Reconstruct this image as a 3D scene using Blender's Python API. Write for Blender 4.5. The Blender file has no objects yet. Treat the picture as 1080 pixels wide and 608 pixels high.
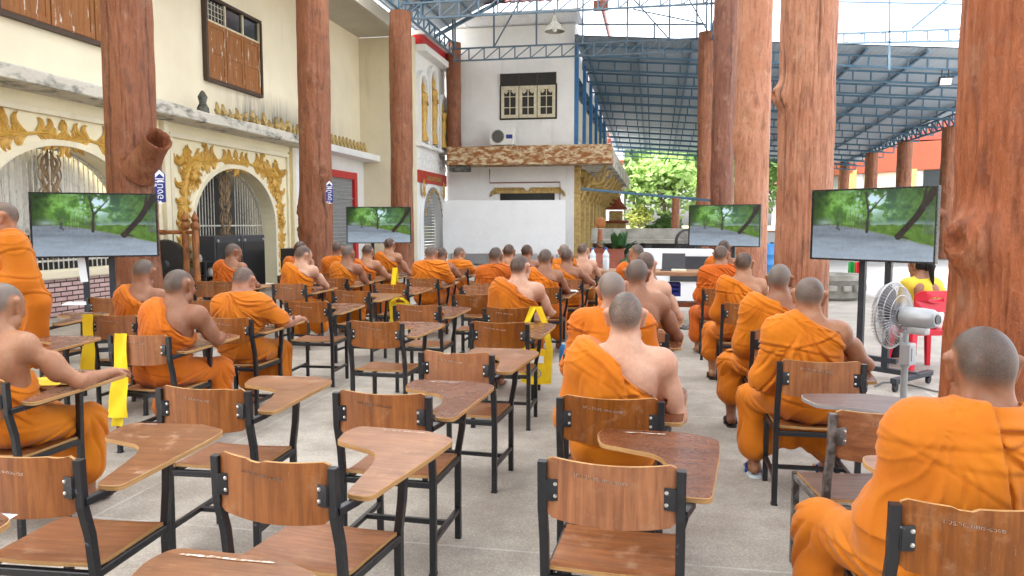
import bpy, bmesh, math, random
import numpy as np
from mathutils import Vector, Matrix, Euler
random.seed(7)
SC = bpy.context.scene
COL = SC.collection
R = math.radians

# ------------------------------------------------------------------ camera, sky, sun, exposure
EYE = 1.55
PITCH = math.atan(68 / 800.0)
YAW = math.atan(150 * math.cos(PITCH) / 800.0)
cam_d = bpy.data.cameras.new('camera')
cam_d.sensor_width = 36.0
cam_d.lens = 800 / 1080 * 36
cam_d.clip_start = 0.05
cam_d.clip_end = 900
cam = bpy.data.objects.new('camera', cam_d)
cam.location = (0, 0, EYE)
cam.rotation_euler = (math.pi / 2 - PITCH, 0, YAW)
COL.objects.link(cam)
SC.camera = cam

SUN_EL, SUN_AZ = 58.0, 250.0      # azimuth clockwise from +Y
W = bpy.data.worlds.new("World")
SC.world = W
W.use_nodes = True
wn = W.node_tree.nodes
wl = W.node_tree.links
bg = wn['Background']
sky = wn.new('ShaderNodeTexSky')
sky.sky_type = 'NISHITA'
sky.sun_disc = False
sky.sun_elevation = R(SUN_EL)
sky.sun_rotation = R(SUN_AZ)
sky.air_density = 1.0
sky.dust_density = 4.0
sky.ozone_density = 1.0
hs = wn.new('ShaderNodeHueSaturation')
hs.inputs['Saturation'].default_value = 0.30      # bright hazy white sky
wl.new(sky.outputs['Color'], hs.inputs['Color'])
wl.new(hs.outputs['Color'], bg.inputs['Color'])
bg.inputs['Strength'].default_value = 0.15
sun_d = bpy.data.lights.new('sun', 'SUN')
sun_d.energy = 2.0
sun_d.angle = R(12)
sun_d.color = (1.0, 0.95, 0.87)
sun = bpy.data.objects.new('sun', sun_d)
sun.rotation_euler = (R(90 - SUN_EL), 0, R(180 - SUN_AZ))
COL.objects.link(sun)
VS = SC.view_settings
VS.view_transform = 'Standard'
VS.look = 'None'
VS.gamma = 1.0
VS.use_curve_mapping = False
VS.exposure = 2.7
SC.render.engine = 'CYCLES'
SC.cycles.use_denoising = True
SC.cycles.max_bounces = 8
SC.cycles.diffuse_bounces = 4
SC.cycles.glossy_bounces = 3
SC.cycles.caustics_reflective = False
SC.cycles.caustics_refractive = False
SC.cycles.sample_clamp_indirect = 6.0

# ------------------------------------------------------------------ measuring helpers
_fw = np.array([-math.sin(YAW) * math.cos(PITCH), math.cos(YAW) * math.cos(PITCH), -math.sin(PITCH)])
_rt = np.array([math.cos(YAW), math.sin(YAW), 0.0])
_up = np.cross(_rt, _fw)
_C = np.array([0, 0, EYE])

def at_Y(u, v, Y):
    d = _fw * 800 + _rt * (u - 540) - _up * (v - 304)
    return _C + d * (Y / d[1])

def at_X(u, v, X):
    d = _fw * 800 + _rt * (u - 540) - _up * (v - 304)
    return _C + d * (X / d[0])

def at_depth(u, v, D):
    d = _fw + _rt * (u - 540) / 800 - _up * (v - 304) / 800
    return _C + d * D

# ------------------------------------------------------------------ numpy value noise
def _hash(ix, iy, iz, seed):
    n = (ix.astype(np.int64) * 374761393 + iy.astype(np.int64) * 668265263 + iz.astype(np.int64) * 2147483647 + seed * 974634541) & 0xFFFFFFFF
    n = ((n ^ (n >> 13)) * 1274126177) & 0xFFFFFFFF
    n = (n ^ (n >> 16)) & 0xFFFF
    return n.astype(np.float32) / 65535.0

def vnoise(x, y, z, seed=0):
    x, y, z = np.broadcast_arrays(np.asarray(x, float), np.asarray(y, float), np.asarray(z, float))
    ix, iy, iz = np.floor(x), np.floor(y), np.floor(z)
    fx, fy, fz = x - ix, y - iy, z - iz
    fx, fy, fz = [f * f * (3 - 2 * f) for f in (fx, fy, fz)]
    r = 0
    for a in (0, 1):
        for b in (0, 1):
            for c in (0, 1):
                r = r + _hash(ix + a, iy + b, iz + c, seed) * (fx if a else 1 - fx) * (fy if b else 1 - fy) * (fz if c else 1 - fz)
    return r * 2 - 1

def fbm(x, y, z, seed=0, o=3):
    r, a, t = 0, 1.0, 0
    for k in range(o):
        r = r + a * vnoise(np.asarray(x) * 2 ** k, np.asarray(y) * 2 ** k, np.asarray(z) * 2 ** k, seed + k * 17)
        t += a
        a *= .5
    return r / t

# ------------------------------------------------------------------ mesh helpers
def set_props(o, label=None, cat=None, group=None, kind=None):
    if label: o['label'] = label
    if cat: o['category'] = cat
    if group: o['group'] = group
    if kind: o['kind'] = kind
    return o

def thing(name, label, cat, loc=(0, 0, 0), rz=0.0, group=None):
    o = bpy.data.objects.new(name, None)
    o.empty_display_size = 0.1
    o.location = loc
    o.rotation_euler = (0, 0, rz)
    COL.objects.link(o)
    return set_props(o, label, cat, group)

def link_mesh(name, me, mats=(), parent=None, loc=None):
    o = bpy.data.objects.new(name, me)
    for m in mats:
        me.materials.append(m)
    COL.objects.link(o)
    if parent is not None:
        o.parent = parent
    if loc is not None:
        o.location = loc
    return o

def copy_tree(o, parent=None):
    c = o.copy()
    COL.objects.link(c)
    c.parent = parent
    for ch in list(o.children):
        copy_tree(ch, c)
    return c

def fast_mesh(name, verts, quads, smooth=True):
    me = bpy.data.meshes.new(name)
    verts = np.asarray(verts, np.float32)
    quads = np.asarray(quads, np.int32)
    n, m = len(verts), len(quads)
    k = quads.shape[1]
    me.vertices.add(n)
    me.vertices.foreach_set('co', verts.ravel())
    me.loops.add(m * k)
    me.loops.foreach_set('vertex_index', quads.ravel())
    me.polygons.add(m)
    me.polygons.foreach_set('loop_start', np.arange(0, m * k, k, dtype=np.int32))
    me.polygons.foreach_set('use_smooth', np.full(m, smooth))
    me.update(calc_edges=True)
    return me

def point_attr(me, name, vals):
    a = me.attributes.new(name, 'FLOAT', 'POINT')
    a.data.foreach_set('value', np.asarray(vals, np.float32))

class MB:
    """collects shapes of one part"""
    def __init__(s):
        s.v, s.f, s.m, s.s = [], [], [], []

    def add(s, vs, fs, mi=0, smooth=False):
        b = len(s.v)
        s.v += [tuple(map(float, p)) for p in vs]
        for f in fs:
            s.f.append(tuple(i + b for i in f))
            s.m.append(mi)
            s.s.append(smooth)

    def box(s, c, d, rot=None, mi=0, bev=0.0, taper=1.0):
        x, y, z = d[0] / 2, d[1] / 2, d[2] / 2
        M = Euler(rot).to_matrix() if rot is not None else Matrix.Identity(3)
        c = Vector(c)
        if bev <= 0:
            vs = []
            for k in (-1, 1):
                t = taper if k > 0 else 1.0
                vs += [(-x * t, -y * t, k * z), (x * t, -y * t, k * z), (x * t, y * t, k * z), (-x * t, y * t, k * z)]
            fs = [(3, 2, 1, 0), (4, 5, 6, 7), (0, 1, 5, 4), (1, 2, 6, 5), (2, 3, 7, 6), (3, 0, 4, 7)]
            s.add([M @ Vector(p) + c for p in vs], fs, mi)
        else:
            bm = bmesh.new()
            bmesh.ops.create_cube(bm, size=1.0)
            for v in bm.verts:
                v.co = Vector((v.co.x * d[0], v.co.y * d[1], v.co.z * d[2]))
            bmesh.ops.bevel(bm, geom=bm.edges[:], offset=bev, segments=2, profile=.6, affect='EDGES')
            bm.verts.index_update()
            s.add([M @ v.co + c for v in bm.verts], [[v.index for v in f.verts] for f in bm.faces], mi)
            bm.free()

    def tube(s, pts, r, n=8, mi=0, cap=True, smooth=True, square=False, up=None):
        """sweep a round (or square, with tiny chamfers) section along pts; r may be a list"""
        pts = [Vector(p) for p in pts]
        rs = r if isinstance(r, (list, tuple)) else [r] * len(pts)
        if square:
            q = .82
            prof = [(-1, -q), (-q, -1), (q, -1), (1, -q), (1, q), (q, 1), (-q, 1), (-1, q)]
            n = 8
            smooth = False
        else:
            prof = [(math.cos(2 * math.pi * k / n), math.sin(2 * math.pi * k / n)) for k in range(n)]
        rings = []
        a = None
        for i, p in enumerate(pts):
            t = (pts[min(i + 1, len(pts) - 1)] - pts[max(i - 1, 0)]).normalized()
            if a is None:
                ref = Vector(up) if up is not None else (Vector((1, 0, 0)) if abs(t.x) < .8 else Vector((0, 1, 0)))
                a = (ref - t * ref.dot(t)).normalized()
            else:
                a = (a - t * a.dot(t)).normalized()
            b = t.cross(a)
            rings.append([p + a * (c * rs[i]) + b * (d * rs[i]) for c, d in prof])
        vs = [p for ring in rings for p in ring]
        fs = []
        for i in range(len(pts) - 1):
            for k in range(n):
                k2 = (k + 1) % n
                fs.append((i * n + k, i * n + k2, (i + 1) * n + k2, (i + 1) * n + k))
        s.add(vs, fs, mi, smooth)
        if cap:
            s.add(rings[0], [tuple(range(n - 1, -1, -1))], mi)
            s.add(rings[-1], [tuple(range(n))], mi)

    def lathe(s, prof, c=(0, 0, 0), n=24, mi=0, smooth=True, axis='z', cap=True):
        c = Vector(c)
        def P(r, h, a):
            x, y = r * math.cos(a), r * math.sin(a)
            return c + (Vector((x, y, h)) if axis == 'z' else Vector((x, h, -y)) if axis == 'y' else Vector((h, x, y)))
        vs = [P(r, h, 2 * math.pi * k / n) for r, h in prof for k in range(n)]
        fs = []
        for i in range(len(prof) - 1):
            for k in range(n):
                k2 = (k + 1) % n
                fs.append((i * n + k, i * n + k2, (i + 1) * n + k2, (i + 1) * n + k))
        s.add(vs, fs, mi, smooth)
        if cap:
            if prof[0][0] > 1e-5: s.add([P(prof[0][0], prof[0][1], 2 * math.pi * k / n) for k in range(n)], [tuple(range(n - 1, -1, -1))], mi)
            if prof[-1][0] > 1e-5: s.add([P(prof[-1][0], prof[-1][1], 2 * math.pi * k / n) for k in range(n)], [tuple(range(n))], mi)

    def prism(s, poly, z0, z1, M=None, mi=0, mi_side=None):
        n = len(poly)
        M = M or Matrix.Identity(4)
        lo = [M @ Vector((p[0], p[1], z0)) for p in poly]
        hi = [M @ Vector((p[0], p[1], z1)) for p in poly]
        s.add(lo, [tuple(range(n - 1, -1, -1))], mi)
        s.add(hi, [tuple(range(n))], mi)
        s.add(lo + hi, [(k, (k + 1) % n, n + (k + 1) % n, n + k) for k in range(n)], mi if mi_side is None else mi_side)

    def sheet(s, grid, mi=0, smooth=True):
        """grid: rows of points"""
        h, w = len(grid), len(grid[0])
        s.add([p for row in grid for p in row], [(i * w + j, i * w + j + 1, (i + 1) * w + j + 1, (i + 1) * w + j) for i in range(h - 1) for j in range(w - 1)], mi, smooth)

    def build(s, name, mats, parent=None, fix=True):
        me = bpy.data.meshes.new(name)
        me.from_pydata(s.v, [], s.f)
        if not isinstance(mats, (list, tuple)): mats = [mats]
        for m in mats: me.materials.append(m)
        me.polygons.foreach_set('material_index', s.m)
        me.polygons.foreach_set('use_smooth', s.s)
        if fix:
            bm = bmesh.new()
            bm.from_mesh(me)
            bmesh.ops.remove_doubles(bm, verts=bm.verts, dist=1e-6)
            bmesh.ops.recalc_face_normals(bm, faces=bm.faces)
            bm.to_mesh(me)
            bm.free()
        me.update()
        if any(s.s): me.set_sharp_from_angle(angle=R(42))
        o = bpy.data.objects.new(name, me)
        COL.objects.link(o)
        if parent is not None: o.parent = parent
        return o

def round_poly(pts, rad, n=5):
    """round the corners of a polygon; rad one number or a list"""
    out = []
    k = len(pts)
    for i in range(k):
        p = Vector(pts[i]).to_2d() if len(pts[i]) > 2 else Vector(pts[i])
        a, b = Vector(pts[i - 1]), Vector(pts[(i + 1) % k])
        r = rad[i] if isinstance(rad, (list, tuple)) else rad
        da, db = (a - p), (b - p)
        r = min(r, da.length * .49, db.length * .49)
        if r < 1e-4:
            out.append(tuple(p)); continue
        p0, p1 = p + da.normalized() * r, p + db.normalized() * r
        for j in range(n + 1):
            t = j / n
            out.append(tuple(p0 * (1 - t) ** 2 + p * (2 * t * (1 - t)) + p1 * t * t))
    return out

def text_mesh(body, size, depth=0.002):
    """lettering as a flat mesh in its own xy plane, centred"""
    cu = bpy.data.curves.new('lettering', 'FONT')
    cu.body = body
    cu.size = size
    cu.align_x = 'CENTER'
    cu.align_y = 'CENTER'
    cu.extrude = depth / 2
    cu.resolution_u = 2
    o = bpy.data.objects.new('lettering', cu)
    COL.objects.link(o)
    dg = bpy.context.evaluated_depsgraph_get()
    me = bpy.data.meshes.new_from_object(o.evaluated_get(dg))
    bpy.data.objects.remove(o)
    me.materials.clear()
    return me

# ------------------------------------------------------------------ materials
class NT:
    def __init__(s, name):
        s.m = bpy.data.materials.new(name)
        s.m.use_nodes = True
        s.n, s.l = s.m.node_tree.nodes, s.m.node_tree.links
        s.b = s.n['Principled BSDF']

    def new(s, t, **kw):
        n = s.n.new(t)
        for k, v in kw.items():
            if k in n.inputs: n.inputs[k].default_value = v
            else: setattr(n, k, v)
        return n

    def link(s, a, b): s.l.new(a, b)

    def coords(s, scale=(1, 1, 1), kind='Object', rnd=False):
        t = s.new('ShaderNodeTexCoord')
        mp = s.new('ShaderNodeMapping')
        mp.inputs['Scale'].default_value = scale
        s.link(t.outputs[kind], mp.inputs['Vector'])
        if rnd:
            oi = s.new('ShaderNodeObjectInfo')
            mu = s.new('ShaderNodeMath', operation='MULTIPLY')
            mu.inputs[1].default_value = 37.0
            s.link(oi.outputs['Random'], mu.inputs[0])
            s.link(mu.outputs[0], mp.inputs['Location'])
        return mp.outputs['Vector']

    def noise(s, vec, scale, detail=4, rough=.55, dist=0.0):
        n = s.new('ShaderNodeTexNoise')
        n.inputs['Scale'].default_value = scale
        n.inputs['Detail'].default_value = detail
        n.inputs['Roughness'].default_value = rough
        n.inputs['Distortion'].default_value = dist
        s.link(vec, n.inputs['Vector'])
        return n.outputs['Fac']

    def ramp(s, fac, stops):
        r = s.new('ShaderNodeValToRGB')
        e = r.color_ramp.elements
        while len(e) > 1: e.remove(e[0])
        e[0].position = stops[0][0]
        c = stops[0][1]
        e[0].color = (c, c, c, 1) if isinstance(c, (int, float)) else (*c, 1)
        for p, c in stops[1:]:
            k = e.new(p)
            k.color = (c, c, c, 1) if isinstance(c, (int, float)) else (*c, 1)
        s.link(fac, r.inputs['Fac'])
        return r.outputs['Color']

    def mix(s, fac, a, b, mode='MIX'):
        n = s.new('ShaderNodeMix', data_type='RGBA', blend_type=mode)
        ins = [i for i in n.inputs]
        def put(sock, v):
            if hasattr(v, 'is_output'): s.link(v, sock)
            elif isinstance(v, (int, float)): sock.default_value = v
            else: sock.default_value = (*v, 1) if len(v) == 3 else v
        put(n.inputs[0], fac)
        put(ins[6], a)
        put(ins[7], b)
        return n.outputs[2]

    def math(s, op, a, b=None, c=None, clamp=False):
        n = s.new('ShaderNodeMath', operation=op)
        n.use_clamp = clamp
        for i, v in enumerate((a, b, c)):
            if v is None: continue
            if hasattr(v, 'is_output'): s.link(v, n.inputs[i])
            else: n.inputs[i].default_value = v
        return n.outputs[0]

    def bump(s, h, strength, dist=0.01, prev=None):
        n = s.new('ShaderNodeBump')
        n.inputs['Strength'].default_value = strength
        n.inputs['Distance'].default_value = dist
        s.link(h, n.inputs['Height'])
        if prev is not None: s.link(prev, n.inputs['Normal'])
        return n.outputs['Normal']

    def out(s, color=None, rough=None, normal=None, metal=None, spec=None):
        for k, v in (('Base Color', color), ('Roughness', rough), ('Normal', normal), ('Metallic', metal), ('Specular IOR Level', spec)):
            if v is None: continue
            if hasattr(v, 'is_output'): s.link(v, s.b.inputs[k])
            elif isinstance(v, (int, float)): s.b.inputs[k].default_value = v
            else: s.b.inputs[k].default_value = (*v, 1)
        return s.m

def plain(name, col, rough=.6, metal=0.0, var=.18, scale=9.0, bump=.15, spec=.5, kind='Object'):
    """one base colour with soft mottling, a little grime and a fine relief"""
    t = NT(name)
    v = t.coords(kind=kind)
    n = t.noise(v, scale, 5, .6)
    n2 = t.noise(v, scale * 6, 3, .6)
    c = t.mix(t.ramp(n, [(.3, 0.0), (.7, 1.0)]), tuple(x * (1 - var) for x in col), tuple(min(1, x * (1 + var * .6)) for x in col))
    rr = t.math('MULTIPLY_ADD', n2, .25, max(0.03, rough - .12))
    return t.out(c, rr, t.bump(n2, bump, .004), metal, spec)

def two_tone(name, a, b, lo, hi, scale=(1, 1, 1), nscale=4.0, rough=.7, bump=.3, detail=6, dist=0.0, nrough=.62, bdist=.006, rnd=False, metal=0.0):
    t = NT(name)
    v = t.coords(scale, rnd=rnd)
    n = t.noise(v, nscale, detail, nrough, dist)
    n2 = t.noise(v, nscale * 7, 4, .6)
    c = t.mix(t.ramp(n, [(lo, 0.0), (hi, 1.0)]), a, b)
    c = t.mix(.25, c, t.ramp(n2, [(.25, .45), (.75, 1.0)]), 'MULTIPLY')
    return t.out(c, rough, t.bump(n2, bump, bdist), metal)
# ------------------------------------------------------------------ the place's materials
M = {}

def wood_mat(name, a, b, rough, scratch=.5, vert=False):
    """varnished plywood, grain along x, with pale scuffs and dust"""
    t = NT(name)
    v = t.coords((24, 24, 1.8) if vert else (2.2, 26, 26), rnd=True)
    v1 = t.coords((1, 1, 1), rnd=True)
    g = t.noise(v, 1.6, 6, .62, .6)
    blot = t.noise(v1, 5.0, 4, .6)
    oi = t.new('ShaderNodeObjectInfo')
    c = t.mix(t.ramp(g, [(.34, 0.0), (.66, 1.0)]), a, b)
    c = t.mix(t.ramp(blot, [(.35, .0), (.75, .55)]), c, tuple(x * .55 for x in a))
    hsv = t.new('ShaderNodeHueSaturation')
    t.link(t.math('MULTIPLY_ADD', oi.outputs['Random'], .5, .75), hsv.inputs['Value'])
    t.link(t.math('MULTIPLY_ADD', oi.outputs['Random'], -.2, 1.05), hsv.inputs['Saturation'])
    t.link(c, hsv.inputs['Color'])
    c = hsv.outputs['Color']
    # scratches: thin stretched noise, and worn dull patches
    sv = t.coords((50, 50, 4) if vert else (3, 60, 60), rnd=True)
    sc = t.noise(sv, 3.0, 3, .7, 2.5)
    wear = t.noise(v1, 9.0, 6, .7)
    m1 = t.math('MULTIPLY', t.ramp(sc, [(.62, 0.0), (.67, 1.0)]), t.ramp(blot, [(.4, 0.0), (.6, 1.0)]))
    m2 = t.ramp(wear, [(.56, 0.0), (.70, 1.0)])
    mm = t.math('MULTIPLY', t.math('MAXIMUM', m1, t.math('MULTIPLY', m2, .6)), scratch)
    c = t.mix(mm, c, (.48, .30, .18))
    rr = t.math('ADD', t.math('MULTIPLY', wear, .28), t.math('MULTIPLY_ADD', mm, .25, rough - .13))
    return t.out(c, rr, t.bump(g, .10, .002), 0, .38)

M['wood_back'] = wood_mat('varnished_plywood', (.175, .048, .006), (.34, .108, .013), .40, .40, True)
M['wood_seat'] = wood_mat('worn_plywood_seat', (.165, .048, .010), (.29, .098, .022), .36, .6)
M['wood_top'] = wood_mat('worn_plywood_tablet', (.185, .068, .024), (.32, .135, .054), .34, .9)
M['wood_top_red'] = wood_mat('dark_glossy_plywood_tablet', (.125, .038, .016), (.215, .078, .034), .26, .18)
M['ply_edge'] = two_tone('raw_ply_edge', (.50, .29, .11), (.36, .18, .06), .35, .65, (1, 1, 40), 6, .7, .2, rnd=True)
M['wood_grey'] = two_tone('weathered_grey_brown_board', (.085, .045, .034), (.17, .105, .085), .3, .7, (2, 14, 14), 3, .38, .2)
M['edge_grey'] = plain('worn_grey_edge', (.28, .26, .25), .4)

def black_paint():
    t = NT('chipped_black_paint')
    v = t.coords((1, 1, 1), rnd=True)
    n = t.noise(v, 28, 5, .65)
    ch = t.ramp(n, [(.66, 0.0), (.72, 1.0)])
    c = t.mix(ch, (.012, .013, .016), (.12, .13, .15))
    return t.out(c, .36, t.bump(n, .2, .002), 0, .5)
M['black'] = black_paint()
M['grey_tube'] = two_tone('worn_grey_steel', (.045, .036, .032), (.19, .17, .16), .4, .62, (1, 1, 1), 22, .4, .2)
M['screw'] = plain('zinc_screw', (.72, .72, .70), .3, 1.0)
M['stencil'] = two_tone('worn_white_stencil', (.62, .56, .50), (.34, .15, .05), .46, .60, (1, 1, 1), 90, .7, .1)

M['stencil_white'] = two_tone('old_white_paint_stroke', (.66, .60, .53), (.33, .16, .07), .42, .58, (1, 1, 1), 60, .6, .1)
def floor_mat():
    t = NT('washed_gravel_concrete')
    tc = t.new('ShaderNodeTexCoord')
    v = tc.outputs['Object']
    big = t.noise(v, .55, 5, .6)
    mid = t.noise(v, 3.2, 5, .65)
    vo = t.new('ShaderNodeTexVoronoi')
    vo.inputs['Scale'].default_value = 95
    t.link(v, vo.inputs['Vector'])
    grain = t.noise(v, 60, 4, .7)
    c = t.mix(t.ramp(big, [(.3, 0.0), (.7, 1.0)]), (.40, .36, .318), (.525, .485, .432))
    c = t.mix(t.ramp(mid, [(.30, .75), (.60, 0.0)]), c, (.255, .222, .185))
    c = t.mix(.55, c, t.mix(t.ramp(vo.outputs['Distance'], [(.0, 0.0), (.55, 1.0)]), (1.35, 1.3, 1.22), (.62, .60, .57)), 'MULTIPLY')
    c = t.mix(.35, c, t.ramp(grain, [(.3, .55), (.7, 1.3)]), 'MULTIPLY')
    # cast joints: a pale strip every 2.75 m along the rows, 2.7 m across
    sep = t.new('ShaderNodeSeparateXYZ')
    t.link(v, sep.inputs[0])
    def joint(s, off, per):
        a = t.math('ADD', s, -off + per * 40 + per / 2)
        a = t.math('MODULO', a, per)
        a = t.math('ABSOLUTE', t.math('ADD', a, -per / 2))
        return t.math('LESS_THAN', a, .008)
    j = t.math('MAXIMUM', joint(sep.outputs[1], 3.43, 2.75), joint(sep.outputs[0], -2.9, 2.7))
    j = t.math('MULTIPLY', j, t.ramp(mid, [(.35, .10), (.55, .60)]))
    c = t.mix(j, c, (.55, .53, .50))
    h = t.math('ADD', vo.outputs['Distance'], t.math('MULTIPLY', grain, .6))
    rr = t.math('MULTIPLY_ADD', mid, .3, .50)
    return t.out(c, rr, t.bump(h, .35, .003), 0, .4)
M['floor'] = floor_mat()
M['court'] = two_tone('pale_courtyard_concrete', (.42, .40, .37), (.56, .54, .51), .3, .7, (1, 1, 1), .8, .85, .3)
M['earth'] = two_tone('dry_grass_earth', (.13, .14, .05), (.22, .20, .10), .35, .65, (1, 1, 1), .5, .95, .4)

def wall_mat(name, base, stain, amt=.5, streak=True):
    t = NT(name)
    v = t.coords((1, 1, 1))
    vs = t.coords((1.5, 1.5, .16))
    n = t.noise(v, 1.1, 5, .62)
    st = t.noise(vs, 2.2, 6, .66)
    f = t.noise(v, 26, 4, .6)
    c = t.mix(t.ramp(n, [(.3, 0.0), (.72, 1.0)]), base, tuple(x * .88 for x in base))
    c = t.mix(t.math('MULTIPLY', t.ramp(st, [(.56, 0.0), (.76, 1.0)]), amt), c, stain)
    return t.out(c, .82, t.bump(f, .15, .003), 0, .3)
M['cream'] = wall_mat('cream_plaster', (.78, .71, .53), (.40, .36, .27), .35)
def mould_wall():
    t = NT('cream_plaster_with_mould')
    v = t.coords((1, 1, 1))
    n = t.noise(v, 1.1, 5, .62)
    c = t.mix(t.ramp(n, [(.3, 0.0), (.72, 1.0)]), (.87, .80, .63), (.80, .72, .55))
    sep = t.new('ShaderNodeSeparateXYZ')
    t.link(v, sep.inputs[0])
    st = t.noise(t.coords((2, 5, .5)), 1.6, 6, .66)
    def ramp01(s, a, b): return t.math('MULTIPLY_ADD', s, 1 / (b - a), -a / (b - a), clamp=True)
    low = ramp01(sep.outputs[2], 4.95, 3.9)
    far = t.math('MULTIPLY', ramp01(sep.outputs[1], 15.8, 17.4), ramp01(sep.outputs[1], 24.4, 19.0))
    m = t.math('MULTIPLY', t.math('MULTIPLY', low, far), t.ramp(st, [(.30, 0.0), (.62, 1.5)]), clamp=True)
    c = t.mix(m, c, (.17, .165, .15))
    run = t.math('MULTIPLY', t.ramp(t.noise(t.coords((1, 3.2, .12)), 1.4, 6, .7), [(.62, 0.0), (.74, 1.0)]), .45)
    c = t.mix(run, c, (.42, .37, .27))
    return t.out(c, .82, t.bump(t.noise(v, 26, 4, .6), .15, .003), 0, .3)
M['cream_mould'] = mould_wall()
M['cream_light'] = wall_mat('pale_cream_paint', (.84, .765, .54), (.52, .46, .32), .25)
M['white'] = wall_mat('white_plaster', (.86, .86, .85), (.46, .45, .43), .30)
M['white_clean'] = plain('white_board_paint', (.88, .90, .93), .30, 0, .04, 2.0, .02)
M['yellow_trim'] = plain('ochre_trim', (.58, .44, .15), .6)
M['ledge'] = two_tone('weathered_ledge', (.62, .59, .52), (.07, .075, .065), .50, .66, (1, .55, 1.4), 2.8, .9, .5, 8)
M['ledge_white'] = wall_mat('white_ledge', (.84, .84, .84), (.55, .55, .53), .2)
M['soffit'] = wall_mat('grey_soffit', (.50, .46, .38), (.28, .25, .2), .5)
M['rust_band'] = two_tone('rusty_peeling_band', (.30, .115, .03), (.68, .56, .37), .45, .60, (.7, .7, 1.6), 5.0, .85, .15, 8, .4)
M['gold'] = two_tone('gilded_relief', (.66, .41, .085), (.50, .26, .045), .40, .68, (1, 1, 1), 7, .42, .4, metal=.1)
M['gold_pale'] = two_tone('faded_gold_paint', (.58, .40, .13), (.36, .23, .08), .40, .65, (1, 1, 1), 9, .5, .4, metal=.1)
M['figurine'] = two_tone('weathered_gilding', (.60, .43, .16), (.15, .14, .11), .48, .66, (1, 1, 1), 9, .7, .4)
M['moss'] = two_tone('dark_moss_stone', (.05, .052, .045), (.2, .2, .17), .4, .7, (1, 1, 1), 9, .9, .5)
M['grill'] = two_tone('chalky_white_iron', (.62, .60, .54), (.30, .27, .22), .5, .7, (1, 1, 1), 12, .6, .2)
M['grill_bronze'] = two_tone('bronze_iron', (.30, .20, .10), (.14, .09, .05), .4, .66, (1, 1, 1), 12, .5, .2, metal=.3)
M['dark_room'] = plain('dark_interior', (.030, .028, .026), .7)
M['slat'] = plain('whitewashed_slats', (.74, .72, .66), .7, 0, .12)
M['red_paint'] = plain('red_gloss_paint', (.55, .02, .025), .35)
M['shutter_grey'] = plain('grey_roller_shutter', (.26, .27, .28), .55)
M['blue_paint'] = plain('blue_frame_paint', (.02, .14, .36), .5)
M['truss'] = two_tone('blue_grey_steel', (.075, .14, .22), (.12, .17, .21), .35, .65, (1, 1, 1), 3, .5, .1)
M['truss_blue'] = two_tone('blue_steel', (.035, .115, .21), (.07, .14, .2), .35, .65, (1, 1, 1), 3, .5, .1)
M['pink_trim'] = plain('faded_pink_fascia', (.62, .27, .22), .7)
M['rail_rust'] = plain('rust_brown_pipe', (.25, .10, .06), .6)
M['glass_dark'] = plain('dark_glass', (.02, .026, .03), .08, 0, .1, 3, 0)
M['ivory_frame'] = plain('ivory_window_frame', (.66, .60, .44), .6)
M['dark_frame'] = plain('dark_brown_frame', (.06, .035, .022), .6)
M['metal_white'] = plain('white_enamel', (.74, .74, .72), .35, 0, .06)
M['silver'] = plain('silver_plastic', (.37, .39, .41), .34, .25, .08)
M['chrome_wire'] = plain('chrome_wire', (.46, .47, .48), .35, .6, .05)
M['tv_black'] = plain('black_tv_plastic', (.010, .010, .012), .28, 0, .05)
M['stand_black'] = plain('black_powder_coat', (.022, .027, .036), .4)
M['red_plastic'] = plain('red_plastic', (.66, .012, .035), .34, 0, .06)
M['sign_blue'] = plain('blue_sign_paint', (.015, .03, .24), .45)
M['sign_white'] = plain('white_sign_paint', (.84, .84, .86), .5, 0, .05)
M['paper'] = plain('white_paper', (.80, .81, .83), .7, 0, .05)
M['paper_print'] = plain('printed_ink', (.25, .28, .36), .7)
M['black_case'] = plain('black_cabinet', (.018, .018, .02), .45)
M['grey_case'] = plain('dark_grey_cabinet', (.045, .047, .055), .5)
M['table_wood'] = two_tone('old_table_wood', (.28, .12, .055), (.42, .24, .13), .35, .65, (1.2, 10, 10), 3, .5, .2)
M['red_wood'] = two_tone('red_brown_wood', (.22, .055, .025), (.32, .10, .04), .35, .65, (1.2, 10, 10), 3, .45, .2)
M['carved_wood'] = two_tone('carved_orange_wood', (.36, .13, .03), (.16, .05, .015), .42, .62, (1, 1, .4), 14, .5, .6)
M['pet'] = plain('pale_blue_plastic_bottle', (.62, .74, .82), .18)
M['cap_blue'] = plain('blue_cap', (.03, .16, .5), .4)
M['pot'] = two_tone('terracotta_pot', (.34, .09, .05), (.22, .06, .035), .35, .65, (1, 1, 1), 8, .7, .2)
M['leaf_dark'] = two_tone('dark_green_leaf', (.018, .07, .022), (.04, .13, .035), .3, .7, (1, 1, 1), 6, .45, .2)
M['concrete_old'] = two_tone('old_concrete', (.36, .35, .31), (.22, .21, .18), .35, .65, (1, 1, 1), 3, .9, .4)
M['blue_drum'] = plain('blue_plastic_drum', (.04, .22, .52), .4)
M['rubber'] = plain('black_rubber', (.016, .016, .017), .6)
M['sandal_blue'] = plain('blue_rubber_strap', (.02, .06, .30), .5)
M['sandal_sole'] = plain('pale_foam_sole', (.60, .72, .80), .6)
M['sandal_black'] = plain('black_sandal', (.018, .014, .012), .6)
M['tile_red'] = two_tone('red_clay_tiles', (.36, .07, .04), (.22, .05, .035), .35, .65, (1, 1, 1), 5, .7, .4)
M['orange_trim'] = plain('orange_roof_trim', (.27, .055, .022), .6)
M['sky_white_wall'] = plain('distant_white_wall', (.72, .76, .80), .8)
M['sign_red'] = plain('red_sign_board', (.42, .035, .018), .5)
M['cord'] = plain('grey_cable', (.12, .12, .12), .5)
M['book_tan'] = plain('cream_booklet', (.75, .68, .5), .7)

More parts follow.
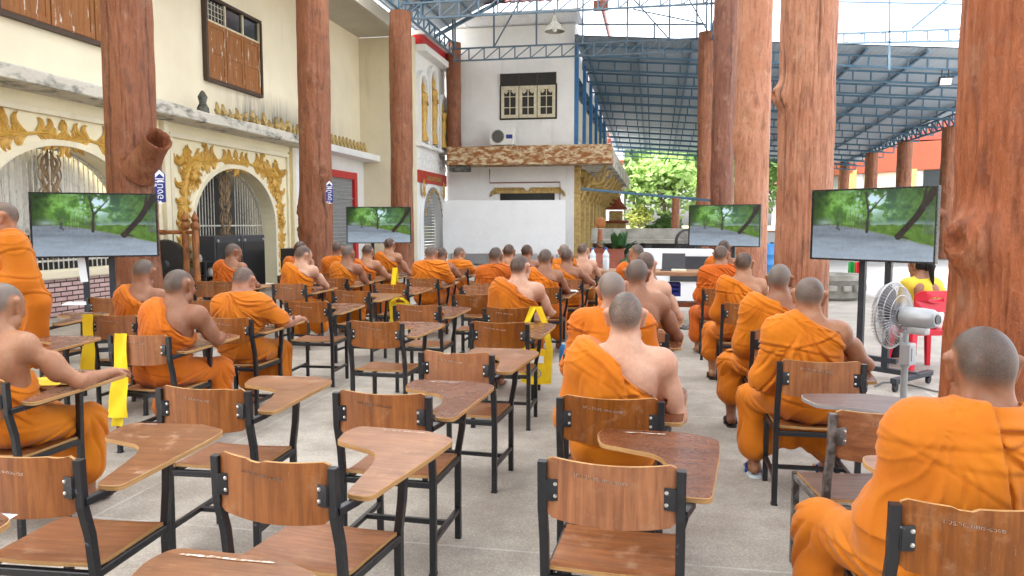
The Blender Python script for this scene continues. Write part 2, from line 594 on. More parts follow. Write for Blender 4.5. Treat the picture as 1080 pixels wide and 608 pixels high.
def brick_mat():
    t = NT('pink_brick_dark_mortar')
    v = t.coords((1, 1, 1))
    # the wall lies in the yz plane: swing y -> x, z -> y
    cx = t.new('ShaderNodeSeparateXYZ')
    t.link(v, cx.inputs[0])
    cb = t.new('ShaderNodeCombineXYZ')
    t.link(cx.outputs[1], cb.inputs[0])
    t.link(cx.outputs[2], cb.inputs[1])
    b = t.new('ShaderNodeTexBrick')
    b.inputs['Scale'].default_value = 1.0
    b.inputs['Brick Width'].default_value = .26
    b.inputs['Row Height'].default_value = .082
    b.inputs['Mortar Size'].default_value = .012
    b.inputs['Color1'].default_value = (.60, .43, .40, 1)
    b.inputs['Color2'].default_value = (.50, .33, .31, 1)
    b.inputs['Mortar'].default_value = (.07, .035, .035, 1)
    t.link(cb.outputs[0], b.inputs['Vector'])
    n = t.noise(v, 18, 4)
    c = t.mix(.3, b.outputs['Color'], t.ramp(n, [(.3, .5), (.7, 1.2)]), 'MULTIPLY')
    return t.out(c, .8, t.bump(t.math('SUBTRACT', 1.0, b.outputs['Fac']), .6, .01))
M['brick'] = brick_mat()

def bark_mat(name, a, b, dark, dust=.30):
    t = NT(name)
    v = t.coords((1, 1, 1))
    vz = t.coords((6, 6, 1.3))
    n = t.noise(v, 1.5, 6, .62)
    g = t.noise(vz, 2.2, 5, .6, .5)
    f = t.noise(t.coords((1, 1, .45)), 34, 5, .7)
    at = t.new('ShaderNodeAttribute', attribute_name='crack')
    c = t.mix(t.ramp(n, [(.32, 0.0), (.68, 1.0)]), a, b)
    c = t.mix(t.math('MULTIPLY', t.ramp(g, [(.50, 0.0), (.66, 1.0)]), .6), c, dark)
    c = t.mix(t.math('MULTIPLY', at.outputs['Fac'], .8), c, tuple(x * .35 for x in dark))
    worn = t.ramp(t.noise(t.coords((1, 1, .6)), 4.5, 7, .72), [(.55, 0.0), (.68, 1.0)])
    c = t.mix(t.math('MULTIPLY', worn, dust), c, (.50, .31, .20))
    c = t.mix(.4, c, t.ramp(f, [(.25, .5), (.7, 1.15)]), 'MULTIPLY')
    h = t.math('ADD', f, t.math('MULTIPLY', g, 1.2))
    rr = t.math('MULTIPLY_ADD', n, .25, .36)
    return t.out(c, rr, t.bump(h, .85, .022), 0, .45)
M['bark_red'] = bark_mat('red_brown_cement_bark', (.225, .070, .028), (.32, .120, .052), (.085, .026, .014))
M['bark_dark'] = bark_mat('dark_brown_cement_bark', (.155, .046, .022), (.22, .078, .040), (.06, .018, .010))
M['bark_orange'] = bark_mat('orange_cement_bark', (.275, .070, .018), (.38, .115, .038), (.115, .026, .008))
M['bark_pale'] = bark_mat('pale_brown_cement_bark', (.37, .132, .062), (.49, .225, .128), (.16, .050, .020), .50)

def shutter_mat():
    t = NT('peeling_orange_shutter_wood')
    v = t.coords((6, 6, .5))
    v1 = t.coords((9, 9, 1.3))
    g = t.noise(v, 3, 6, .6, .3)
    p = t.noise(v1, 1.3, 7, .68)
    c = t.mix(t.ramp(g, [(.3, 0.0), (.7, 1.0)]), (.22, .075, .018), (.36, .145, .04))
    c = t.mix(t.ramp(p, [(.60, 0.0), (.66, .9)]), c, (.70, .68, .62))
    return t.out(c, .7, t.bump(g, .3, .004))
M['shutter'] = shutter_mat()

def sheet_mat(name, a, b, axis=1, per=.19, bump=.8):
    """ribbed metal sheet, ribs across the given axis"""
    t = NT(name)
    tc = t.new('ShaderNodeTexCoord')
    sep = t.new('ShaderNodeSeparateXYZ')
    t.link(tc.outputs['Object'], sep.inputs[0])
    w = t.math('SINE', t.math('MULTIPLY', sep.outputs[axis], 2 * math.pi / per))
    w = t.ramp(t.math('MULTIPLY_ADD', w, .5, .5), [(.55, 0.0), (.85, 1.0)])
    n = t.noise(tc.outputs['Object'], .8, 5, .6)
    c = t.mix(t.ramp(n, [(.3, 0.0), (.7, 1.0)]), a, b)
    return t.out(c, .5, t.bump(w, bump, .03), .2)
M['roof_sheet'] = sheet_mat('blue_grey_roof_sheet', (.30, .36, .42), (.40, .45, .50), 1)
M['roof_far'] = sheet_mat('weathered_grey_roof_sheet', (.25, .31, .385), (.32, .37, .42), 0, .19, .3)

def added_skylight_mat():  # translucent roof strips, added to let more light in from above
    t = NT('added_milky_sheet')
    tr = t.new('ShaderNodeBsdfTranslucent')
    tr.inputs['Color'].default_value = (.80, .82, .82, 1)
    ms = t.new('ShaderNodeMixShader')
    ms.inputs[0].default_value = .85
    t.out((.75, .77, .77), .4)
    t.link(t.b.outputs[0], ms.inputs[1])
    t.link(tr.outputs[0], ms.inputs[2])
    t.link(ms.outputs[0], t.n['Material Output'].inputs['Surface'])
    return t.m
M['added_skylight'] = added_skylight_mat()
M['rear_light_blocker'] = plain('brown_light_blocker', (.16, .11, .08), .7)  # for the unseen light blocker behind the camera

def skin_mat():
    t = NT('skin')
    oi = t.new('ShaderNodeObjectInfo')
    v = t.coords((1, 1, 1))
    st = t.new('ShaderNodeAttribute', attribute_name='stub')
    lp = t.new('ShaderNodeAttribute', attribute_name='lip')
    n = t.noise(v, 7, 4, .6)
    fine = t.noise(v, 260, 3, .8)
    f2 = t.noise(v, 45, 4, .65)
    c = t.mix(t.ramp(n, [(.3, .0), (.7, .9)]), oi.outputs['Color'], t.mix(1.0, oi.outputs['Color'], (.84, .64, .56), 'MULTIPLY'))
    c = t.mix(.35, c, t.ramp(f2, [(.25, .6), (.7, 1.15)]), 'MULTIPLY')
    mole = t.ramp(t.noise(v, 38, 2, .5), [(.735, 0.0), (.76, .6)])
    c = t.mix(mole, c, (.10, .05, .03))
    c = t.mix(t.math('MULTIPLY', lp.outputs['Fac'], .5), c, (.30, .09, .07))
    ik = t.new('ShaderNodeAttribute', attribute_name='ink')
    c = t.mix(t.math('MULTIPLY', ik.outputs['Fac'], .7), c, (.10, .13, .12))
    hair = t.mix(oi.outputs['Alpha'], (.013, .009, .0065), (.225, .20, .178))
    hd = t.math('MULTIPLY', st.outputs['Fac'], t.math('MULTIPLY_ADD', t.ramp(fine, [(.35, 0.0), (.65, 1.0)]), .40, t.math('MULTIPLY_ADD', t.math('ADD', f2, n), .45, .20)), clamp=True)
    c = t.mix(hd, c, hair)
    t.b.inputs['Subsurface Weight'].default_value = .12
    t.b.inputs['Subsurface Radius'].default_value = (.02, .008, .004)
    t.b.inputs['Subsurface Scale'].default_value = .5
    return t.out(c, .47, t.bump(t.math('ADD', fine, t.math('MULTIPLY', f2, .5)), .10, .002), 0, .4)
M['skin'] = skin_mat()

def cloth_mat(name):
    t = NT(name)
    oi = t.new('ShaderNodeObjectInfo')
    v = t.coords((1, 1, 1), rnd=True)
    n = t.noise(v, 3.5, 5, .6)
    wr = t.noise(t.coords((1, 1, .5), rnd=True), 9, 3, .5, .8)
    tc = t.new('ShaderNodeTexCoord')
    weave = t.noise(tc.outputs['Object'], 420, 2, .5)
    c = t.mix(t.ramp(n, [(.3, 0.0), (.7, 1.0)]), t.mix(1.0, oi.outputs['Color'], (.84, .70, .7), 'MULTIPLY'), oi.outputs['Color'])
    b1 = t.bump(wr, .45, .014)
    t.b.inputs['Sheen Weight'].default_value = .12
    t.b.inputs['Sheen Roughness'].default_value = .5
    return t.out(c, .80, t.bump(weave, .12, .001, b1), 0, .25)
M['cloth'] = cloth_mat('woven_cloth')

def leaf_mat(name, a, b, c3):
    t = NT(name)
    v = t.coords((1, 1, 1))
    n = t.noise(v, .7, 3, .6)
    geo = t.new('ShaderNodeNewGeometry')
    c = t.mix(t.ramp(n, [(.35, 0.0), (.65, 1.0)]), a, b)
    c = t.mix(t.math('MULTIPLY', geo.outputs['Random Per Island'], .6), c, c3)
    m = t.out(c, .55)
    tr = t.new('ShaderNodeBsdfTranslucent')
    t.link(c, tr.inputs['Color'])
    ms = t.new('ShaderNodeMixShader')
    ms.inputs[0].default_value = .5
    t.link(t.b.outputs[0], ms.inputs[1])
    t.link(tr.outputs[0], ms.inputs[2])
    t.link(ms.outputs[0], t.n['Material Output'].inputs['Surface'])
    return m
M['leaf_a'] = leaf_mat('bright_green_foliage', (.28, .46, .13), (.40, .56, .20), (.52, .64, .30))
M['leaf_b'] = leaf_mat('mid_green_foliage', (.10, .22, .05), (.17, .31, .07), (.24, .38, .11))
M['leaf_y'] = leaf_mat('yellow_foliage', (.26, .30, .06), (.24, .34, .07), (.38, .36, .10))
M['trunk'] = two_tone('grey_brown_trunk', (.11, .08, .06), (.2, .16, .12), .35, .65, (1, 1, .3), 6, .9, .6)
# ------------------------------------------------------------------ ground
def sheet_obj(name, x0, x1, y0, y1, z, mat):
    b = MB()
    b.add([(x0, y0, z), (x1, y0, z), (x1, y1, z), (x0, y1, z)], [(0, 1, 2, 3)])
    return set_props(b.build(name, mat), kind='structure')
sheet_obj('ground', -400, 400, -300, 600, -.06, M['earth'])
sheet_obj('courtyard', -40, 45, -20, 75, -.03, M['court'])
sheet_obj('floor', -9.7, 4.6, -6, 27.9, 0, M['floor'])

# ------------------------------------------------------------------ cement tree-trunk pillars
def pillar(x, y, z0, z1, r, seed, mat, label, group, knots=(), grooves=1.0, flare=.10, lean=(0, 0), gf=6.0, fine_mesh=False):
    na, nz = (220, int((z1 - z0) / .025)) if fine_mesh else (84, int((z1 - z0) / .045))
    a = np.linspace(0, 2 * np.pi, na, endpoint=False)[None, :]
    z = np.linspace(z0, z1, nz)[:, None]
    ca, sa = np.cos(a), np.sin(a)
    low = fbm(ca * 1.2 + 3, sa * 1.2, z * .55, seed, 2)
    gr = 1 - np.abs(vnoise(ca * gf + .45 * vnoise(ca * 2, sa * 2, z * 1.5, seed + 5), sa * gf, z * .8, seed + 1)) * 2.2
    gr = np.clip(gr, 0, 1) ** 3
    fine = fbm(ca * 9, sa * 9, z * 3.2, seed + 3, 3)
    mid_ = fbm(ca * 2.2 + 7, sa * 2.2, z * 1.5, seed + 31, 3)
    rr = r * (1 + .10 * low + .055 * mid_ + .02 * fine) - grooves * .013 * gr - grooves * .006 * np.clip(1 - 3 * np.abs(vnoise(ca * gf * 2, sa * gf * 2, z * 1.6, seed + 21)), 0, 1)
    rr = rr * (1 + flare * np.exp(-(z - z0) / .45) * (1 + .4 * np.cos(4 * a + seed)))
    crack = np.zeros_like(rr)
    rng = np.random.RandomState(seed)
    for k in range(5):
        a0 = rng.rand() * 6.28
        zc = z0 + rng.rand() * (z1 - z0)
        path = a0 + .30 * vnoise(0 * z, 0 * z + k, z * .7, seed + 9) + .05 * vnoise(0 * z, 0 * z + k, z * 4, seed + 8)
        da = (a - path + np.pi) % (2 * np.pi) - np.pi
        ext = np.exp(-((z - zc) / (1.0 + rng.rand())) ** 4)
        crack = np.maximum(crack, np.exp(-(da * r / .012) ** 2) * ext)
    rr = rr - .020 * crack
    for (kz, ka, ks, kh) in knots:
        da = ((a - ka + np.pi) % (2 * np.pi) - np.pi) * r
        d = np.sqrt(da ** 2 + ((z - kz) * .85) ** 2)
        rr = rr + kh * np.exp(-(d / ks) ** 2) - kh * .75 * np.exp(-(d / (ks * .45)) ** 2) + kh * .12 * np.sin(d / ks * 16) * np.exp(-(d / ks) ** 2)
    t = (z - z0) / (z1 - z0)
    X = rr * ca + lean[0] * t
    Y = rr * sa + lean[1] * t
    V = np.stack([X, Y, np.broadcast_to(z, X.shape)], -1).reshape(-1, 3)
    i = np.arange(nz - 1)[:, None] * na
    j = np.arange(na)[None, :]
    q = np.stack([i + j, i + (j + 1) % na, i + na + (j + 1) % na, i + na + j], -1).reshape(-1, 4)
    me = fast_mesh('tree_trunk_pillar', V, q)
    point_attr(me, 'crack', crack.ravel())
    o = thing('tree_trunk_pillar', label, 'pillar', (x, y, 0), 0, group)
    link_mesh('pillar_shaft', me, [mat], o)
    cap = MB()
    cap.lathe([(0, z1 + .02), (r * .7, z1 + .02), (r * .97, z1 - .03)], n=24, cap=False)
    cap.build('pillar_top', mat, o).location = (lean[0], lean[1], 0)
    return o

def stub(o, p0, p1, r0, r1, mat):
    """sawn hollow branch end"""
    b = MB()
    p0, p1 = Vector(p0), Vector(p1)
    L = (p1 - p0).length
    b.lathe([(r0 * 1.6, 0), (r0 * 1.2, .3 * L), ((r0 + r1) / 2, .6 * L), (r1 * .97, .85 * L), (r1 * 1.04, .97 * L), (r1 * 1.03, L), (r1 * .97, L + .012), (r1 * .88, L), (r1 * .80, L - .03), (r1 * .66, L - .22), (0, L - .24)], n=28, cap=False)
    Q = (p1 - p0).to_track_quat('Z', 'Y').to_matrix()
    rg = random.Random(5)
    b.v = [tuple(Q @ (Vector(v) * (1 + rg.uniform(-.02, .02))) + p0) for v in b.v]
    ob = b.build('branch_stub', mat, o)
    at = ob.data.attributes.new('crack', 'FLOAT', 'POINT')
    return ob

GP = 'cement tree trunk pillars of the pavilion'
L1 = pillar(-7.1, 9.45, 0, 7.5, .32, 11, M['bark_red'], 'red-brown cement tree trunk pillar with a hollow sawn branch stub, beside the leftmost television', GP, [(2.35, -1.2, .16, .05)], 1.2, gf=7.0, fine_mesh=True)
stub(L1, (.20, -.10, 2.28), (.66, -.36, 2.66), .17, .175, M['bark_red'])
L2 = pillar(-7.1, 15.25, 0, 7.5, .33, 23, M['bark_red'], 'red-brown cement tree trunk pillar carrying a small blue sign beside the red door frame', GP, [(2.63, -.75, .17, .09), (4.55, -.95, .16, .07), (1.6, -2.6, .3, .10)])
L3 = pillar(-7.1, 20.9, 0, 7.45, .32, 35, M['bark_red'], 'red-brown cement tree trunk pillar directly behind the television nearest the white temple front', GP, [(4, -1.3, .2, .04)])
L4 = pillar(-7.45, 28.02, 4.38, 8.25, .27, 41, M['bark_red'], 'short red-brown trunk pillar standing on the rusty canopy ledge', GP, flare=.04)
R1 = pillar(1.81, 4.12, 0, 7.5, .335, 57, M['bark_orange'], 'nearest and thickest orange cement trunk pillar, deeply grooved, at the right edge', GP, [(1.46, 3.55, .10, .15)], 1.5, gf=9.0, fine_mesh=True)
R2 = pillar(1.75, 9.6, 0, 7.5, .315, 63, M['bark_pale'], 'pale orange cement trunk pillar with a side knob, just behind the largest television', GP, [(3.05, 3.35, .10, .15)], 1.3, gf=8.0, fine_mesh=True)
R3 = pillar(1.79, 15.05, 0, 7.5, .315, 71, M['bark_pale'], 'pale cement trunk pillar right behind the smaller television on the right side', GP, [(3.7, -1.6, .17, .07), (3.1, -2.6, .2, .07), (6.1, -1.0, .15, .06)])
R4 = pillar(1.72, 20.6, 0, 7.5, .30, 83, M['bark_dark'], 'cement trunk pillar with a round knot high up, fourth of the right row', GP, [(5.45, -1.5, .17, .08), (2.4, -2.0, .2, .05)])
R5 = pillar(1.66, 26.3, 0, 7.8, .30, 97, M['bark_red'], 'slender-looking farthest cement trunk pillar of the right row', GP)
FX = 12.7
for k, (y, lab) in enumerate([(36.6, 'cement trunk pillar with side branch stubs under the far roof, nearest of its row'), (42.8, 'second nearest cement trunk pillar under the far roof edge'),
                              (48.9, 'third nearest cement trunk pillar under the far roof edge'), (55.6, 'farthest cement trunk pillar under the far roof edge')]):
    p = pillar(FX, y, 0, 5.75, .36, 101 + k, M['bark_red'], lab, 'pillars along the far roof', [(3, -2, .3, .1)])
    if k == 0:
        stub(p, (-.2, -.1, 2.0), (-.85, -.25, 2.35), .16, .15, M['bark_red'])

# ------------------------------------------------------------------ gilded scroll relief
def scroll_leaf(b, to3, p, ang, ln, curl, w, h=.035, n=10):
    """one flame leaf lying on a wall: an arc that narrows to a curled tip"""
    x, y = p
    rows = []
    for i in range(n + 1):
        t = i / n
        a = ang + curl * t * t
        if i:
            x += math.cos(a) * ln / n
            y += math.sin(a) * ln / n
        ww = w * (math.sin(math.pi * min(1, .16 + .84 * t)) ** .75) * (1 - .35 * t) + .002
        nx, ny = -math.sin(a), math.cos(a)
        hh = h * (.5 + .5 * math.sin(math.pi * min(1, .2 + t * .8)))
        rows.append([to3(x + nx * ww * s, y + ny * ww * s, hh * e) for s, e in ((-1, 0), (-.72, .75), (-.3, .55), (0, 1.0), (.3, .55), (.72, .75), (1, 0))])
    b.sheet(rows)

def kanok(b, to3, p, ang, size, hand=1):
    """a cluster of flame leaves that fans out along a stem"""
    scroll_leaf(b, to3, p, ang, size, hand * 1.6, size * .16, .05)
    for k in range(5):
        t = .1 + k * .17
        q = (p[0] + math.cos(ang + hand * 1.6 * t * t) * size * t, p[1] + math.sin(ang + hand * 1.6 * t * t) * size * t)
        scroll_leaf(b, to3, q, ang + hand * (.62 - .06 * k), size * (.52 - .03 * k), hand * 1.5, size * .10, .045)
        scroll_leaf(b, to3, q, ang - hand * (.50 - .05 * k), size * (.46 - .04 * k), -hand * 1.5, size * .09, .04)

def medallion(b, to3, c, rx, ry):
    """oval boss wrapped by flame leaves"""
    for ring, (m, n_) in enumerate(((1.0, 11), (.62, 8))):
        for k in range(n_):
            a = 2 * math.pi * k / n_ + ring * .3
            p = (c[0] + math.cos(a) * rx * .28 * m, c[1] + math.sin(a) * ry * .28 * m)
            scroll_leaf(b, to3, p, a, (rx + ry) / 2 * .72 * m, 1.1, (rx + ry) / 2 * .20 * m, .045 + .03 * ring)
    rows = []
    for i in range(6):
        r = i / 5
        rows.append([to3(c[0] + math.cos(a) * rx * .34 * r, c[1] + math.sin(a) * ry * .34 * r, .10 * math.sqrt(max(0, 1 - r * r)) + .01) for a in np.linspace(0, 2 * math.pi, 17)])
    b.sheet(rows)

# ------------------------------------------------------------------ cream building along the left side
XA = -9.7
def arched_wall(b, X, y0, y1, z0, z1, arches, th=.4, sgn=1, mi=0, n=28):
    """wall sheet in the yz plane with arch openings (yc, half width, spring, rise) cut to the floor, with reveals"""
    ys = [y0, y1]
    for yc, hw, sp, ri in arches:
        ys += list(yc + hw * np.sin(np.linspace(-math.pi / 2, math.pi / 2, n)))
    ys = sorted(set(round(float(v), 5) for v in ys))
    def soff(y):
        for yc, hw, sp, ri in arches:
            if abs(y - yc) < hw + 1e-4:
                return sp + ri * math.sqrt(max(0, 1 - ((y - yc) / hw) ** 2))
        return None
    for a, c in zip(ys[:-1], ys[1:]):
        m = soff((a + c) / 2)
        if m is None:
            b.add([(X, a, z0), (X, c, z0), (X, c, z1), (X, a, z1)], [(0, 1, 2, 3)], mi)
        else:
            sa, sc = soff(a), soff(c)
            b.add([(X, a, sa), (X, c, sc), (X, c, z1), (X, a, z1)], [(0, 1, 2, 3)], mi)
            b.add([(X, a, sa), (X, c, sc), (X - th, c, sc), (X - th, a, sa)], [(0, 1, 2, 3)], mi)
    for yc, hw, sp, ri in arches:
        for s in (-1, 1):
            y = yc + s * hw
            b.add([(X, y, z0), (X, y, sp), (X - th, y, sp), (X - th, y, z0)], [(0, 1, 2, 3)], mi)

def arch_ring(b, X, yc, hw, sp, ri, w, d, z0=0, n=40, mi=0):
    """raised moulding round an arch, running down its jambs"""
    path = [(yc - hw, z0)] + [(yc - hw * math.cos(t), sp + ri * math.sin(t)) for t in np.linspace(0, math.pi, n)] + [(yc + hw, z0)]
    rows = []
    for i, (y, z) in enumerate(path):
        if i == 0 or i == len(path) - 1: nx, nz = (-1 if i == 0 else 1), 0
        else:
            t = math.pi * (i - 1) / (n - 1)
            nx, nz = -math.cos(t) / hw, math.sin(t) / ri
            L = math.hypot(nx, nz); nx, nz = nx / L, nz / L
        rows.append([(X - .02, y, z), (X + d, y + nx * .01, z + nz * .01), (X + d, y + nx * w * .4, z + nz * w * .4), (X + d * .5, y + nx * w * .5, z + nz * w * .5), (X + d * .5, y + nx * w, z + nz * w), (X - .02, y + nx * w, z + nz * w)])
    b.sheet(rows, mi, False)

bldA = thing('cream_building', 'long cream two-storey building with gilded arches and shuttered windows along the left side', 'building', (XA, 11, 0))
def partA(mb, name, mats):
    o = mb.build(name, mats)
    o.parent = bldA
    o.matrix_parent_inverse = Matrix.Translation((-XA, -11, 0))
    return o
ARCH = [(5.9, 1.75, 1.5, 1.32), (11.2, 1.75, 1.5, 1.32), (16.5, 1.75, 1.5, 1.32)]
b = MB()
arched_wall(b, XA, 2.0, 19.45, 0, 3.62, ARCH, .42)
partA(b, 'arcade_wall', M['cream_light'])
b = MB()
for yc, hw, sp, ri in ARCH:
    arch_ring(b, XA, yc, hw, sp, ri, .26, .07)
for y0, y1 in ((3.4, 8.4), (8.75, 13.65), (13.98, 19.1)):      # flat frames round each bay
    for (a, c, d, e) in ((y0, y1, 3.30, 3.40), (y0, y0 + .10, 0, 3.30), (y1 - .10, y1, 0, 3.30)):
        b.box((XA + .03, (a + c) / 2, (d + e) / 2), (.07, c - a, e - d), bev=.012)
partA(b, 'arch_moulding', M['cream'])
for y in (8.58, 13.82, 19.3):
    b = MB()
    b.box((XA + .05, y, 1.8), (.12, .16, 3.6), bev=.02)
    partA(b, 'pilaster', M['cream'])
b = MB()
b.box((XA + .02, 19.18, 1.75), (.05, .07, 3.4))
b.box((XA + .02, 13.90, 1.75), (.05, .05, 3.4))
partA(b, 'ochre_band', M['yellow_trim'])
for yc, hw, sp, ri in ARCH[1:]:
    for s in (-1, 1):
        b = MB()
        to3 = lambda u, z, h, s=s, yc=yc: (XA + .015 + h, yc + s * u, z - .10)
        ctrl = [(.10, 3.03), (.50, 3.10), (.85, 3.04), (1.20, 2.98), (1.55, 3.0), (1.85, 2.84), (2.03, 2.45), (2.06, 2.0), (2.10, 1.55), (2.08, 1.1), (2.12, .7), (2.10, .35)]
        pth = []
        for i in range(len(ctrl) - 1):
            for t in np.linspace(0, 1, 7)[:-1]:
                pth.append((ctrl[i][0] * (1 - t) + ctrl[i + 1][0] * t, ctrl[i][1] * (1 - t) + ctrl[i + 1][1] * t))
        b.tube([to3(u, z, .02) for u, z in pth], .030, 6)
        for i in range(1, len(pth) - 1, 2):
            u, z = pth[i]
            gap = abs(u - .68) < .06
            if gap: continue
            ph_ = math.atan2(pth[i + 1][1] - pth[i - 1][1], pth[i + 1][0] - pth[i - 1][0])
            if u < .68: ph_ += math.pi                    # the crown scrolls sweep inwards
            sd = 1 if (i // 2) % 2 else -1
            wide = .75 + .25 * math.sin(i * 1.3)
            scroll_leaf(b, to3, (u, z), ph_ + sd * .55, .46 * wide, sd * 2.2, .082, .05)
            scroll_leaf(b, to3, (u, z), ph_ - sd * .45, .40 * wide, -sd * 2.4, .072, .045)
            scroll_leaf(b, to3, (u, z), ph_ + sd * .15, .36, -sd * .8, .075, .06)
        medallion(b, to3, (1.72, 2.66), .32, .44)
        medallion(b, to3, (2.08, 1.75), .20, .34)
        medallion(b, to3, (2.10, .85), .17, .28)
        kanok(b, to3, (1.35, 2.98), 2.6, .45, -1)
        kanok(b, to3, (2.05, 3.05), -.9, .40, 1)
        kanok(b, to3, (1.75, 3.16), .0, .42, -1)
        partA(b, 'gilded_scrollwork', M['gold'])
# upper storey, ledge, roof slab
b = MB()
b.box((XA - .35, 11.3, 6.0), (.5, 26.6, 4.5))
partA(b, 'upper_wall', M['cream_mould'])
b = MB()
n = 90
prof = [(XA - .1, 3.60), (XA + .50, 3.64), (XA + .52, 3.66), (XA + .52, 3.84), (XA + .49, 3.87), (XA - .1, 3.90)]
rows = []
for i in range(n + 1):
    y = -1 + 20.45 * i / n
    k = .018 * float(vnoise(y * 1.7, 0, 0, 3))
    rows.append([(x, y, z + k * (1 if j in (2, 3, 4) else 0)) for j, (x, z) in enumerate(prof)])
b.sheet(rows, 0, False)
b.add([rows[-1][j] for j in range(6)], [tuple(range(6))])
partA(b, 'ledge', M['ledge'])
b = MB()
b.box((XA + .22, 22.1, 3.72), (.76, 5.25, .20), bev=.01)
partA(b, 'white_ledge', M['ledge_white'])
b = MB()
b.box((XA - .15, 22.1, 1.81), (.3, 5.3, 3.62))
partA(b, 'white_wall', M['white'])
b = MB()
b.box((XA + .60, 24.74, 3.86), (2.32, .36, 7.72))
partA(b, 'return_wall', M['cream'])
b = MB()
b.box((XA + .58, 11.6, 7.86), (2.1, 26.0, .26), bev=.015)
b.box((XA + 1.58, 11.6, 7.66), (.14, 26.0, .18))
partA(b, 'roof_slab', M['soffit'])
# doors behind the arches
def gate(yc, lit, ornament):
    b = MB()
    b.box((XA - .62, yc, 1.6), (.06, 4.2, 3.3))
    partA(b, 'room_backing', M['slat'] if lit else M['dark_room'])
    if lit:
        b = MB()
        for k in range(26):
            y = yc - 1.72 + k * .138
            for z in np.arange(.95, 2.9, .46):
                b.box((XA - .57, y, z + .12 * (k % 3)), (.012, .128, .44), bev=.004)
        partA(b, 'slat_blind', M['slat'])
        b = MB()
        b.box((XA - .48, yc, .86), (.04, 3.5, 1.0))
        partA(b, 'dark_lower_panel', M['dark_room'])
    b = MB()
    hw, sp, ri = 1.74, 1.5, 1.32
    X = XA - .30
    z0 = .78 if lit else .02
    for k in range(31):
        y = -hw + .03 + k * (2 * hw - .06) / 30
        zt = sp + ri * math.sqrt(max(0, 1 - (y / hw) ** 2)) - .015
        if zt - z0 > .1 and not (abs(y) < .42 and not lit):
            b.tube([(X, yc + y, z0), (X, yc + y, zt)], .011, 6)
    for z in ((1.5, .92) if lit else (1.5, .16, .7)):
        b.box((X - .016, yc, z), (.02, 2 * hw - .03, .035))
    b.tube([(X, yc + hw * .985 * math.cos(t), sp + ri * .985 * math.sin(t)) for t in np.linspace(0, math.pi, 40)], .02, 6)
    partA(b, 'iron_grille', M['grill'])
    b = MB()
    to3 = lambda u, z, h: (X + .02 + h, yc + u, z)
    for s in (-1, 1):                               # lotus-and-figure ironwork in the middle
        for j, (z, ln) in enumerate(((.95, .55), (1.3, .6), (1.72, .5), (2.0, .62), (2.25, .5))):
            b.tube([to3(s * (.02 + .15 * math.sin(math.pi * t)), z + ln * t, 0) for t in np.linspace(0, 1, 12)], .014, 6)
            b.tube([to3(s * (.05 + .20 * math.sin(math.pi * t * .8)), z + .1 + ln * .7 * t, 0) for t in np.linspace(0, 1, 12)], .010, 6)
            scroll_leaf(b, to3, (s * .08, z + .1), math.pi / 2 - s * .6, .34, s * 1.1, .05, .02)
            scroll_leaf(b, to3, (s * .04, z + .25), math.pi / 2 - s * .2, .30, s * .7, .04, .02)
    partA(b, 'lotus_ironwork', M['grill_bronze'])
    if lit:
        b = MB()
        for k in range(6):                          # scrolls in the lower grille
            for s in (-1, 1):
                c = yc - 1.45 + k * .58
                b.tube([(X + .01, c + s * .13 + s * .11 * (1 - t * .7) * math.cos(5.5 * t), 1.12 + .16 * (1 - t * .7) * math.sin(5.5 * t)) for t in np.linspace(0, 1, 14)], .011, 5)
        partA(b, 'scroll_ironwork', M['grill_bronze'])
gate(5.9, True, 0)
gate(11.2, True, 0)
gate(16.5, False, 1)
for yc in (5.9, 11.2):
    b = MB()
    b.box((XA - .16, yc, .31), (.22, 3.48, .62))
    partA(b, 'low_brick_wall', M['brick'])
    b = MB()
    b.box((XA - .16, yc, .70), (.32, 3.49, .15), bev=.03)
    b.box((XA - .16, yc, .655), (.26, 3.49, .06))
    partA(b, 'coping', M['cream'])
# door with red frame
b = MB()
b.box((XA + .04, 23.62, 1.6), (.14, .24, 3.2), bev=.01)
b.box((XA + .04, 20.5, 1.6), (.14, .24, 3.2), bev=.01)
b.box((XA + .04, 22.06, 3.08), (.14, 2.88, .22), bev=.01)
partA(b, 'red_door_frame', M['red_paint'])
b = MB()
for k in range(26):
    b.box((XA + .012, 22.06, .06 + k * .1145), (.02, 2.86, .106), bev=.006)
b.box((XA + .03, 22.06, 2.35), (.04, 2.86, .05))
partA(b, 'roller_shutter_door', M['shutter_grey'])
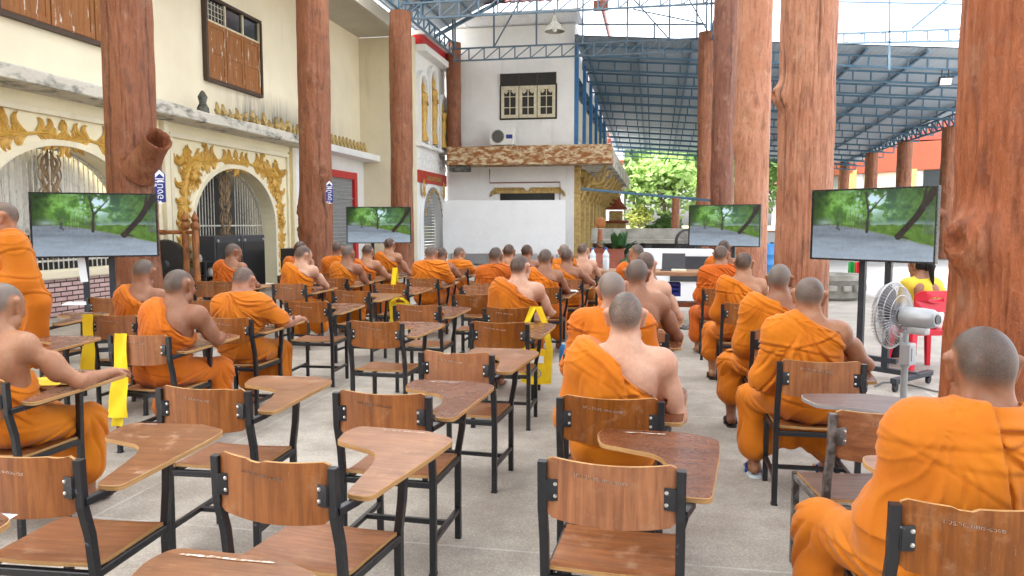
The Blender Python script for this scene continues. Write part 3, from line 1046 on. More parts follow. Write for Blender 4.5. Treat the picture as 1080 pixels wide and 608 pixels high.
# shuttered windows
def shuttered_window(y0, y1, z0, z1, npan, transom):
    f = MB()
    X = XA - .08
    for (a, c, d, e) in ((y0 - .06, y1 + .06, z0 - .07, z0), (y0 - .06, y1 + .06, z1, z1 + .07), (y0 - .07, y0, z0, z1), (y1, y1 + .07, z0, z1)):
        f.box((X + .03, (a + c) / 2, (d + e) / 2), (.12, c - a, e - d))
    fr = partA(f, 'window_frame', M['dark_frame'])
    w = (y1 - y0) / npan
    zt = z1 - transom
    for k in range(npan):
        p = MB()
        yc = y0 + w * (k + .5)
        p.box((X + .03, yc, (z0 + zt) / 2), (.04, w - .02, zt - z0 - .02), bev=.006)
        for s in (-1, 1):
            p.box((X + .055, yc + s * (w / 2 - .06), (z0 + zt) / 2), (.02, .09, zt - z0 - .03), bev=.004)
        for z in (z0 + .07, zt - .07, (z0 + zt) / 2):
            p.box((X + .0545, yc, z), (.018, w - .2, .10), bev=.004)
        q = partA(p, 'wooden_shutter', M['shutter'])
        q.parent = fr
        q.matrix_parent_inverse = Matrix.Identity(4)
    if transom:
        g = MB()
        g.box((X + .0, (y0 + y1) / 2, z1 - transom / 2), (.02, y1 - y0, transom))
        q = partA(g, 'transom_glass', M['glass_dark'])
        q.parent = fr; q.matrix_parent_inverse = Matrix.Identity(4)
        g = MB()
        for k in range(npan + 1):
            g.box((X + .03, y0 + w * k, z1 - transom / 2), (.05, .05, transom))
        g.box((X + .03, (y0 + y1) / 2, zt), (.05, y1 - y0, .05))
        for j in range(5):
            g.tube([(X + .03, y0 + .12 + j * .13, zt + .05), (X + .03, y0 + .12 + j * .13, z1 - .04)], .008, 5)
        for j in range(3):
            g.tube([(X + .03, y0 + .05, zt + .14 + j * .12), (X + .03, y0 + w - .05, zt + .14 + j * .12)], .008, 5)
        q = partA(g, 'transom_bars', M['ivory_frame'])
        q.parent = fr; q.matrix_parent_inverse = Matrix.Identity(4)
shuttered_window(10.1, 13.1, 4.76, 6.6, 3, 0)
shuttered_window(15.55, 17.85, 4.76, 6.5, 3, .48)

# gilded finials and a stone lump standing on the two ledges
def finial_mesh(b, h, w):
    b.lathe([(w * .55, 0), (w * .5, h * .08), (w * .30, h * .14), (w * .42, h * .25), (w * .34, h * .4)], n=10)
    to3 = lambda u, z, e: (e, u, z)
    for s in (-1, 1):
        scroll_leaf(b, lambda u, z, e, s=s: (s * e, u, z), (-.25 * w, h * .2), 1.45, h * .85, .55, w * .34, w * .3)
        scroll_leaf(b, lambda u, z, e, s=s: (s * e, u, z), (.2 * w, h * .22), 1.2, h * .55, -.9, w * .24, w * .25)
        scroll_leaf(b, lambda u, z, e, s=s: (s * e, u, z), (-.3 * w, h * .2), 2.1, h * .42, .9, w * .2, w * .22)
fb = MB()
finial_mesh(fb, .42, .22)
f0 = fb.build('ledge_finial', M['figurine'], fix=False)
f0.location = (XA + .34, 15.3, 3.87)
f0.scale = (.7, .7, .7)
set_props(f0, 'small weathered gold flame finial on the grey mossy ledge above the gilded arch', 'finial', 'gold finials on the mossy ledge')
for k in range(1, 21):
    c = f0.copy()
    COL.objects.link(c)
    c.location = (XA + .30 + .08 * math.sin(k * 2.1), 15.3 + k * .2, 3.87)
    s = .55 + .35 * random.random()
    c.scale = (s, s, s)
    c.rotation_euler = (0, R(random.uniform(-6, 6)), R(random.uniform(-40, 40)))
w0 = None
for k in range(13):
    c = f0.copy()
    COL.objects.link(c)
    c.location = (XA + .30, 20.6 + k * .285, 3.82)
    s = .78 + .1 * random.random()
    c.scale = (s, s, s * 1.05)
    c.rotation_euler = (0, R(-8), R(12))
    set_props(c, 'small gold flame finial in the row on the white ledge above the red door', 'finial', 'gold finials on the white ledge')
b = MB()
b.lathe([(.13, 0), (.12, .1), (.07, .2), (.10, .33), (.04, .44), (0, .47)], n=12)
o = b.build('stone_figure', M['moss'])
o.location = (XA + .33, 14.75, 3.87)
set_props(o, 'dark mossy stone figure at the near end of the row of gold finials', 'figurine')

# ------------------------------------------------------------------ white temple front beyond it
XT, YT0, YT1 = -7.95, 24.93, 28.58
tf = thing('temple_building', 'white temple front with three tall gold-figure niches and a red lettered board', 'building', (XT, 26.7, 0))
def partT(mb, name, mats):
    o = mb.build(name, mats)
    o.parent = tf
    o.matrix_parent_inverse = Matrix.Translation((-XT, -26.7, 0))
    return o
b = MB()
arched_wall(b, XT, YT0, YT1, 0, 7.4, [(26.65, 1.22, 1.75, 1.1)], .35)
partT(b, 'facade_wall', M['white'])
b = MB()
arch_ring(b, XT, 26.65, 1.22, 1.75, 1.1, .22, .09)
partT(b, 'door_arch', M['ledge_white'])
b = MB()
for k in range(27):
    b.box((XT - .25, 26.65, .06 + k * .11), (.03, 2.42, .10), bev=.006)
partT(b, 'roller_shutter_door', M['shutter_grey'])
b = MB()
b.box((XT + .03, 26.75, 3.17), (.08, 3.5, .42), bev=.01)
sb = partT(b, 'lettered_board', M['sign_red'])
me = text_mesh('วัดพระธาตุศรีสงฆ์', .27, .01)
lt = link_mesh('gold_lettering', me, [M['gold_pale']])
lt.matrix_world = Matrix.Translation((XT + .08, 26.75, 3.16)) @ Euler((R(90), 0, R(90))).to_matrix().to_4x4()
lt.parent = tf
lt.matrix_parent_inverse = Matrix.Translation((-XT, -26.7, 0))
for s in (-1, 1):
    b = MB()
    to3 = lambda u, z, h, s=s: (XT + .1 + h, 26.65 + s * u, z)
    kanok(b, to3, (1.05, 2.55), .3, .5, 1)
    b.tube([(XT + .11, 26.65 + s * (.12 + .92 * t), 2.76 - .95 * t * t) for t in np.linspace(0, 1, 9)], .012, 5)
    for k in range(7):
        t = k / 6
        b.lathe([(0, -.05), (.045, 0), (0, .06)], (XT + .12, 26.65 + s * (.15 + .9 * t), 2.72 - .9 * t * t - .04 * (k % 2)), 8)
    partT(b, 'gold_garland', M['gold'])
for yc, top in ((25.42, 6.75), (26.66, 7.15), (27.9, 6.35)):
    b = MB()
    ring = [(yc - .52, 4.25)] + [(yc - .52 * math.cos(t), top - .55 + .55 * math.sin(t)) for t in np.linspace(0, math.pi, 18)] + [(yc + .52, 4.25)]
    inner = [(yc - .36, 4.35)] + [(yc - .36 * math.cos(t), top - .62 + .45 * math.sin(t)) for t in np.linspace(0, math.pi, 18)] + [(yc + .36, 4.35)]
    b.sheet([[(XT - .01, *p) for p in ring], [(XT + .16, *p) for p in ring], [(XT + .16, *p) for p in inner], [(XT + .02, *p) for p in inner]], 0, False)
    b.box((XT + .1, yc, 4.22), (.24, 1.12, .12), bev=.02)
    nf = partT(b, 'niche_frame', M['ledge_white'])
    b = MB()
    H = top - 4.75
    prof = [(.20, 0), (.17, .08), (.10, .2), (.13, .35), (.17, .5), (.13, .62), (.19, .74), (.16, .80), (.05, .83), (.085, .88), (.07, .94), (.035, .97), (0, 1.06)]
    b.lathe([(r_ * .95, z * H) for r_, z in prof], (XT + .10, yc, 4.38), 14)
    to3 = lambda u, z, h: (XT + .04 + h, yc + u, z)
    for s in (-1, 1):
        b.tube([(XT + .12, yc + s * .17, 4.38 + .77 * H), (XT + .2, yc + s * .24, 4.38 + .62 * H), (XT + .24, yc + s * .06, 4.38 + .66 * H)], [.05, .04, .035], 8)
        scroll_leaf(b, to3, (s * .16, 4.5 + .4 * H), math.pi / 2 - s * .5, .5, -s * .9, .07)
        scroll_leaf(b, to3, (s * .16, 4.5 + .7 * H), math.pi / 2 - s * .6, .45, -s * .9, .06)
    q = partT(b, 'gold_figure', M['gold'])
    q.parent = nf; q.matrix_parent_inverse = Matrix.Identity(4)
b = MB()
b.box((XT + .12, 26.75, 7.42), (.5, 3.66, .22), bev=.03)
b.box((XT + .2, 26.75, 7.92), (.6, 3.66, .14), bev=.03)
partT(b, 'cornice', M['ledge_white'])
b = MB()
b.box((XT + .06, 26.75, 7.69), (.36, 3.6, .30))
partT(b, 'red_frieze', M['red_paint'])
b = MB()
for k in range(10):
    for zz in range(2):
        b.box((XT + .01, 25.2 + k * .36 + .1 * zz, 3.62 + zz * .28), (.03, .26, .2), bev=.01)
partT(b, 'white_relief_blocks', M['ledge_white'])

# ------------------------------------------------------------------ white building at the far end
YB, XB = 28.6, -2.98
bb = thing('white_hall_building', 'white two-storey hall with a rusty canopy band and gilded brackets at the far end', 'building', (XB, YB, 0))
def partB(mb, name, mats):
    o = mb.build(name, mats)
    o.parent = bb
    o.matrix_parent_inverse = Matrix.Translation((-XB, -YB, 0))
    return o
b = MB()
b.box((-5.49, YB + 10, 4.45), (5.02, 20, 8.9))
partB(b, 'walls', M['white'])
b = MB()
b.box((-4.55, 28.0, 4.03), (6.05, 1.2, .68), bev=.02)
partB(b, 'rusty_canopy_band', M['rust_band'])
b = MB()
b.box((-2.26, 38.0, 4.03), (1.42, 18.6, .66), bev=.03)
partB(b, 'side_canopy', M['ledge'])
b = MB()
b.box((-7.15, 27.75, 3.58), (.75, .5, .22), bev=.06)
partB(b, 'broken_concrete_patch', M['moss'])
b = MB()
b.box((-5.5, 28.1, 9.0), (5.6, 1.9, .10))
for k in range(7):
    b.box((-7.9 + k * .85, 28.1, 8.94), (.03, 1.9, .03))
partB(b, 'eave_soffit', M['white_clean'])
b = MB()
b.box((-1.9, 33, 9.12), (.08, 12, .30))
b.box((-1.95, 27.3, 9.12), (.5, .3, .3))
partB(b, 'pink_fascia', M['pink_trim'])
b = MB()
rows = []
for i in range(16):
    t = i / 15
    rows.append([(-8.2 + 6.4 * j / 40, 27.0 + 5.2 * t, 9.27 + 2.6 * t + .04 * (j % 2) + .03 * (i % 2)) for j in range(41)])
b.sheet(rows, 0, False)
partB(b, 'tiled_roof', M['tile_red'])
# window on the upper floor
def case_window(xc, z0, z1, w, n, Y, top):
    f = MB()
    f.box((xc, Y - .02, z1 - top / 2), (w, .06, top))
    f.box((xc, Y - .01, (z0 + z1 - top) / 2), (w + .1, .04, z1 - top - z0 + .1))
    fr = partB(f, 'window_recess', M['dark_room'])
    pw = w / n
    for k in range(n):
        p = MB()
        cx = xc - w / 2 + pw * (k + .5)
        h = z1 - top - z0
        for s in (-1, 1):
            p.box((cx + s * (pw / 2 - .07), Y - .06, z0 + h / 2), (.11, .05, h - .02), bev=.006)
        p.box((cx, Y - .06, z0 + .07), (pw - .18, .05, .12), bev=.006)
        p.box((cx, Y - .06, z0 + h - .08), (pw - .18, .05, .14), bev=.006)
        for s in (-1, 1):
            p.box((cx + s * pw * .22, Y - .058, z0 + h - .20), (.14, .04, .14), rot=(0, R(45), 0))
        p.box((cx, Y - .055, z0 + h / 2), (.03, .03, h - .2))
        for j in (1, 2):
            p.box((cx, Y - .054, z0 + h * j / 3), (pw - .2, .03, .03))
        q = partB(p, 'casement', M['ivory_frame'])
        q.parent = fr; q.matrix_parent_inverse = Matrix.Identity(4)
    p = MB()
    for k in range(n + 1):
        p.box((xc - w / 2 + pw * k, Y - .06, z1 - top / 2), (.05, .03, top))
    q = partB(p, 'transom_bars', M['dark_frame'])
    q.parent = fr; q.matrix_parent_inverse = Matrix.Identity(4)
case_window(-4.72, 5.5, 7.16, 2.08, 3, YB, .46)
# ground floor window head with gilded lintel
b = MB()
b.box((-4.75, YB - .01, 2.35), (2.1, .06, .7))
partB(b, 'window_recess', M['glass_dark'])
b = MB()
to3 = lambda u, z, h: (-4.75 + u, YB - .04 - h, z)
b.box((-4.75, YB - .06, 2.74), (2.3, .08, .10))
for k in range(10):
    for s in (-1, 1):
        scroll_leaf(b, to3, (s * (.08 + k * .115), 2.78), math.pi / 2 - s * .6, .22, -s * 1.0, .05)
for s in (-1, 1):
    kanok(b, to3, (s * 1.1, 2.72), math.pi / 2 - s * 1.0, .35, -s)
partB(b, 'gilded_lintel', M['gold_pale'])
b = MB()
b.tube([(-6.2, YB - .05, 3.62), (-6.2, YB - .05, 3.1), (-3.5, YB - .05, 3.1), (-3.5, YB - .05, 2.2)], .02, 6)
partB(b, 'wall_conduit', M['rail_rust'])
# side facade: blue posts, cream panels with dark glass above; gold columns and brackets below
for k in range(6):
    y = YB + .14 + k * 3.2
    b = MB()
    b.box((XB + .06, y, 6.45), (.14, .30, 4.1), bev=.01)
    partB(b, 'blue_post', M['blue_paint'])
    b = MB()
    b.box((XB + .015, y + 1.65, 5.55), (.04, 1.7, 1.5))
    wf = partB(b, 'side_window', M['ivory_frame'])
    b = MB()
    b.box((XB + .03, y + 1.65, 6.75), (.05, 1.7, .8))
    q = partB(b, 'dark_pane', M['glass_dark'])
    q.parent = wf; q.matrix_parent_inverse = Matrix.Identity(4)
for k in range(8):
    y = YB + .25 + k * 2.15
    b = MB()
    b.box((XB + .10, y, 1.85), (.24, .34, 3.7), bev=.03)
    b.box((XB + .12, y, .25), (.36, .46, .5), bev=.03)
    for z in (2.7, 3.3, 3.62):
        b.box((XB + .12, y, z), (.34, .44, .08), bev=.02)
    partB(b, 'gold_pilaster', M['gold_pale'])
    b = MB()
    pts = [(XB + .25 + 1.0 * t, y, 2.45 + 1.15 * t + .22 * math.sin(t * 6.0)) for t in np.linspace(0, 1, 14)]
    b.tube(pts, [.035 + .06 * math.sin(math.pi * min(1, t + .15)) for t in np.linspace(0, 1, 14)], 8)
    for s in (-1, 1):
        to3 = lambda u, z, h, s=s: (XB + u, y + s * (h + .01), z)
        for j in range(5):
            scroll_leaf(b, to3, (.35 + .18 * j, 2.62 + .2 * j), 1.9 - .12 * j, .42, -1.2, .07)
            scroll_leaf(b, to3, (.35 + .18 * j, 2.55 + .2 * j), -.3, .25, 1.5, .05)
        medallion(b, to3, (.35, 3.15), .16, .22)
    partB(b, 'gilded_bracket', M['gold_pale'])
    b = MB()
    b.box((XB + .02, y + 1.1, 1.75), (.05, .9, 2.3))
    partB(b, 'side_door', M['glass_dark'] if k % 2 == 0 else M['ivory_frame'])
b = MB()
b.lathe([(.02, .1), (.16, .0), (.13, -.1), (.0, -.12)], (-1.95, 31.5, 3.52), 14)
o = b.build('canopy_lamp', M['cap_blue'])
set_props(o, 'small blue lamp under the white hall side canopy', 'lamp')

# ------------------------------------------------------------------ pavilion roof
SKY0 = 1.2
pr = thing('pavilion_roof', 'ribbed blue-grey metal roof high over the seating', 'roof', (-2.5, 14, 8))
RX0, RZ0, RXR, RZR, RX1, RZ1 = -8.25, 8.32, -1.5, 11.45, 3.1, 9.35
def roof_strip(y0, y1, name, mat):
    b = MB()
    for (xa, za, xb, zb) in ((RX0, RZ0, RXR, RZR), (RXR, RZR, RX1, RZ1)):
        b.add([(xa, y0, za), (xb, y0, zb), (xb, y1, zb), (xa, y1, za), (xa, y0, za + .03), (xb, y0, zb + .03), (xb, y1, zb + .03), (xa, y1, za + .03)] if mat is M['roof_sheet'] else
              [(xa, y0, za), (xb, y0, zb), (xb, y1, zb), (xa, y1, za)],
              [(0, 1, 2, 3), (7, 6, 5, 4), (0, 4, 5, 1), (3, 2, 6, 7), (0, 3, 7, 4), (1, 5, 6, 2)] if mat is M['roof_sheet'] else [(0, 1, 2, 3)])
    o = b.build(name, mat, fix=False)
    o.parent = pr
    o.matrix_parent_inverse = Matrix.Translation((2.5, -14, -8))
y = -9.0
for k in range(11):                                    # strips invented for top light: metal alternates with milky skylight sheets
    roof_strip(y, y + SKY0, 'roof_sheet', M['roof_sheet'])
    roof_strip(y + SKY0, y + 2.7, 'added_skylight_sheet', M['added_skylight'])
    y += 2.7
roof_strip(y, 27.25, 'roof_sheet', M['roof_sheet'])
b = MB()
b.box((-2.8, -9.1, 5.2), (13.6, .2, 10.4))
o = b.build('rear_light_blocker', M['rear_light_blocker'])  # unseen wall added to hold back low sky light from behind
o.parent = pr
o.matrix_parent_inverse = Matrix.Translation((2.5, -14, -8))
b = MB()
for k in range(9):
    t = k / 8
    x, z = RX0 + (RXR - RX0) * t, RZ0 + (RZR - RZ0) * t - .06
    b.box((x, 10.1, z), (.05, 34.2, .09), rot=(0, -.43, 0))
    x, z = RXR + (RX1 - RXR) * t, RZR + (RZ1 - RZR) * t - .06
    b.box((x, 10.1, z), (.05, 34.2, .09), rot=(0, .43, 0))
o = b.build('purlin', M['truss'])
o.parent = pr
o.matrix_parent_inverse = Matrix.Translation((2.5, -14, -8))
b = MB()
for y in (27.2, 24, 21, 18, 15.2, 9.6, 4.1, -1.5):
    b.tube([(RX0, y, RZ0 - .16), (RXR, y, RZR - .16), (RX1, y, RZ1 - .16)], .06, square=True)
o = b.build('rafter', M['truss'])
o.parent = pr
o.matrix_parent_inverse = Matrix.Translation((2.5, -14, -8))

def lattice(b, p0, p1, h, pitch, r=.022, zig=True):
    """two chords with verticals and diagonals"""
    p0, p1 = Vector(p0), Vector(p1)
    u = Vector((0, 0, h))
    n = max(1, round((p1 - p0).length / pitch))
    b.tube([p0, p1], r * 1.3, square=True)
    b.tube([p0 + u, p1 + u], r * 1.3, square=True)
    for k in range(n + 1):
        a = p0.lerp(p1, k / n)
        b.tube([a, a + u], r, square=True, cap=False)
        if zig and k < n:
            b.tube([a, p0.lerp(p1, (k + 1) / n) + u], r * .8, square=True, cap=False)
def truss_thing(y, lab):
    o = thing('roof_truss', lab, 'truss', (-2.7, y, 7.3), 0, 'lattice beams across the pavilion')
    b = MB()
    lattice(b, (-4.35, 0, -.03), (4.42, 0, -.03), .42, .55, .02)
    b.build('lattice_beam', M['truss'], o)
    for x in (-4.3, -2.9, -1.4, .2, 1.7, 3.1, 4.3):
        b = MB()
        X = x - 2.7
        zr = RZ0 + (RZR - RZ0) * (X - RX0) / (RXR - RX0) if X < RXR else RZR + (RZ1 - RZR) * (X - RXR) / (RX1 - RXR)
        b.tube([(x, 0, .38), (x, 0, zr - 7.3 - .2)], .028, square=True, cap=False)
        b.build('strut', M['truss'], o)
    for q in ([(-2.9, 0, .4), (-1.4, 0, 2.9)], [(3.1, 0, .4), (1.7, 0, 2.0)]):
        b = MB()
        b.tube(q, .022, square=True)
        b.build('brace', M['truss'], o)
truss_thing(15.25, 'blue-grey lattice roof beam nearest the seated monks')
truss_thing(20.95, 'blue-grey lattice roof beam on the pillar behind the far left television')
truss_thing(26.55, 'blue-grey lattice roof beam crossing in front of the white hall window wall')
for x, lab in ((-7.12, 'blue lattice side beam running along the tops of the left pillars'), (1.76, 'blue lattice side beam running along the tops of the right pillars')):
    o = thing('eave_beam', lab, 'truss', (x, 14, 7.5), 0)
    b = MB()
    lattice(b, (0, -14, .02), (0, 12.8, .02), .42, .6, .022)
    b.build('lattice_beam', M['truss_blue'], o)
    for k in range(8):
        b = MB()
        X = x
        zr = RZ0 + (RZR - RZ0) * (X - RX0) / (RXR - RX0) if X < RXR else RZR + (RZ1 - RZR) * (X - RXR) / (RX1 - RXR)
        b.tube([(0, -12.5 + k * 3.6, .44), (0, -12.5 + k * 3.6, zr - 7.6)], .03, square=True, cap=False)
        b.build('strut', M['truss_blue'], o)

# ------------------------------------------------------------------ large far roof
def zfar(x, y): return 8.2 - .076 * (x + 2.85) - .047 * (y - 27.5)
fr_ = thing('courtyard_roof', 'wide low-pitched metal roof over the courtyard beyond the pavilion', 'roof', (5, 41, 6))
b = MB()
rows = [[(x, y, zfar(x, y)) for x in np.linspace(-2.9, 13.4, 12)] for y in np.linspace(27.6, 55.5, 20)]
b.sheet(rows, 0, False)
rows = [[(x, y, zfar(x, y) + .04) for x in np.linspace(13.4, -2.9, 12)] for y in np.linspace(27.6, 55.5, 20)]
b.sheet(rows, 0, False)
o = b.build('roof_sheet', M['roof_far'], fix=False)
o.parent = fr_
o.matrix_parent_inverse = Matrix.Translation((-5, -41, -6))
b = MB()
for x in np.arange(-2.6, 13.5, 1.9):
    b.tube([(x, 27.7, zfar(x, 27.7) - .09), (x, 55.4, zfar(x, 55.4) - .09)], .045, square=True)
o = b.build('rafter', M['truss_blue'])
o.parent = fr_
o.matrix_parent_inverse = Matrix.Translation((-5, -41, -6))
l0 = None
for k in range(14):
    y = 28.3 + k * 2.07
    if l0 is None:
        b = MB()
        lattice(b, (0, 0, 0), (16.2, 0, -.076 * 16.2), .36, .62, .026, False)
        l0 = b.build('far_roof_lattice', M['truss_blue'])
        o = l0
    else:
        o = l0.copy(); COL.objects.link(o)
    o.location = (-2.85, y, zfar(-2.85, y) - .50)
    set_props(o, 'blue lattice purlin under the wide courtyard roof', 'truss', 'blue lattice purlins under the courtyard roof')
b = MB()
lattice(b, (0, 0, 0), (0, 19.6, -.0), .5, .7, .03)
o = b.build('edge_beam', M['truss_blue'])
o.location = (FX, 36.2, 5.76)
set_props(o, 'blue lattice beam on top of the far row of pillars', 'truss')
# pipe frames that rise past the near edge of that roof
Y = 27.35
for name, pipes, lattice_on in (('right', ((882, 36, 1080, 28, .03), (882, 46, 1080, 42, .03), (880, 2, 1080, 6, .025), (938, -30, 938, 74, .03), (1016, -30, 1016, 84, .035), (962, 30, 1003, -4, .04)), True),
                                ('left', ((690, 25, 690, 40, .03), (735, -10, 735, 50, .03), (610, 26, 745, 26, .025), (668, 10, 745, 26, .02), (715, -20, 748, 36, .02)), False)):
    b = MB()
    for u0, v0, u1, v1, r in pipes:
        b.tube([at_Y(u0, v0, Y), at_Y(u1, v1, Y)], r, square=True)
    if lattice_on:
        for k in range(9):
            u = 890 + k * 22
            b.tube([at_Y(u, 36 - (u - 882) * .04, Y), at_Y(u, 46 - (u - 882) * .02, Y)], .025, square=True)
            b.tube([at_Y(u, 46 - (u - 882) * .02, Y), at_Y(u + 22, 36 - (u - 860) * .04, Y)], .018, square=True)
    o = b.build('steel_pipe_frame', M['truss'])
    set_props(o, 'thin steel pipe frame against the white sky right of the thick pillars' if lattice_on else 'thin steel pipes against the white sky between the white hall and the pillars', 'frame')
# ------------------------------------------------------------------ bodies and robes grown from a distance field
class Field:
    def __init__(s, lo, hi, h):
        s.h = h
        s.lo = np.array(lo, float)
        s.n = np.ceil((np.array(hi) - s.lo) / h).astype(int) + 1
        s.ax = [(s.lo[i] + h * np.arange(s.n[i])).astype(np.float32) for i in range(3)]
        s.d = np.full(s.n, 9.0, np.float32)

    def sub(s, lo, hi):
        i0 = np.clip(np.floor((np.array(lo) - s.lo) / s.h).astype(int), 0, s.n - 1)
        i1 = np.clip(np.ceil((np.array(hi) - s.lo) / s.h).astype(int) + 1, 1, s.n)
        sl = tuple(slice(a, b) for a, b in zip(i0, i1))
        return sl, s.ax[0][sl[0]][:, None, None], s.ax[1][sl[1]][None, :, None], s.ax[2][sl[2]][None, None, :]

    def blend(s, sl, dd, k, op='u'):
        d = s.d[sl]
        if op == 's':
            dd = -dd
            hh = np.clip(.5 - .5 * (d - dd) / k, 0, 1) if k > 0 else None
            s.d[sl] = np.maximum(d, dd) if k <= 0 else d * (1 - hh) + dd * hh + k * hh * (1 - hh)
            return
        if k <= 0:
            s.d[sl] = np.minimum(d, dd)
        else:
            hh = np.clip(.5 + .5 * (d - dd) / k, 0, 1)
            s.d[sl] = d + (dd - d) * hh - k * hh * (1 - hh)

    def cone(s, a, b, r1, r2, k=.03, op='u'):
        a, b = np.array(a, float), np.array(b, float)
        m = max(r1, r2) + k + s.h * 4 + .02
        sl, X, Y, Z = s.sub(np.minimum(a, b) - m, np.maximum(a, b) + m)
        ab = b - a
        L = max(float(ab @ ab), 1e-9)
        px, py, pz = X - a[0], Y - a[1], Z - a[2]
        t = np.clip((px * ab[0] + py * ab[1] + pz * ab[2]) / L, 0, 1)
        dd = np.sqrt((px - t * ab[0]) ** 2 + (py - t * ab[1]) ** 2 + (pz - t * ab[2]) ** 2) - (r1 + (r2 - r1) * t)
        s.blend(sl, dd.astype(np.float32), k, op)

    def ell(s, c, r, k=.03, rot=None, op='u'):
        c, r = np.array(c, float), np.array(r, float)
        m = r.max() + k + s.h * 4 + .02
        sl, X, Y, Z = s.sub(c - m, c + m)
        px, py, pz = X - c[0], Y - c[1], Z - c[2]
        if rot is not None:
            Q = np.array(rot)
            px, py, pz = [Q[0][i] * px + Q[1][i] * py + Q[2][i] * pz for i in range(3)]
        k0 = np.sqrt((px / r[0]) ** 2 + (py / r[1]) ** 2 + (pz / r[2]) ** 2)
        k1 = np.sqrt((px / r[0] ** 2) ** 2 + (py / r[1] ** 2) ** 2 + (pz / r[2] ** 2) ** 2) + 1e-6
        s.blend(sl, (k0 * (k0 - 1) / k1).astype(np.float32), k, op)

    def grid(s):
        return s.ax[0][:, None, None], s.ax[1][None, :, None], s.ax[2][None, None, :]

    def mesh(s, name):
        d, h = s.d, s.h
        neg = d < 0
        C = [(0, 0, 0), (1, 0, 0), (0, 1, 0), (1, 1, 0), (0, 0, 1), (1, 0, 1), (0, 1, 1), (1, 1, 1)]
        nx, ny, nz = d.shape
        cnt = np.zeros((nx - 1, ny - 1, nz - 1), np.int8)
        for a, b, c in C:
            cnt += neg[a:nx - 1 + a, b:ny - 1 + b, c:nz - 1 + c]
        act = (cnt > 0) & (cnt < 8)
        I = np.argwhere(act)
        val = np.stack([d[I[:, 0] + a, I[:, 1] + b, I[:, 2] + c] for a, b, c in C], 1)
        acc = np.zeros((len(I), 3))
        w = np.zeros(len(I))
        Ca = np.array(C, float)
        for i in range(8):
            for j in range(i + 1, 8):
                if sum(abs(Ca[i] - Ca[j])) != 1: continue
                m = (val[:, i] < 0) != (val[:, j] < 0)
                t = val[m, i] / (val[m, i] - val[m, j])
                acc[m] += Ca[i] + (Ca[j] - Ca[i]) * t[:, None]
                w[m] += 1
        V = s.lo + h * (I + acc / w[:, None])
        idx = np.full(act.shape, -1, np.int32)
        idx[act] = np.arange(len(I))
        Q = []
        for ax in range(3):
            o1, o2 = [(1, 2), (2, 0), (0, 1)][ax]
            lo_ = [slice(None)] * 3
            hi_ = [slice(None)] * 3
            lo_[ax], hi_[ax] = slice(0, -1), slice(1, None)
            A, B = neg[tuple(lo_)], neg[tuple(hi_)]
            E = np.argwhere(A != B)
            ok = np.ones(len(E), bool)
            for o in (o1, o2):
                ok &= (E[:, o] > 0) & (E[:, o] < d.shape[o] - 1)
            E = E[ok]
            fl = A[E[:, 0], E[:, 1], E[:, 2]]
            def cell(a, b):
                e = E.copy()
                e[:, o1] -= a
                e[:, o2] -= b
                return idx[e[:, 0], e[:, 1], e[:, 2]]
            q = np.stack([cell(1, 1), cell(0, 1), cell(0, 0), cell(1, 0)], 1)
            q[~fl] = q[~fl][:, ::-1]
            Q.append(q)
        Q = np.concatenate(Q)
        Q = Q[(Q >= 0).all(1)]
        return V, Q

def unit(v):
    v = np.array(v, float)
    return v / max(np.linalg.norm(v), 1e-9)

def head_rot(yaw=0.0, pitch=0.0, roll=0.0):
    """columns: right, forward, up of the head"""
    return np.array(Matrix.Rotation(R(yaw), 3, 'Z') @ Matrix.Rotation(R(-pitch), 3, 'X') @ Matrix.Rotation(R(roll), 3, 'Y'))

def put_head(F, H, Q, neck, s=1.0, hs=(1, 1, 1)):
    P = lambda x, y, z: H + Q @ (np.array([x, y, z]) * s)
    E = lambda c, r, k=.02, op='u': F.ell(P(*c), np.array(r) * s, k, Q.tolist(), op)
    E((0, -.012, .030), (.073 * hs[0], .089 * hs[1], .082 * hs[2]), .01)              # skull
    E((0, -.042 * hs[1], .008), (.066 * hs[0], .062, .070), .03)              # occiput
    E((0, .040, .005), (.064, .055, .075), .03)               # brow and face
    E((0, .047, -.058), (.050, .048, .050), .03)              # jaw
    F.cone(P(-.045, .02, -.075), P(0, .078, -.090), .024 * s, .020 * s, .025)
    F.cone(P(.045, .02, -.075), P(0, .078, -.090), .024 * s, .020 * s, .025)
    F.cone(P(0, .092, .005), P(0, .109, -.030), .008 * s, .014 * s, .014)   # nose
    E((-.013, .100, -.034), (.010, .010, .008), .01)
    E((.013, .100, -.034), (.010, .010, .008), .01)
    F.cone(P(-.034, .082, .022), P(.034, .082, .022), .011 * s, .011 * s, .02)  # brow ridge
    for q in (-1, 1):
        E((q * .031, .096, .001), (.016, .012, .010), .012, 's')
        E((q * .031, .083, .001), (.0125, .0125, .0125), .004)
        E((q * .040, .062, -.028), (.022, .025, .020), .025)               # cheek
        F.cone(P(q * .072, -.004, .028), P(q * .084, -.016, .022), .016 * s, .012 * s, .008)   # ear rim
        F.cone(P(q * .084, -.018, .026), P(q * .074, .000, -.032), .011 * s, .009 * s, .010)
        E((q * .086, .003, .004), (.008, .011, .018), .006, 's')
    F.cone(P(-.018, .094, -.058), P(.018, .094, -.058), .006 * s, .006 * s, .010)       # lips
    F.cone(P(-.014, .092, -.067), P(.014, .092, -.067), .0065 * s, .0065 * s, .008)
    F.cone(P(-.022, .102, -.0625), P(.022, .102, -.0625), .002, .002, .004, 's')
    # neck: rises into the skull, with the two cords at the nape
    nb = np.array(neck)
    F.cone(nb, P(0, -.010, -.055), .060 * s, .054 * s, .030)
    for q in (-1, 1):
        F.cone(nb + np.array([q * .055, -.03, -.01]), P(q * .030, -.058, -.03), .026 * s, .020 * s, .03)

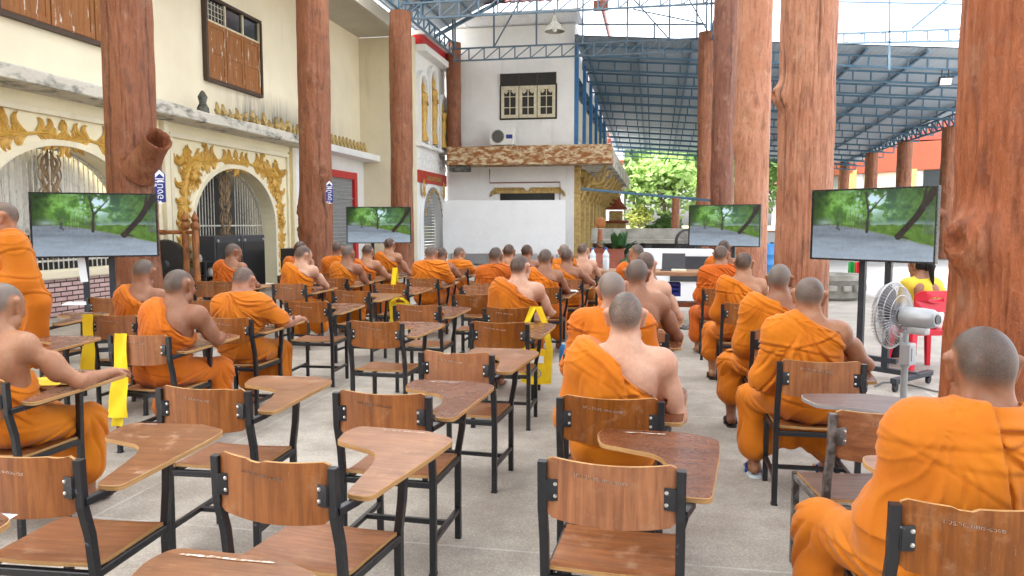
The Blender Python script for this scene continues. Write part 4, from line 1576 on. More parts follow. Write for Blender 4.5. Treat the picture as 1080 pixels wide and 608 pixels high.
def put_hand(F, wrist, direc, palm_n, curl=.5, side=1, s=1.0):
    """five-fingered hand; direc along the fingers, palm_n out of the palm, side +1 = right hand"""
    d = unit(direc)
    n = unit(np.array(palm_n) - d * (np.array(palm_n) @ d))
    x = np.cross(n, d) * side             # towards the thumb
    w = np.array(wrist, float)
    F.cone(w, w + d * .03 * s, .024 * s, .026 * s, .02)
    for q in (-.024, -.008, .008, .024):
        F.cone(w + d * .02 * s + x * q * .7 * s, w + d * .085 * s + x * q * s, .014 * s, .0125 * s, .012)
    for q, ln, sp in ((.027, .068, .10), (.009, .078, .02), (-.009, .072, -.05), (-.026, .056, -.14)):
        p = w + d * .088 * s + x * q * s
        a = curl * .7
        dd = unit(d * math.cos(a) + n * math.sin(a) + x * sp)
        p1 = p + dd * ln * .48 * s
        a = curl * 1.7
        dd = unit(d * math.cos(a) + n * math.sin(a) + x * sp)
        p2 = p1 + dd * ln * .30 * s
        a = curl * 2.3
        dd = unit(d * math.cos(a) + n * math.sin(a) + x * sp)
        p3 = p2 + dd * ln * .22 * s
        F.cone(p, p1, .0095 * s, .0088 * s, .004)
        F.cone(p1, p2, .0088 * s, .008 * s, .003)
        F.cone(p2, p3, .008 * s, .0068 * s, .003)
    t0 = w + d * .022 * s + x * .022 * s
    t1 = t0 + unit(d * .6 + x * .7 + n * .35) * .042 * s
    t2 = t1 + unit(d * .85 + x * .15 + n * .4) * .030 * s
    t3 = t2 + unit(d * .95 - x * .05 + n * .35) * .022 * s
    F.cone(t0, t1, .014 * s, .0105 * s, .010)
    F.cone(t1, t2, .0105 * s, .0095 * s, .003)
    F.cone(t2, t3, .0095 * s, .0075 * s, .003)

ARMS = {  # right arm: elbow, wrist, hand direction, palm normal (all from the chair's own centre)
    'tab': ((.29, .10, .745), (.17, .33, .735), (-.5, .8, -.05), (0, 0, -1)),
    'write': ((.30, .08, .745), (.10, .32, .74), (-.75, .6, -.1), (-.3, 0, -1)),
    'chin': ((.25, .20, .76), (.07, .20, .985), (-.3, -.1, .95), (0, -1, .2)),
    'rest': ((.27, .02, .735), (.26, .28, .735), (0, 1, -.05), (0, 0, -1)),
    'lap': ((.265, .00, .69), (.13, .22, .655), (-.6, .75, -.2), (-.3, 0, -1)),
    'fwd': ((.25, .14, .75), (.10, .40, .75), (-.4, .9, 0), (0, 0, -1)),
    'wide': ((.33, .10, .745), (.30, .37, .74), (-.2, .95, -.05), (0, 0, -1)),
}
class Pose: pass

def seated_pose(H, head=(0, 0, 0), arm='tab', spread=.13, spread_l=None, bulk=1.0, twist=0.0, tall=1.0):
    bulk *= .94
    p = Pose()
    H = np.array(H, float)
    p.H, p.Q = H, head_rot(*head)
    p.s = 1.0
    p.bulk = bulk
    p.neck = H + p.Q @ np.array([0, -.022, 0]) + np.array([0, -.022, -.142])
    p.pel = np.array([0, -.045, .575])
    p.sh = p.neck + np.array([0, -.005, -.035])
    c = lambda t: p.pel * (1 - t) + p.sh * t
    p.ab, p.ch = c(.36), c(.70) + np.array([0, -.012, 0])
    tx, ty = math.cos(R(twist)), math.sin(R(twist))
    w = .156 * (0.5 + .5 * bulk)
    p.SR = p.sh + np.array([w * tx, w * ty, -.025])
    p.SL = p.sh + np.array([-w * tx, -w * ty, -.025])
    e, wr, hd, pn = ARMS[arm]
    off = np.array([p.sh[0] * .5, 0, 0])
    p.ER, p.WR, p.HD, p.PN = np.array(e) + off, np.array(wr) + off, hd, pn
    p.EL = p.SL + np.array([-.075, .03, -.27])
    p.WL = np.array([-.08, .20, .66])
    sl = spread if spread_l is None else spread_l
    p.hip = [np.array([-.09, -.03, .54]), np.array([.09, -.03, .54])]
    p.knee = [np.array([-sl, .36, .475]), np.array([spread, .36, .475])]
    p.ank = [np.array([-sl * .95, .30, .085]), np.array([spread * .95, .34, .085])]
    p.standing = False
    return p

def body_mesh(p, h, feet=True, name='person_body'):
    b = p.bulk
    zmin = min(0.0, p.ank[0][2] - .1)
    F = Field((-.50, -.36, zmin - .02), (.50, .62, p.H[2] + .15), h)
    F.ell(p.pel, (.155 * b, .115 * b, .115), .02)
    F.ell(p.ab, (.138 * b, .102 * b, .13), .06)
    F.ell(p.ch, (.158 * b, .108 * b, .175), .06)
    F.cone(p.SL, p.SR, .062 * b, .062 * b, .05)
    for S in (p.SL, p.SR):
        F.cone(p.neck + np.array([0, -.012, .01]), S + np.array([0, -.005, .0]), .042, .048, .05)     # trapezius
        F.ell(S, (.056 * b, .055 * b, .062), .05)
        F.ell(p.ch + (S - p.sh) * .55 + np.array([0, -.068, .03]), (.060, .030, .080), .05)           # shoulder blade
    for S, E, W_ in ((p.SR, p.ER, p.WR), (p.SL, p.EL, p.WL)):
        F.cone(S, E, .046 * b, .038 * b, .03)
        m = S * .45 + E * .55
        F.ell(m, (.043 * b, .043 * b, .075), .05)
        m = E * .72 + W_ * .28
        F.cone(E, m, .039 * b, .041 * b, .02)
        F.cone(m, W_, .041 * b, .027, .02)
    F.cone(p.ch + np.array([0, -.118, .14]), p.ab + np.array([0, -.105, 0]), -.003, -.002, .02, 's')       # spine furrow
    put_hand(F, p.WR, p.HD, p.PN, getattr(p, 'curl', .35), 1)
    put_hand(F, p.WL, getattr(p, 'HDL', (.75, .6, -.15)), getattr(p, 'PNL', (.2, 0, -1)), .5, -1)
    for q in (0, 1):
        F.cone(p.hip[q], p.knee[q], .088 * b, .060 * b, .05)
        mid = p.knee[q] * .68 + p.ank[q] * .32 + np.array([0, -.018, 0])
        F.cone(p.knee[q], mid, .056, .056, .03)
        F.cone(mid, p.ank[q], .056, .036, .03)
        a = p.ank[q]
        F.cone(a + np.array([0, -.03, -.035]), a + np.array([0, .08, -.050]), .036, .034, .03)
        for j in range(5):
            o = (j - 2) * .017
            F.cone(a + np.array([o * .9, .07, -.052]), a + np.array([o * 1.15, .155 - abs(j - (1 if q else 3)) * .010, -.062]), .017, .0125, .006)
    put_head(F, p.H, p.Q, p.neck, 1.05, getattr(p, 'hs', (1, 1, 1)))
    V, Q = F.mesh(name)
    me = fast_mesh(name, V, Q)
    L = (V - p.H) @ p.Q                                    # head space
    back = np.clip((-.020 - L[:, 1] + .55 * (L[:, 2] - .055)) / .03 + .3, 0, 1)
    top = np.clip((L[:, 2] - .055) / .040, 0, 1)
    side = np.clip((L[:, 2] + .012) / .035, 0, 1) * np.clip((.050 - L[:, 1]) / .03, 0, 1)
    low = np.clip((L[:, 2] + .072) / .055, 0, 1)
    ear = np.clip((.0775 - np.abs(L[:, 0])) / .006, 0, 1) * 1.0
    ear = np.where(L[:, 2] > .06, 1, ear)
    near = np.clip((.165 - np.linalg.norm(L, axis=1)) / .02, 0, 1)
    st = np.clip(np.maximum(np.maximum(back * low, side), top), 0, 1) * ear * near * np.clip((.092 - L[:, 1] - .1 * np.clip(.085 - L[:, 2], 0, 1)) / .02, 0, 1)
    brow = np.exp(-((L[:, 2] - .028) / .006) ** 2) * np.exp(-((np.abs(L[:, 0]) - .032) / .016) ** 4) * (L[:, 1] > .06) * .8
    eye = np.exp(-(((np.abs(L[:, 0]) - .031) / .012) ** 2 + ((L[:, 2] - .001) / .006) ** 2)) * (L[:, 1] > .07)
    point_attr(me, 'stub', np.clip(st + brow + eye * .9, 0, 1))
    lip = np.exp(-((L[:, 2] + .062) / .009) ** 2 - (L[:, 0] / .022) ** 4) * (L[:, 1] > .07)
    point_attr(me, 'lip', lip)
    return me

def robe_mesh(p, h, seed, style='one', name='robe', hem=.20, edge=((-.075, 1.03), (.205, .86)), sash=True):
    """one shoulder or both shoulders wrapped; folds ripple the distance field"""
    b = p.bulk
    t = .030 if p.standing else .015
    F = Field((-.52, -.40, .02), (.52, .66, p.sh[2] + .16), h)
    F.ell(p.pel + np.array([0, -.002, 0]), (.146 * b + t, .108 * b + t, .112 + t), .03)
    F.ell(p.ab, (.140 * b + t, .102 * b + t, .15 + t), .05)
    F.ell(p.ch, (.162 * b + t, .112 * b + t, .175 + t), .06)
    F.cone(p.SL, p.sh, .064 * b + t, .062 * b + t, .05)
    F.ell(p.SL, (.066 * b + t, .064 * b + t, .072 + t), .04)
    F.cone(p.sh, p.sh * .5 + p.SR * .5, .062 * b + t, .056 * b + t, .05)
    F.cone(p.neck + np.array([-.02, -.015, .0]), p.SL, .052 + t, .055 + t, .05)
    F.cone(p.SL, p.EL, .060 * b + t, .056 + t, .05)
    F.cone(p.EL, p.WL * .75 + p.EL * .25, .056 + t, .052 + t, .05)
    F.cone(p.EL + np.array([.02, 0, 0]), (p.hip[0] + p.knee[0]) / 2 + np.array([0, 0, .02]), .048, .045, .06)
    F.cone(p.WL * .7 + p.EL * .3, (p.hip[0] + p.knee[0]) / 2, .05, .06, .06)
    if p.standing:                                       # the loose end of the robe hangs behind the arm
        F.cone(p.SL + np.array([-.03, -.04, -.02]), p.SL + np.array([-.06, -.13, -.42]), .065, .085, .06)
        F.cone(p.SL + np.array([-.06, -.13, -.42]), p.hip[0] + np.array([-.07, -.12, -.35]), .085, .075, .06)
    if style == 'both':
        F.cone(p.SR, p.sh, .064 * b + t, .062 * b + t, .05)
        F.ell(p.SR, (.066 * b + t, .064 * b + t, .072 + t), .04)
        F.cone(p.neck + np.array([.02, -.015, 0]), p.SR, .050 + t, .055 + t, .05)
        F.cone(p.SR, p.SR * .25 + p.ER * .75, .060 * b + t, .062 + t, .06)
    for q in (0, 1):
        F.cone(p.hip[q], p.knee[q], .088 * b + t, .066 + t, .05)
        k, a = p.knee[q], p.ank[q].copy()
        low = k + (a - k) * ((k[2] - hem) / (k[2] - a[2]))
        low = low + np.array([0, -.02, .03 * math.sin(seed * 2.3 + q * 2)])
        F.cone(k, low, .070 + t, .088 + t, .06)
    km, am = (p.knee[0] + p.knee[1]) / 2, (p.ank[0] + p.ank[1]) / 2
    F.cone(p.hip[0] * .5 + p.hip[1] * .5, km + np.array([0, -.05, -.03]), .10, .065, .10)
    lowm = km + (am - km) * ((km[2] - hem - .05) / (km[2] - am[2]))
    for f in (.25, .5, .75):
        a_, b_ = p.knee[0] * (1 - f) + p.knee[1] * f, (p.ank[0] * (1 - f) + p.ank[1] * f)
        F.cone(a_ + np.array([0, -.04, -.04]), a_ + (b_ - a_) * ((a_[2] - hem - .04) / (a_[2] - b_[2])) + np.array([0, -.04, 0]), .045, .05, .07)
    zo = p.pel[2] - .575
    fold = 1.25 if style == 'both' else 1.0
    ph = seed * 1.7
    rng = np.random.RandomState(seed * 13 + 5)
    # folds: only worked out in a thin band about the surface
    bi = np.nonzero(np.abs(F.d) < .05)
    X, Y, Z = [F.ax[i][bi[i]].astype(np.float64) for i in range(3)]
    dd = np.zeros_like(X)
    warp = .9 * np.sin(5.3 * X + 3.1 * Z + ph) + .7 * np.sin(8.7 * Z - 6.1 * Y + 2 * ph) + .5 * np.sin(14 * X - 9 * Y + 11 * Z + ph * .6)
    rid = lambda a, q=3.0: .35 - 1.5 * (1 - np.abs(np.sin(a))) ** q
    def crease(s_, m, A, w=.0055):                       # an overlapping fold: a tight valley with a lip beside it
        return m * (A * np.exp(-(s_ / w) ** 2) - .75 * A * np.exp(-((s_ - 2.6 * w) / (2.0 * w)) ** 2))
    ax_, az_ = p.SL[0] + .05, p.SL[2] + .07
    rx, rz = X - ax_, Z - az_
    ang = np.arctan2(rx, -rz + .02)
    rad = np.sqrt(rx ** 2 + rz ** 2)
    up = np.clip((Z - .50 - zo) / .08, 0, 1)
    bk = np.where(Y < p.ch[1], 1.0, -1.0)
    wv = .020 * np.sin(9 * rad + 5 * Y + ph) + .012 * np.sin(23 * rad + ph * 2)
    for k in range(12):                                  # long crisp folds fanning from the left shoulder
        t0 = -.35 + 1.75 * (k + rng.uniform(-.35, .35)) / 11
        c_ = rng.uniform(-.9, .9)
        r0, r1 = rng.uniform(.02, .16), rng.uniform(.30, .62)
        m = np.clip((rad - r0) / .08, 0, 1) * np.clip((r1 - rad) / .12, 0, 1) * up
        dd += crease((ang - t0 - c_ * (rad - .25) - .12 * bk * math.sin(k * 2.7 + ph)) * rad + wv, m, fold * rng.uniform(.007, .0135), rng.uniform(.0045, .0075))
    for k in range(6):                                   # slack cross folds about the waist and under the arm
        z0 = .58 + zo + .07 * k + rng.uniform(-.02, .02)
        sl_ = rng.uniform(-.5, .5)
        m = np.clip(.5 + np.sin(6 * X + 5 * Y + rng.uniform(0, 6)), 0, 1)
        dd += crease(Z - z0 - sl_ * X - .03 * np.sin(7 * X + 4 * Y + k) , m, fold * rng.uniform(.005, .009), .006)
    dd = np.clip(dd, -.017, .0085)
    if sash:                                             # the folded outer robe lies flatter
        xs_ = p.SL[0] + (sash if sash is not True else .15) + .16 * (p.sh[2] - Z)
        dd *= np.where((X < xs_) & (Z > .6 + zo), .38, 1.0)
    dd += .0045 * up * rid(11 * ang + 1.3 * warp) * np.clip(.3 + np.sin(2.3 * ang - 5 * Z + 2 * ph), 0, 1)
    # skirt: folds run down from the hips and knees
    dn = np.clip((.58 + zo - Z) / .08, 0, 1)
    for q in (0, 1):
        kn = p.knee[q]
        sx = X - kn[0]
        near = np.exp(-(sx / .14) ** 4)
        th = np.arctan2(Y - kn[1] + .10, kn[2] + .10 - Z)
        for k in range(8):
            t0 = -1.4 + 2.8 * (k + rng.uniform(-.3, .3)) / 7
            rr_ = np.sqrt((Y - kn[1] + .10) ** 2 + (Z - kn[2] - .10) ** 2)
            dd += crease((th - t0 - rng.uniform(-.8, .8) * (rr_ - .2) - .8 * sx * rng.uniform(-1, 1)) * rr_ + wv, near * dn * np.clip((rr_ - .05) / .08, 0, 1), rng.uniform(.007, .013), .0075)
    dd += .0085 * dn * rid(24 * X + 8 * Y + 1.1 * warp, 2.2) * np.clip(.5 + .7 * np.sin(4 * X + 5 * Z + ph), .1, 1)
    dd += .007 * np.sin(6 * X + ph) * np.sin(7 * Z + 2 * ph) * np.sin(6 * Y + ph)
    dd += .005 * np.sin(13 * Z + 7 * X + ph + .8 * warp) * np.sin(11 * Y - 5 * X + ph)
    F.d[bi] += dd.astype(np.float32)
    X, Y, Z = F.grid()
    warp = .9 * np.sin(5.3 * X + 3.1 * Z + ph) + .7 * np.sin(8.7 * Z - 6.1 * Y + 2 * ph)
    pre = F.d.copy()
    if style == 'one':
        (x0, z0), (x1, z1) = edge
        off = p.sh - np.array([0, -.03, .985])
        x0 += off[0]; z0 += off[2]; x1 += off[0] * .6; z1 += off[2]
        nx, nz = -(z1 - z0), (x1 - x0)
        L = math.hypot(nx, nz); nx, nz = nx / L, nz / L
        wob = .010 * np.sin(9 * Y + ph) + .006 * np.sin(16 * (X - Z) + ph)
        dist = (X - x0) * nx + (Z - z0) * nz + wob
        F.d += np.where(Z > .62 + zo, -.010 * np.exp(-((dist + .022) / .024) ** 2) - .0042 * np.exp(-np.abs(dist) / .06) * np.cos(dist * 2 * math.pi / .036 + .8 * warp) * (dist < 0), 0).astype(np.float32)
        F.d = np.maximum(F.d, dist.astype(np.float32) * .9)
        # the opening for the right arm
        F.cone(p.SR + np.array([.02, 0, .03]), p.SR + np.array([.09, 0, -.12]), .075, .070, .01, 's')
    else:
        F.cone(p.neck + np.array([0, .0, .12]), p.neck + np.array([0, -.0, .01]), .095, .070, .012, 's')
    cutd = F.d.copy()
    if sash:                                               # folded outer robe laid over the left shoulder: a flat panel down the back and chest
        xe = p.SL[0] + (sash if sash is not True else .15) + .16 * (p.sh[2] - Z) + .008 * np.sin(9 * Z + ph)
        zb = .60 + zo + .03 * np.sin(5 * X + ph)
        sh = np.maximum(F.d - .013 - .004 * np.cos((xe - X) * 2 * math.pi / .16), np.maximum(np.abs(X - xe + .3) - .3, np.maximum(zb - Z, Z - p.sh[2] - .105)))
        sh = np.maximum(sh, -(np.maximum(F.d - .013, -1)) - .05)
        F.d = np.minimum(F.d, sh.astype(np.float32))
    p.cover = (F, pre, cutd - pre < .003)
    V, Q = F.mesh(name)
    return fast_mesh(name, V, Q)

SKIN = {'light': (.54, .325, .225), 'tan': (.38, .195, .11), 'brown': (.28, .132, .074), 'pink': (.44, .23, .15), 'dark': (.22, .10, .06)}
ROBE = {'o': (.58, .165, .004), 'r': (.52, .120, .004), 'y': (.60, .188, .005), 'd': (.38, .125, .010), 'b': (.50, .098, .004)}

def tuck(me, p):
    """draw the body in where the robe lies over it"""
    F, pre, free = p.cover
    n = len(me.vertices)
    co = np.zeros(n * 3, np.float32); me.vertices.foreach_get('co', co); co = co.reshape(-1, 3)
    no = np.zeros(n * 3, np.float32); me.vertices.foreach_get('normal', no); no = no.reshape(-1, 3)
    keep = np.ones(n, bool)
    for c, r in ((p.WL, .12), (p.WR, .17), (p.ER, .055), (p.SR, .085), (p.H, .17), (p.ank[0], .22), (p.ank[1], .22)):
        keep &= np.linalg.norm(co - np.array(c), axis=1) > r
    for it in range(4):
        i = np.clip(np.round((co - F.lo) / F.h).astype(int), 0, F.n - 1)
        d = pre[i[:, 0], i[:, 1], i[:, 2]]
        m = free[i[:, 0], i[:, 1], i[:, 2]] & (d < .032) & (d > -.009) & keep
        co[m] -= no[m] * np.clip(d[m] + .009, 0, .03)[:, None]
    me.vertices.foreach_set('co', co.ravel())
    me.update()

def person(label, pose, loc, rz, h, seed, skin='tan', grey=.25, robe='o', style='one', edge=None, hem=.20, sash=True, group=None, feet=None, scale=1.0, ink=False):
    o = thing('person', label, 'person', loc, rz, group)
    o.scale = (scale,) * 3
    kw = {'edge': edge} if edge else {}
    rm = robe_mesh(pose, h * 1.05, seed, style, hem=hem, sash=sash, **kw)
    q = np.random.RandomState(seed + 77)
    pose.hs = (q.uniform(.95, 1.05), q.uniform(.95, 1.05), q.uniform(.94, 1.03))
    me = body_mesh(pose, h)
    tuck(me, pose)
    if ink:
        co = np.zeros(len(me.vertices) * 3, np.float32)
        me.vertices.foreach_get('co', co)
        co = co.reshape(-1, 3)
        c = pose.neck + np.array([-.045, -.05, .03])
        d = np.linalg.norm((co - c) / np.array([.013, .05, .016]), axis=1)
        point_attr(me, 'ink', np.clip(1.4 - d, 0, 1) * (.5 + .5 * np.sin(co[:, 0] * 700) * np.sin(co[:, 2] * 600)))
    bo = link_mesh('body', me, [M['skin']], o)
    bo.color = (*SKIN[skin], grey * .75)
    ro = link_mesh('robe', rm, [M['cloth']], o)
    f = q.uniform(.86, 1.06)
    ro.color = (ROBE[robe][0] * f, ROBE[robe][1] * f * q.uniform(.90, 1.10), ROBE[robe][2], 1)
    if feet:
        for q in (0, 1):
            a = pose.ank[q]
            b = MB()
            ol = [(-.035, -.075), (.035, -.075), (.042, .02), (.050, .10), (.035, .165), (0, .180), (-.035, .165), (-.050, .10), (-.042, .02)]
            b.prism(round_poly(ol, .03), 0, .018, Matrix.Translation((a[0], a[1], a[2] - .095)), 0)
            for s in (-1, 1):
                b.tube([(a[0] + s * .046, a[1] + .03, a[2] - .08), (a[0] + s * .042, a[1] + .06, a[2] - .035), (a[0] + s * .012, a[1] + .10, a[2] - .028), (a[0], a[1] + .125, a[2] - .075)], .008, 6, 1)
            b.build('sandal', [M['sandal_sole'], M['sandal_blue']] if feet == 'blue' else [M['sandal_black'], M['sandal_black']], o)
    return o
# ------------------------------------------------------------------ wooden tablet chairs
def build_chair(style=0):
    """one chair with its parts, origin on the floor under the seat, facing +Y"""
    grey = style == 3
    tube = M['grey_tube'] if grey else M['black']
    seatm = M['wood_grey'] if grey else M['wood_seat']
    topm = [M['wood_grey'] if grey else (M['wood_top_red'] if style == 0 else M['wood_top']), M['edge_grey'] if grey else M['ply_edge']]
    backm = [M['wood_seat'] if grey else M['wood_back'], M['ply_edge']]
    o = thing('tablet_chair', 'chair', 'chair')
    r = .0145
    for s in (-1, 1):
        b = MB()
        b.tube([(s * .213, -.205, 0), (s * .213, -.20, .42), (s * .213, -.215, .55), (s * .213, -.245, .66), (s * .213, -.25, .81)], r, square=True, up=(1, 0, 0))
        b.box((s * .213, -.205, .006), (.034, .034, .012), bev=.003)
        b.build('rear_leg', tube, o)
    b = MB()
    b.tube([(-.205, .205, 0), (-.205, .205, .425)], r, square=True, up=(1, 0, 0))
    b.build('front_leg', tube, o)
    b = MB()
    b.tube([(.205, .205, 0), (.205, .205, .43), (.235, .175, .56), (.250, .16, .680)], r, square=True, up=(1, 0, 0))
    b.build('front_leg', tube, o)
    b = MB()
    for s in (-1, 1):
        b.tube([(s * .205, -.19, .405), (s * .205, .20, .405)], r * .95, square=True)
    for y in (-.195, .20):
        b.tube([(-.20, y, .404), (.20, y, .404)], r * .95, square=True)
    b.build('seat_frame', tube, o)
    b = MB()
    for s in (-1, 1):
        b.tube([(s * .208, -.19, .145), (s * .205, .19, .145)], r * .8, square=True)
    b.tube([(-.20, .03, .145), (.20, .03, .145)], r * .8, square=True)
    b.build('stretcher', tube, o)
    # seat: slightly dished, front lip rolled down
    b = MB()
    def seat_z(x, y): return .428 - .006 * math.cos(math.pi * x / .44) * (1 if abs(x) < .22 else 0) - (.020 * ((y - .17) / .06) ** 2 if y > .17 else 0) + (.012 * ((-.12 - y) / .07) ** 2 if y < -.12 else 0)
    xs, ys = np.linspace(-.205, .205, 9), np.linspace(-.20, .232, 12)
    b.sheet([[(x, y, seat_z(x, y) + .007) for x in xs] for y in ys], 0)
    b.sheet([[(x, y, seat_z(x, y) - .007) for x in xs[::-1]] for y in ys], 0)
    for x in (xs[0], xs[-1]):
        b.sheet([[(x, y, seat_z(x, y) - .007), (x, y, seat_z(x, y) + .007)] for y in ys], 1, False)
    for y in (ys[0], ys[-1]):
        b.sheet([[(x, y, seat_z(x, y) - .007), (x, y, seat_z(x, y) + .007)] for x in xs], 1, False)
    b.build('seat', [seatm, M['ply_edge']], o)
    # back panel: bent plywood between the posts
    b = MB()
    hw = .198
    xs = np.linspace(-hw, hw, 25)
    rng = random.Random(style * 7 + 1)
    def back_y(x): return -.243 - .030 * (1 - (x / hw) ** 2)
    def top_z(x):
        e = max(0, (abs(x) - hw + .014) / .014)
        z = .816 + .010 * (x / hw) ** 2 - .010 * e * e
        if style == 1 and abs(x + .05) < .02: z -= .010 + .004 * math.sin(x * 400)
        if style == 2 and x > .12: z -= .006 + .004 * math.sin(x * 170)
        return z
    def bot_z(x):
        e = max(0, (abs(x) - hw + .02) / .02)
        return .632 - .014 * (1 - (x / hw) ** 2) + .012 * e * e
    th = .006
    vz = np.linspace(0, 1, 6)
    b.sheet([[(x, back_y(x) + th, bot_z(x) + (top_z(x) - bot_z(x)) * v) for x in xs] for v in vz], 0)
    b.sheet([[(x, back_y(x) - th, bot_z(x) + (top_z(x) - bot_z(x)) * v) for x in xs[::-1]] for v in vz], 0)
    b.sheet([[(x, back_y(x) - th, top_z(x)), (x, back_y(x) + th, top_z(x))] for x in xs], 1, False)
    b.sheet([[(x, back_y(x) + th, bot_z(x)), (x, back_y(x) - th, bot_z(x))] for x in xs], 1, False)
    for x in (xs[0], xs[-1]):
        b.sheet([[(x, back_y(x) - th, bot_z(x) + (top_z(x) - bot_z(x)) * v), (x, back_y(x) + th, bot_z(x) + (top_z(x) - bot_z(x)) * v)] for v in vz], 1, False)
    bp = b.build('back_panel', backm, o)
    me = text_mesh(['มจร.วข.ชร. ๑๒๓-๔๓๙๙', 'มจร.วข. ๓๒๗-๔๖๑๒', 'มจร. ชร.๑-๓๒๔-๖๙', 'มจร ๐๑๓๐๗'][style], .019, .0006)
    for v in me.vertices:
        x = -v.co.x - (.028 if style != 3 else .03)
        v.co = Vector((-x - .056, 0, .772 + v.co.y - .02 * (v.co.x / .2)))
        v.co.y = back_y(v.co.x) - th - .0012 if True else 0
    lt = link_mesh('stencil_lettering', me, [M['stencil']], bp)
    for s in (-1, 1):                                     # angle plates with two screws each
        b = MB()
        b.box((s * .172, back_y(.172) - th - .003, .722), (.054, .004, .070), rot=(0, 0, s * -.26), bev=.001)
        b.box((s * .196, -.25, .722), (.012, .03, .064), bev=.001)
        for z in (.704, .742):
            b.lathe([(.0065, 0), (.006, -.003), (.002, -.0045), (0, -.0045)], (s * .170, back_y(.170) - th - .005, z), 10, 1, axis='y')
        b.build('bracket', [tube, M['screw']], o)
    # tablet arm
    ol = [(.342, .26), (.345, .42), (.205, .485), (-.105, .485), (-.125, .405), (-.095, .285), (.118, .205), (.165, .10), (.215, -.185), (.305, -.185), (.322, .02)]
    ol = round_poly(ol, [.05, .05, .02, .035, .03, .03, .05, .12, .03, .03, .1], 5)
    b = MB()
    Mt = Matrix.Translation((0, 0, .70)) @ Matrix.Rotation(.035, 4, 'X') @ Matrix.Rotation(-.012, 4, 'Y')
    n = len(ol)
    c2 = [(p[0] * .988 + .002, p[1] * .99 + .002) for p in ol]
    lo = [Mt @ Vector((p[0], p[1], -.008)) for p in ol]
    mi = [Mt @ Vector((p[0], p[1], .0075)) for p in ol]
    hi = [Mt @ Vector((p[0], p[1], .0095)) for p in c2]
    b.add(lo, [tuple(range(n - 1, -1, -1))], 0)
    b.add(hi, [tuple(range(n))], 0)
    b.add(lo + mi + hi, [(k, (k + 1) % n, n + (k + 1) % n, n + k) for k in range(n)] + [(n + k, n + (k + 1) % n, 2 * n + (k + 1) % n, 2 * n + k) for k in range(n)], 1)
    b.build('tablet_arm', topm, o)
    b = MB()
    b.tube([(.222, -.245, .672), (.245, -.17, .680), (.250, .33, .692)], r * .85, square=True)
    b.tube([(.248, .165, .645), (.20, .26, .684)], r * .6, square=True)
    b.tube([(.235, .30, .690), (.02, .38, .694)], r * .7, square=True)
    b.build('tablet_support', tube, o)
    return o
CHAIRS = [build_chair(k) for k in range(4)]
for c in CHAIRS: c['proto'] = 1
used = set()

def put_chair(x, yb, label, rz=0.0, style=None, group='wooden tablet chairs'):
    """yb: where the back posts stand"""
    style = random.choice((0, 0, 1, 2)) if style is None else style
    p = CHAIRS[style]
    o = copy_tree(p) if style in used else p
    used.add(style)
    a = R(rz)
    o.location = (x - .25 * math.sin(a), yb + .25 * math.cos(a), 0)
    o.rotation_euler = (0, 0, a)
    if 'proto' in o: del o['proto']
    set_props(o, label, 'chair', group)
    return o

EMPTY = [
    (-.12, 2.29, -3, 0, 'empty tablet chair at bottom centre, directly behind the bare-shouldered monk of the middle aisle'),
    (-1.16, 2.14, -7, 1, 'empty tablet chair turned slightly, glossy seat in full view, left of bottom centre'),
    (-1.15, 3.08, -2, 0, 'empty tablet chair with white stencilled back, just ahead of the slightly turned one'),
    (-1.10, 4.15, -4, 1, 'empty tablet chair with a chipped back top, third in the middle column'),
    (-1.12, 5.48, 0, 0, 'empty tablet chair right behind the chair with the yellow shoulder bag'),
    (-1.98, 2.03, 3, 2, 'empty tablet chair with a wide pale L-shaped tablet, nearest at the lower left'),
    (-1.97, 3.03, 2, 2, 'empty tablet chair with a scooped back top, behind the monk with yellow strap'),
    (-2.04, 5.35, -2, 0, 'empty tablet chair standing clear in mid-room, its legs in full view'),
    (-2.09, 6.53, 0, 0, 'empty tablet chair just ahead of the chair standing alone in mid-room'),
    (-1.83, 7.60, 2, 1, 'empty tablet chair beside the elbow side of the broad monk with the tattooed neck'),
    (-3.19, 6.62, 3, 0, 'empty tablet chair ahead of the monk with the broad orange back'),
    (-3.25, 7.80, -2, 2, 'pale worn empty tablet chair in the middle left of the hall'),
    (-3.12, 8.72, 1, 0, 'tablet chair with a bright yellow strap hanging at its side, far middle left'),
    (-5.55, 8.75, 4, 0, 'empty tablet chair with papers on its tablet near the gilded arch'),
    (-5.20, 5.45, 4, 0, 'dark empty tablet chair at the standing monk\'s feet'),
    (-4.22, 4.12, 3, 0, 'empty tablet chair with its tablet beside the yellow strap, behind the elderly seated monk'),
    (-4.28, 6.55, 2, 1, 'empty tablet chair in front of the broad-backed monk, its tablet showing past his shoulder'),
    (-5.30, 6.60, 2, 0, 'empty tablet chair beside the brick wall with white papers'),
    (-2.02, 8.70, 2, 0, 'empty tablet chair in the far middle behind the leaning monk by the white board'),
    (.91, 3.12, 7, 3, 'worn grey-framed empty tablet chair between two monks on the right'),
    (-1.13, .95, -3, 1, 'tablet chair cut off by the bottom edge, only its brown board top showing'),
    (-2.08, 1.09, 0, 0, 'tablet chair at the lower left corner with a white paper on its tablet'),
]
MARKS = {1: (.02, .20, .452, .010), 0: (-.02, .14, .440, .012), 5: (-.06, .02, .46, .007), 6: (.10, .19, .462, .008), 20: (-.06, .12, .450, .014), 8: (-.04, .05, .455, .008)}
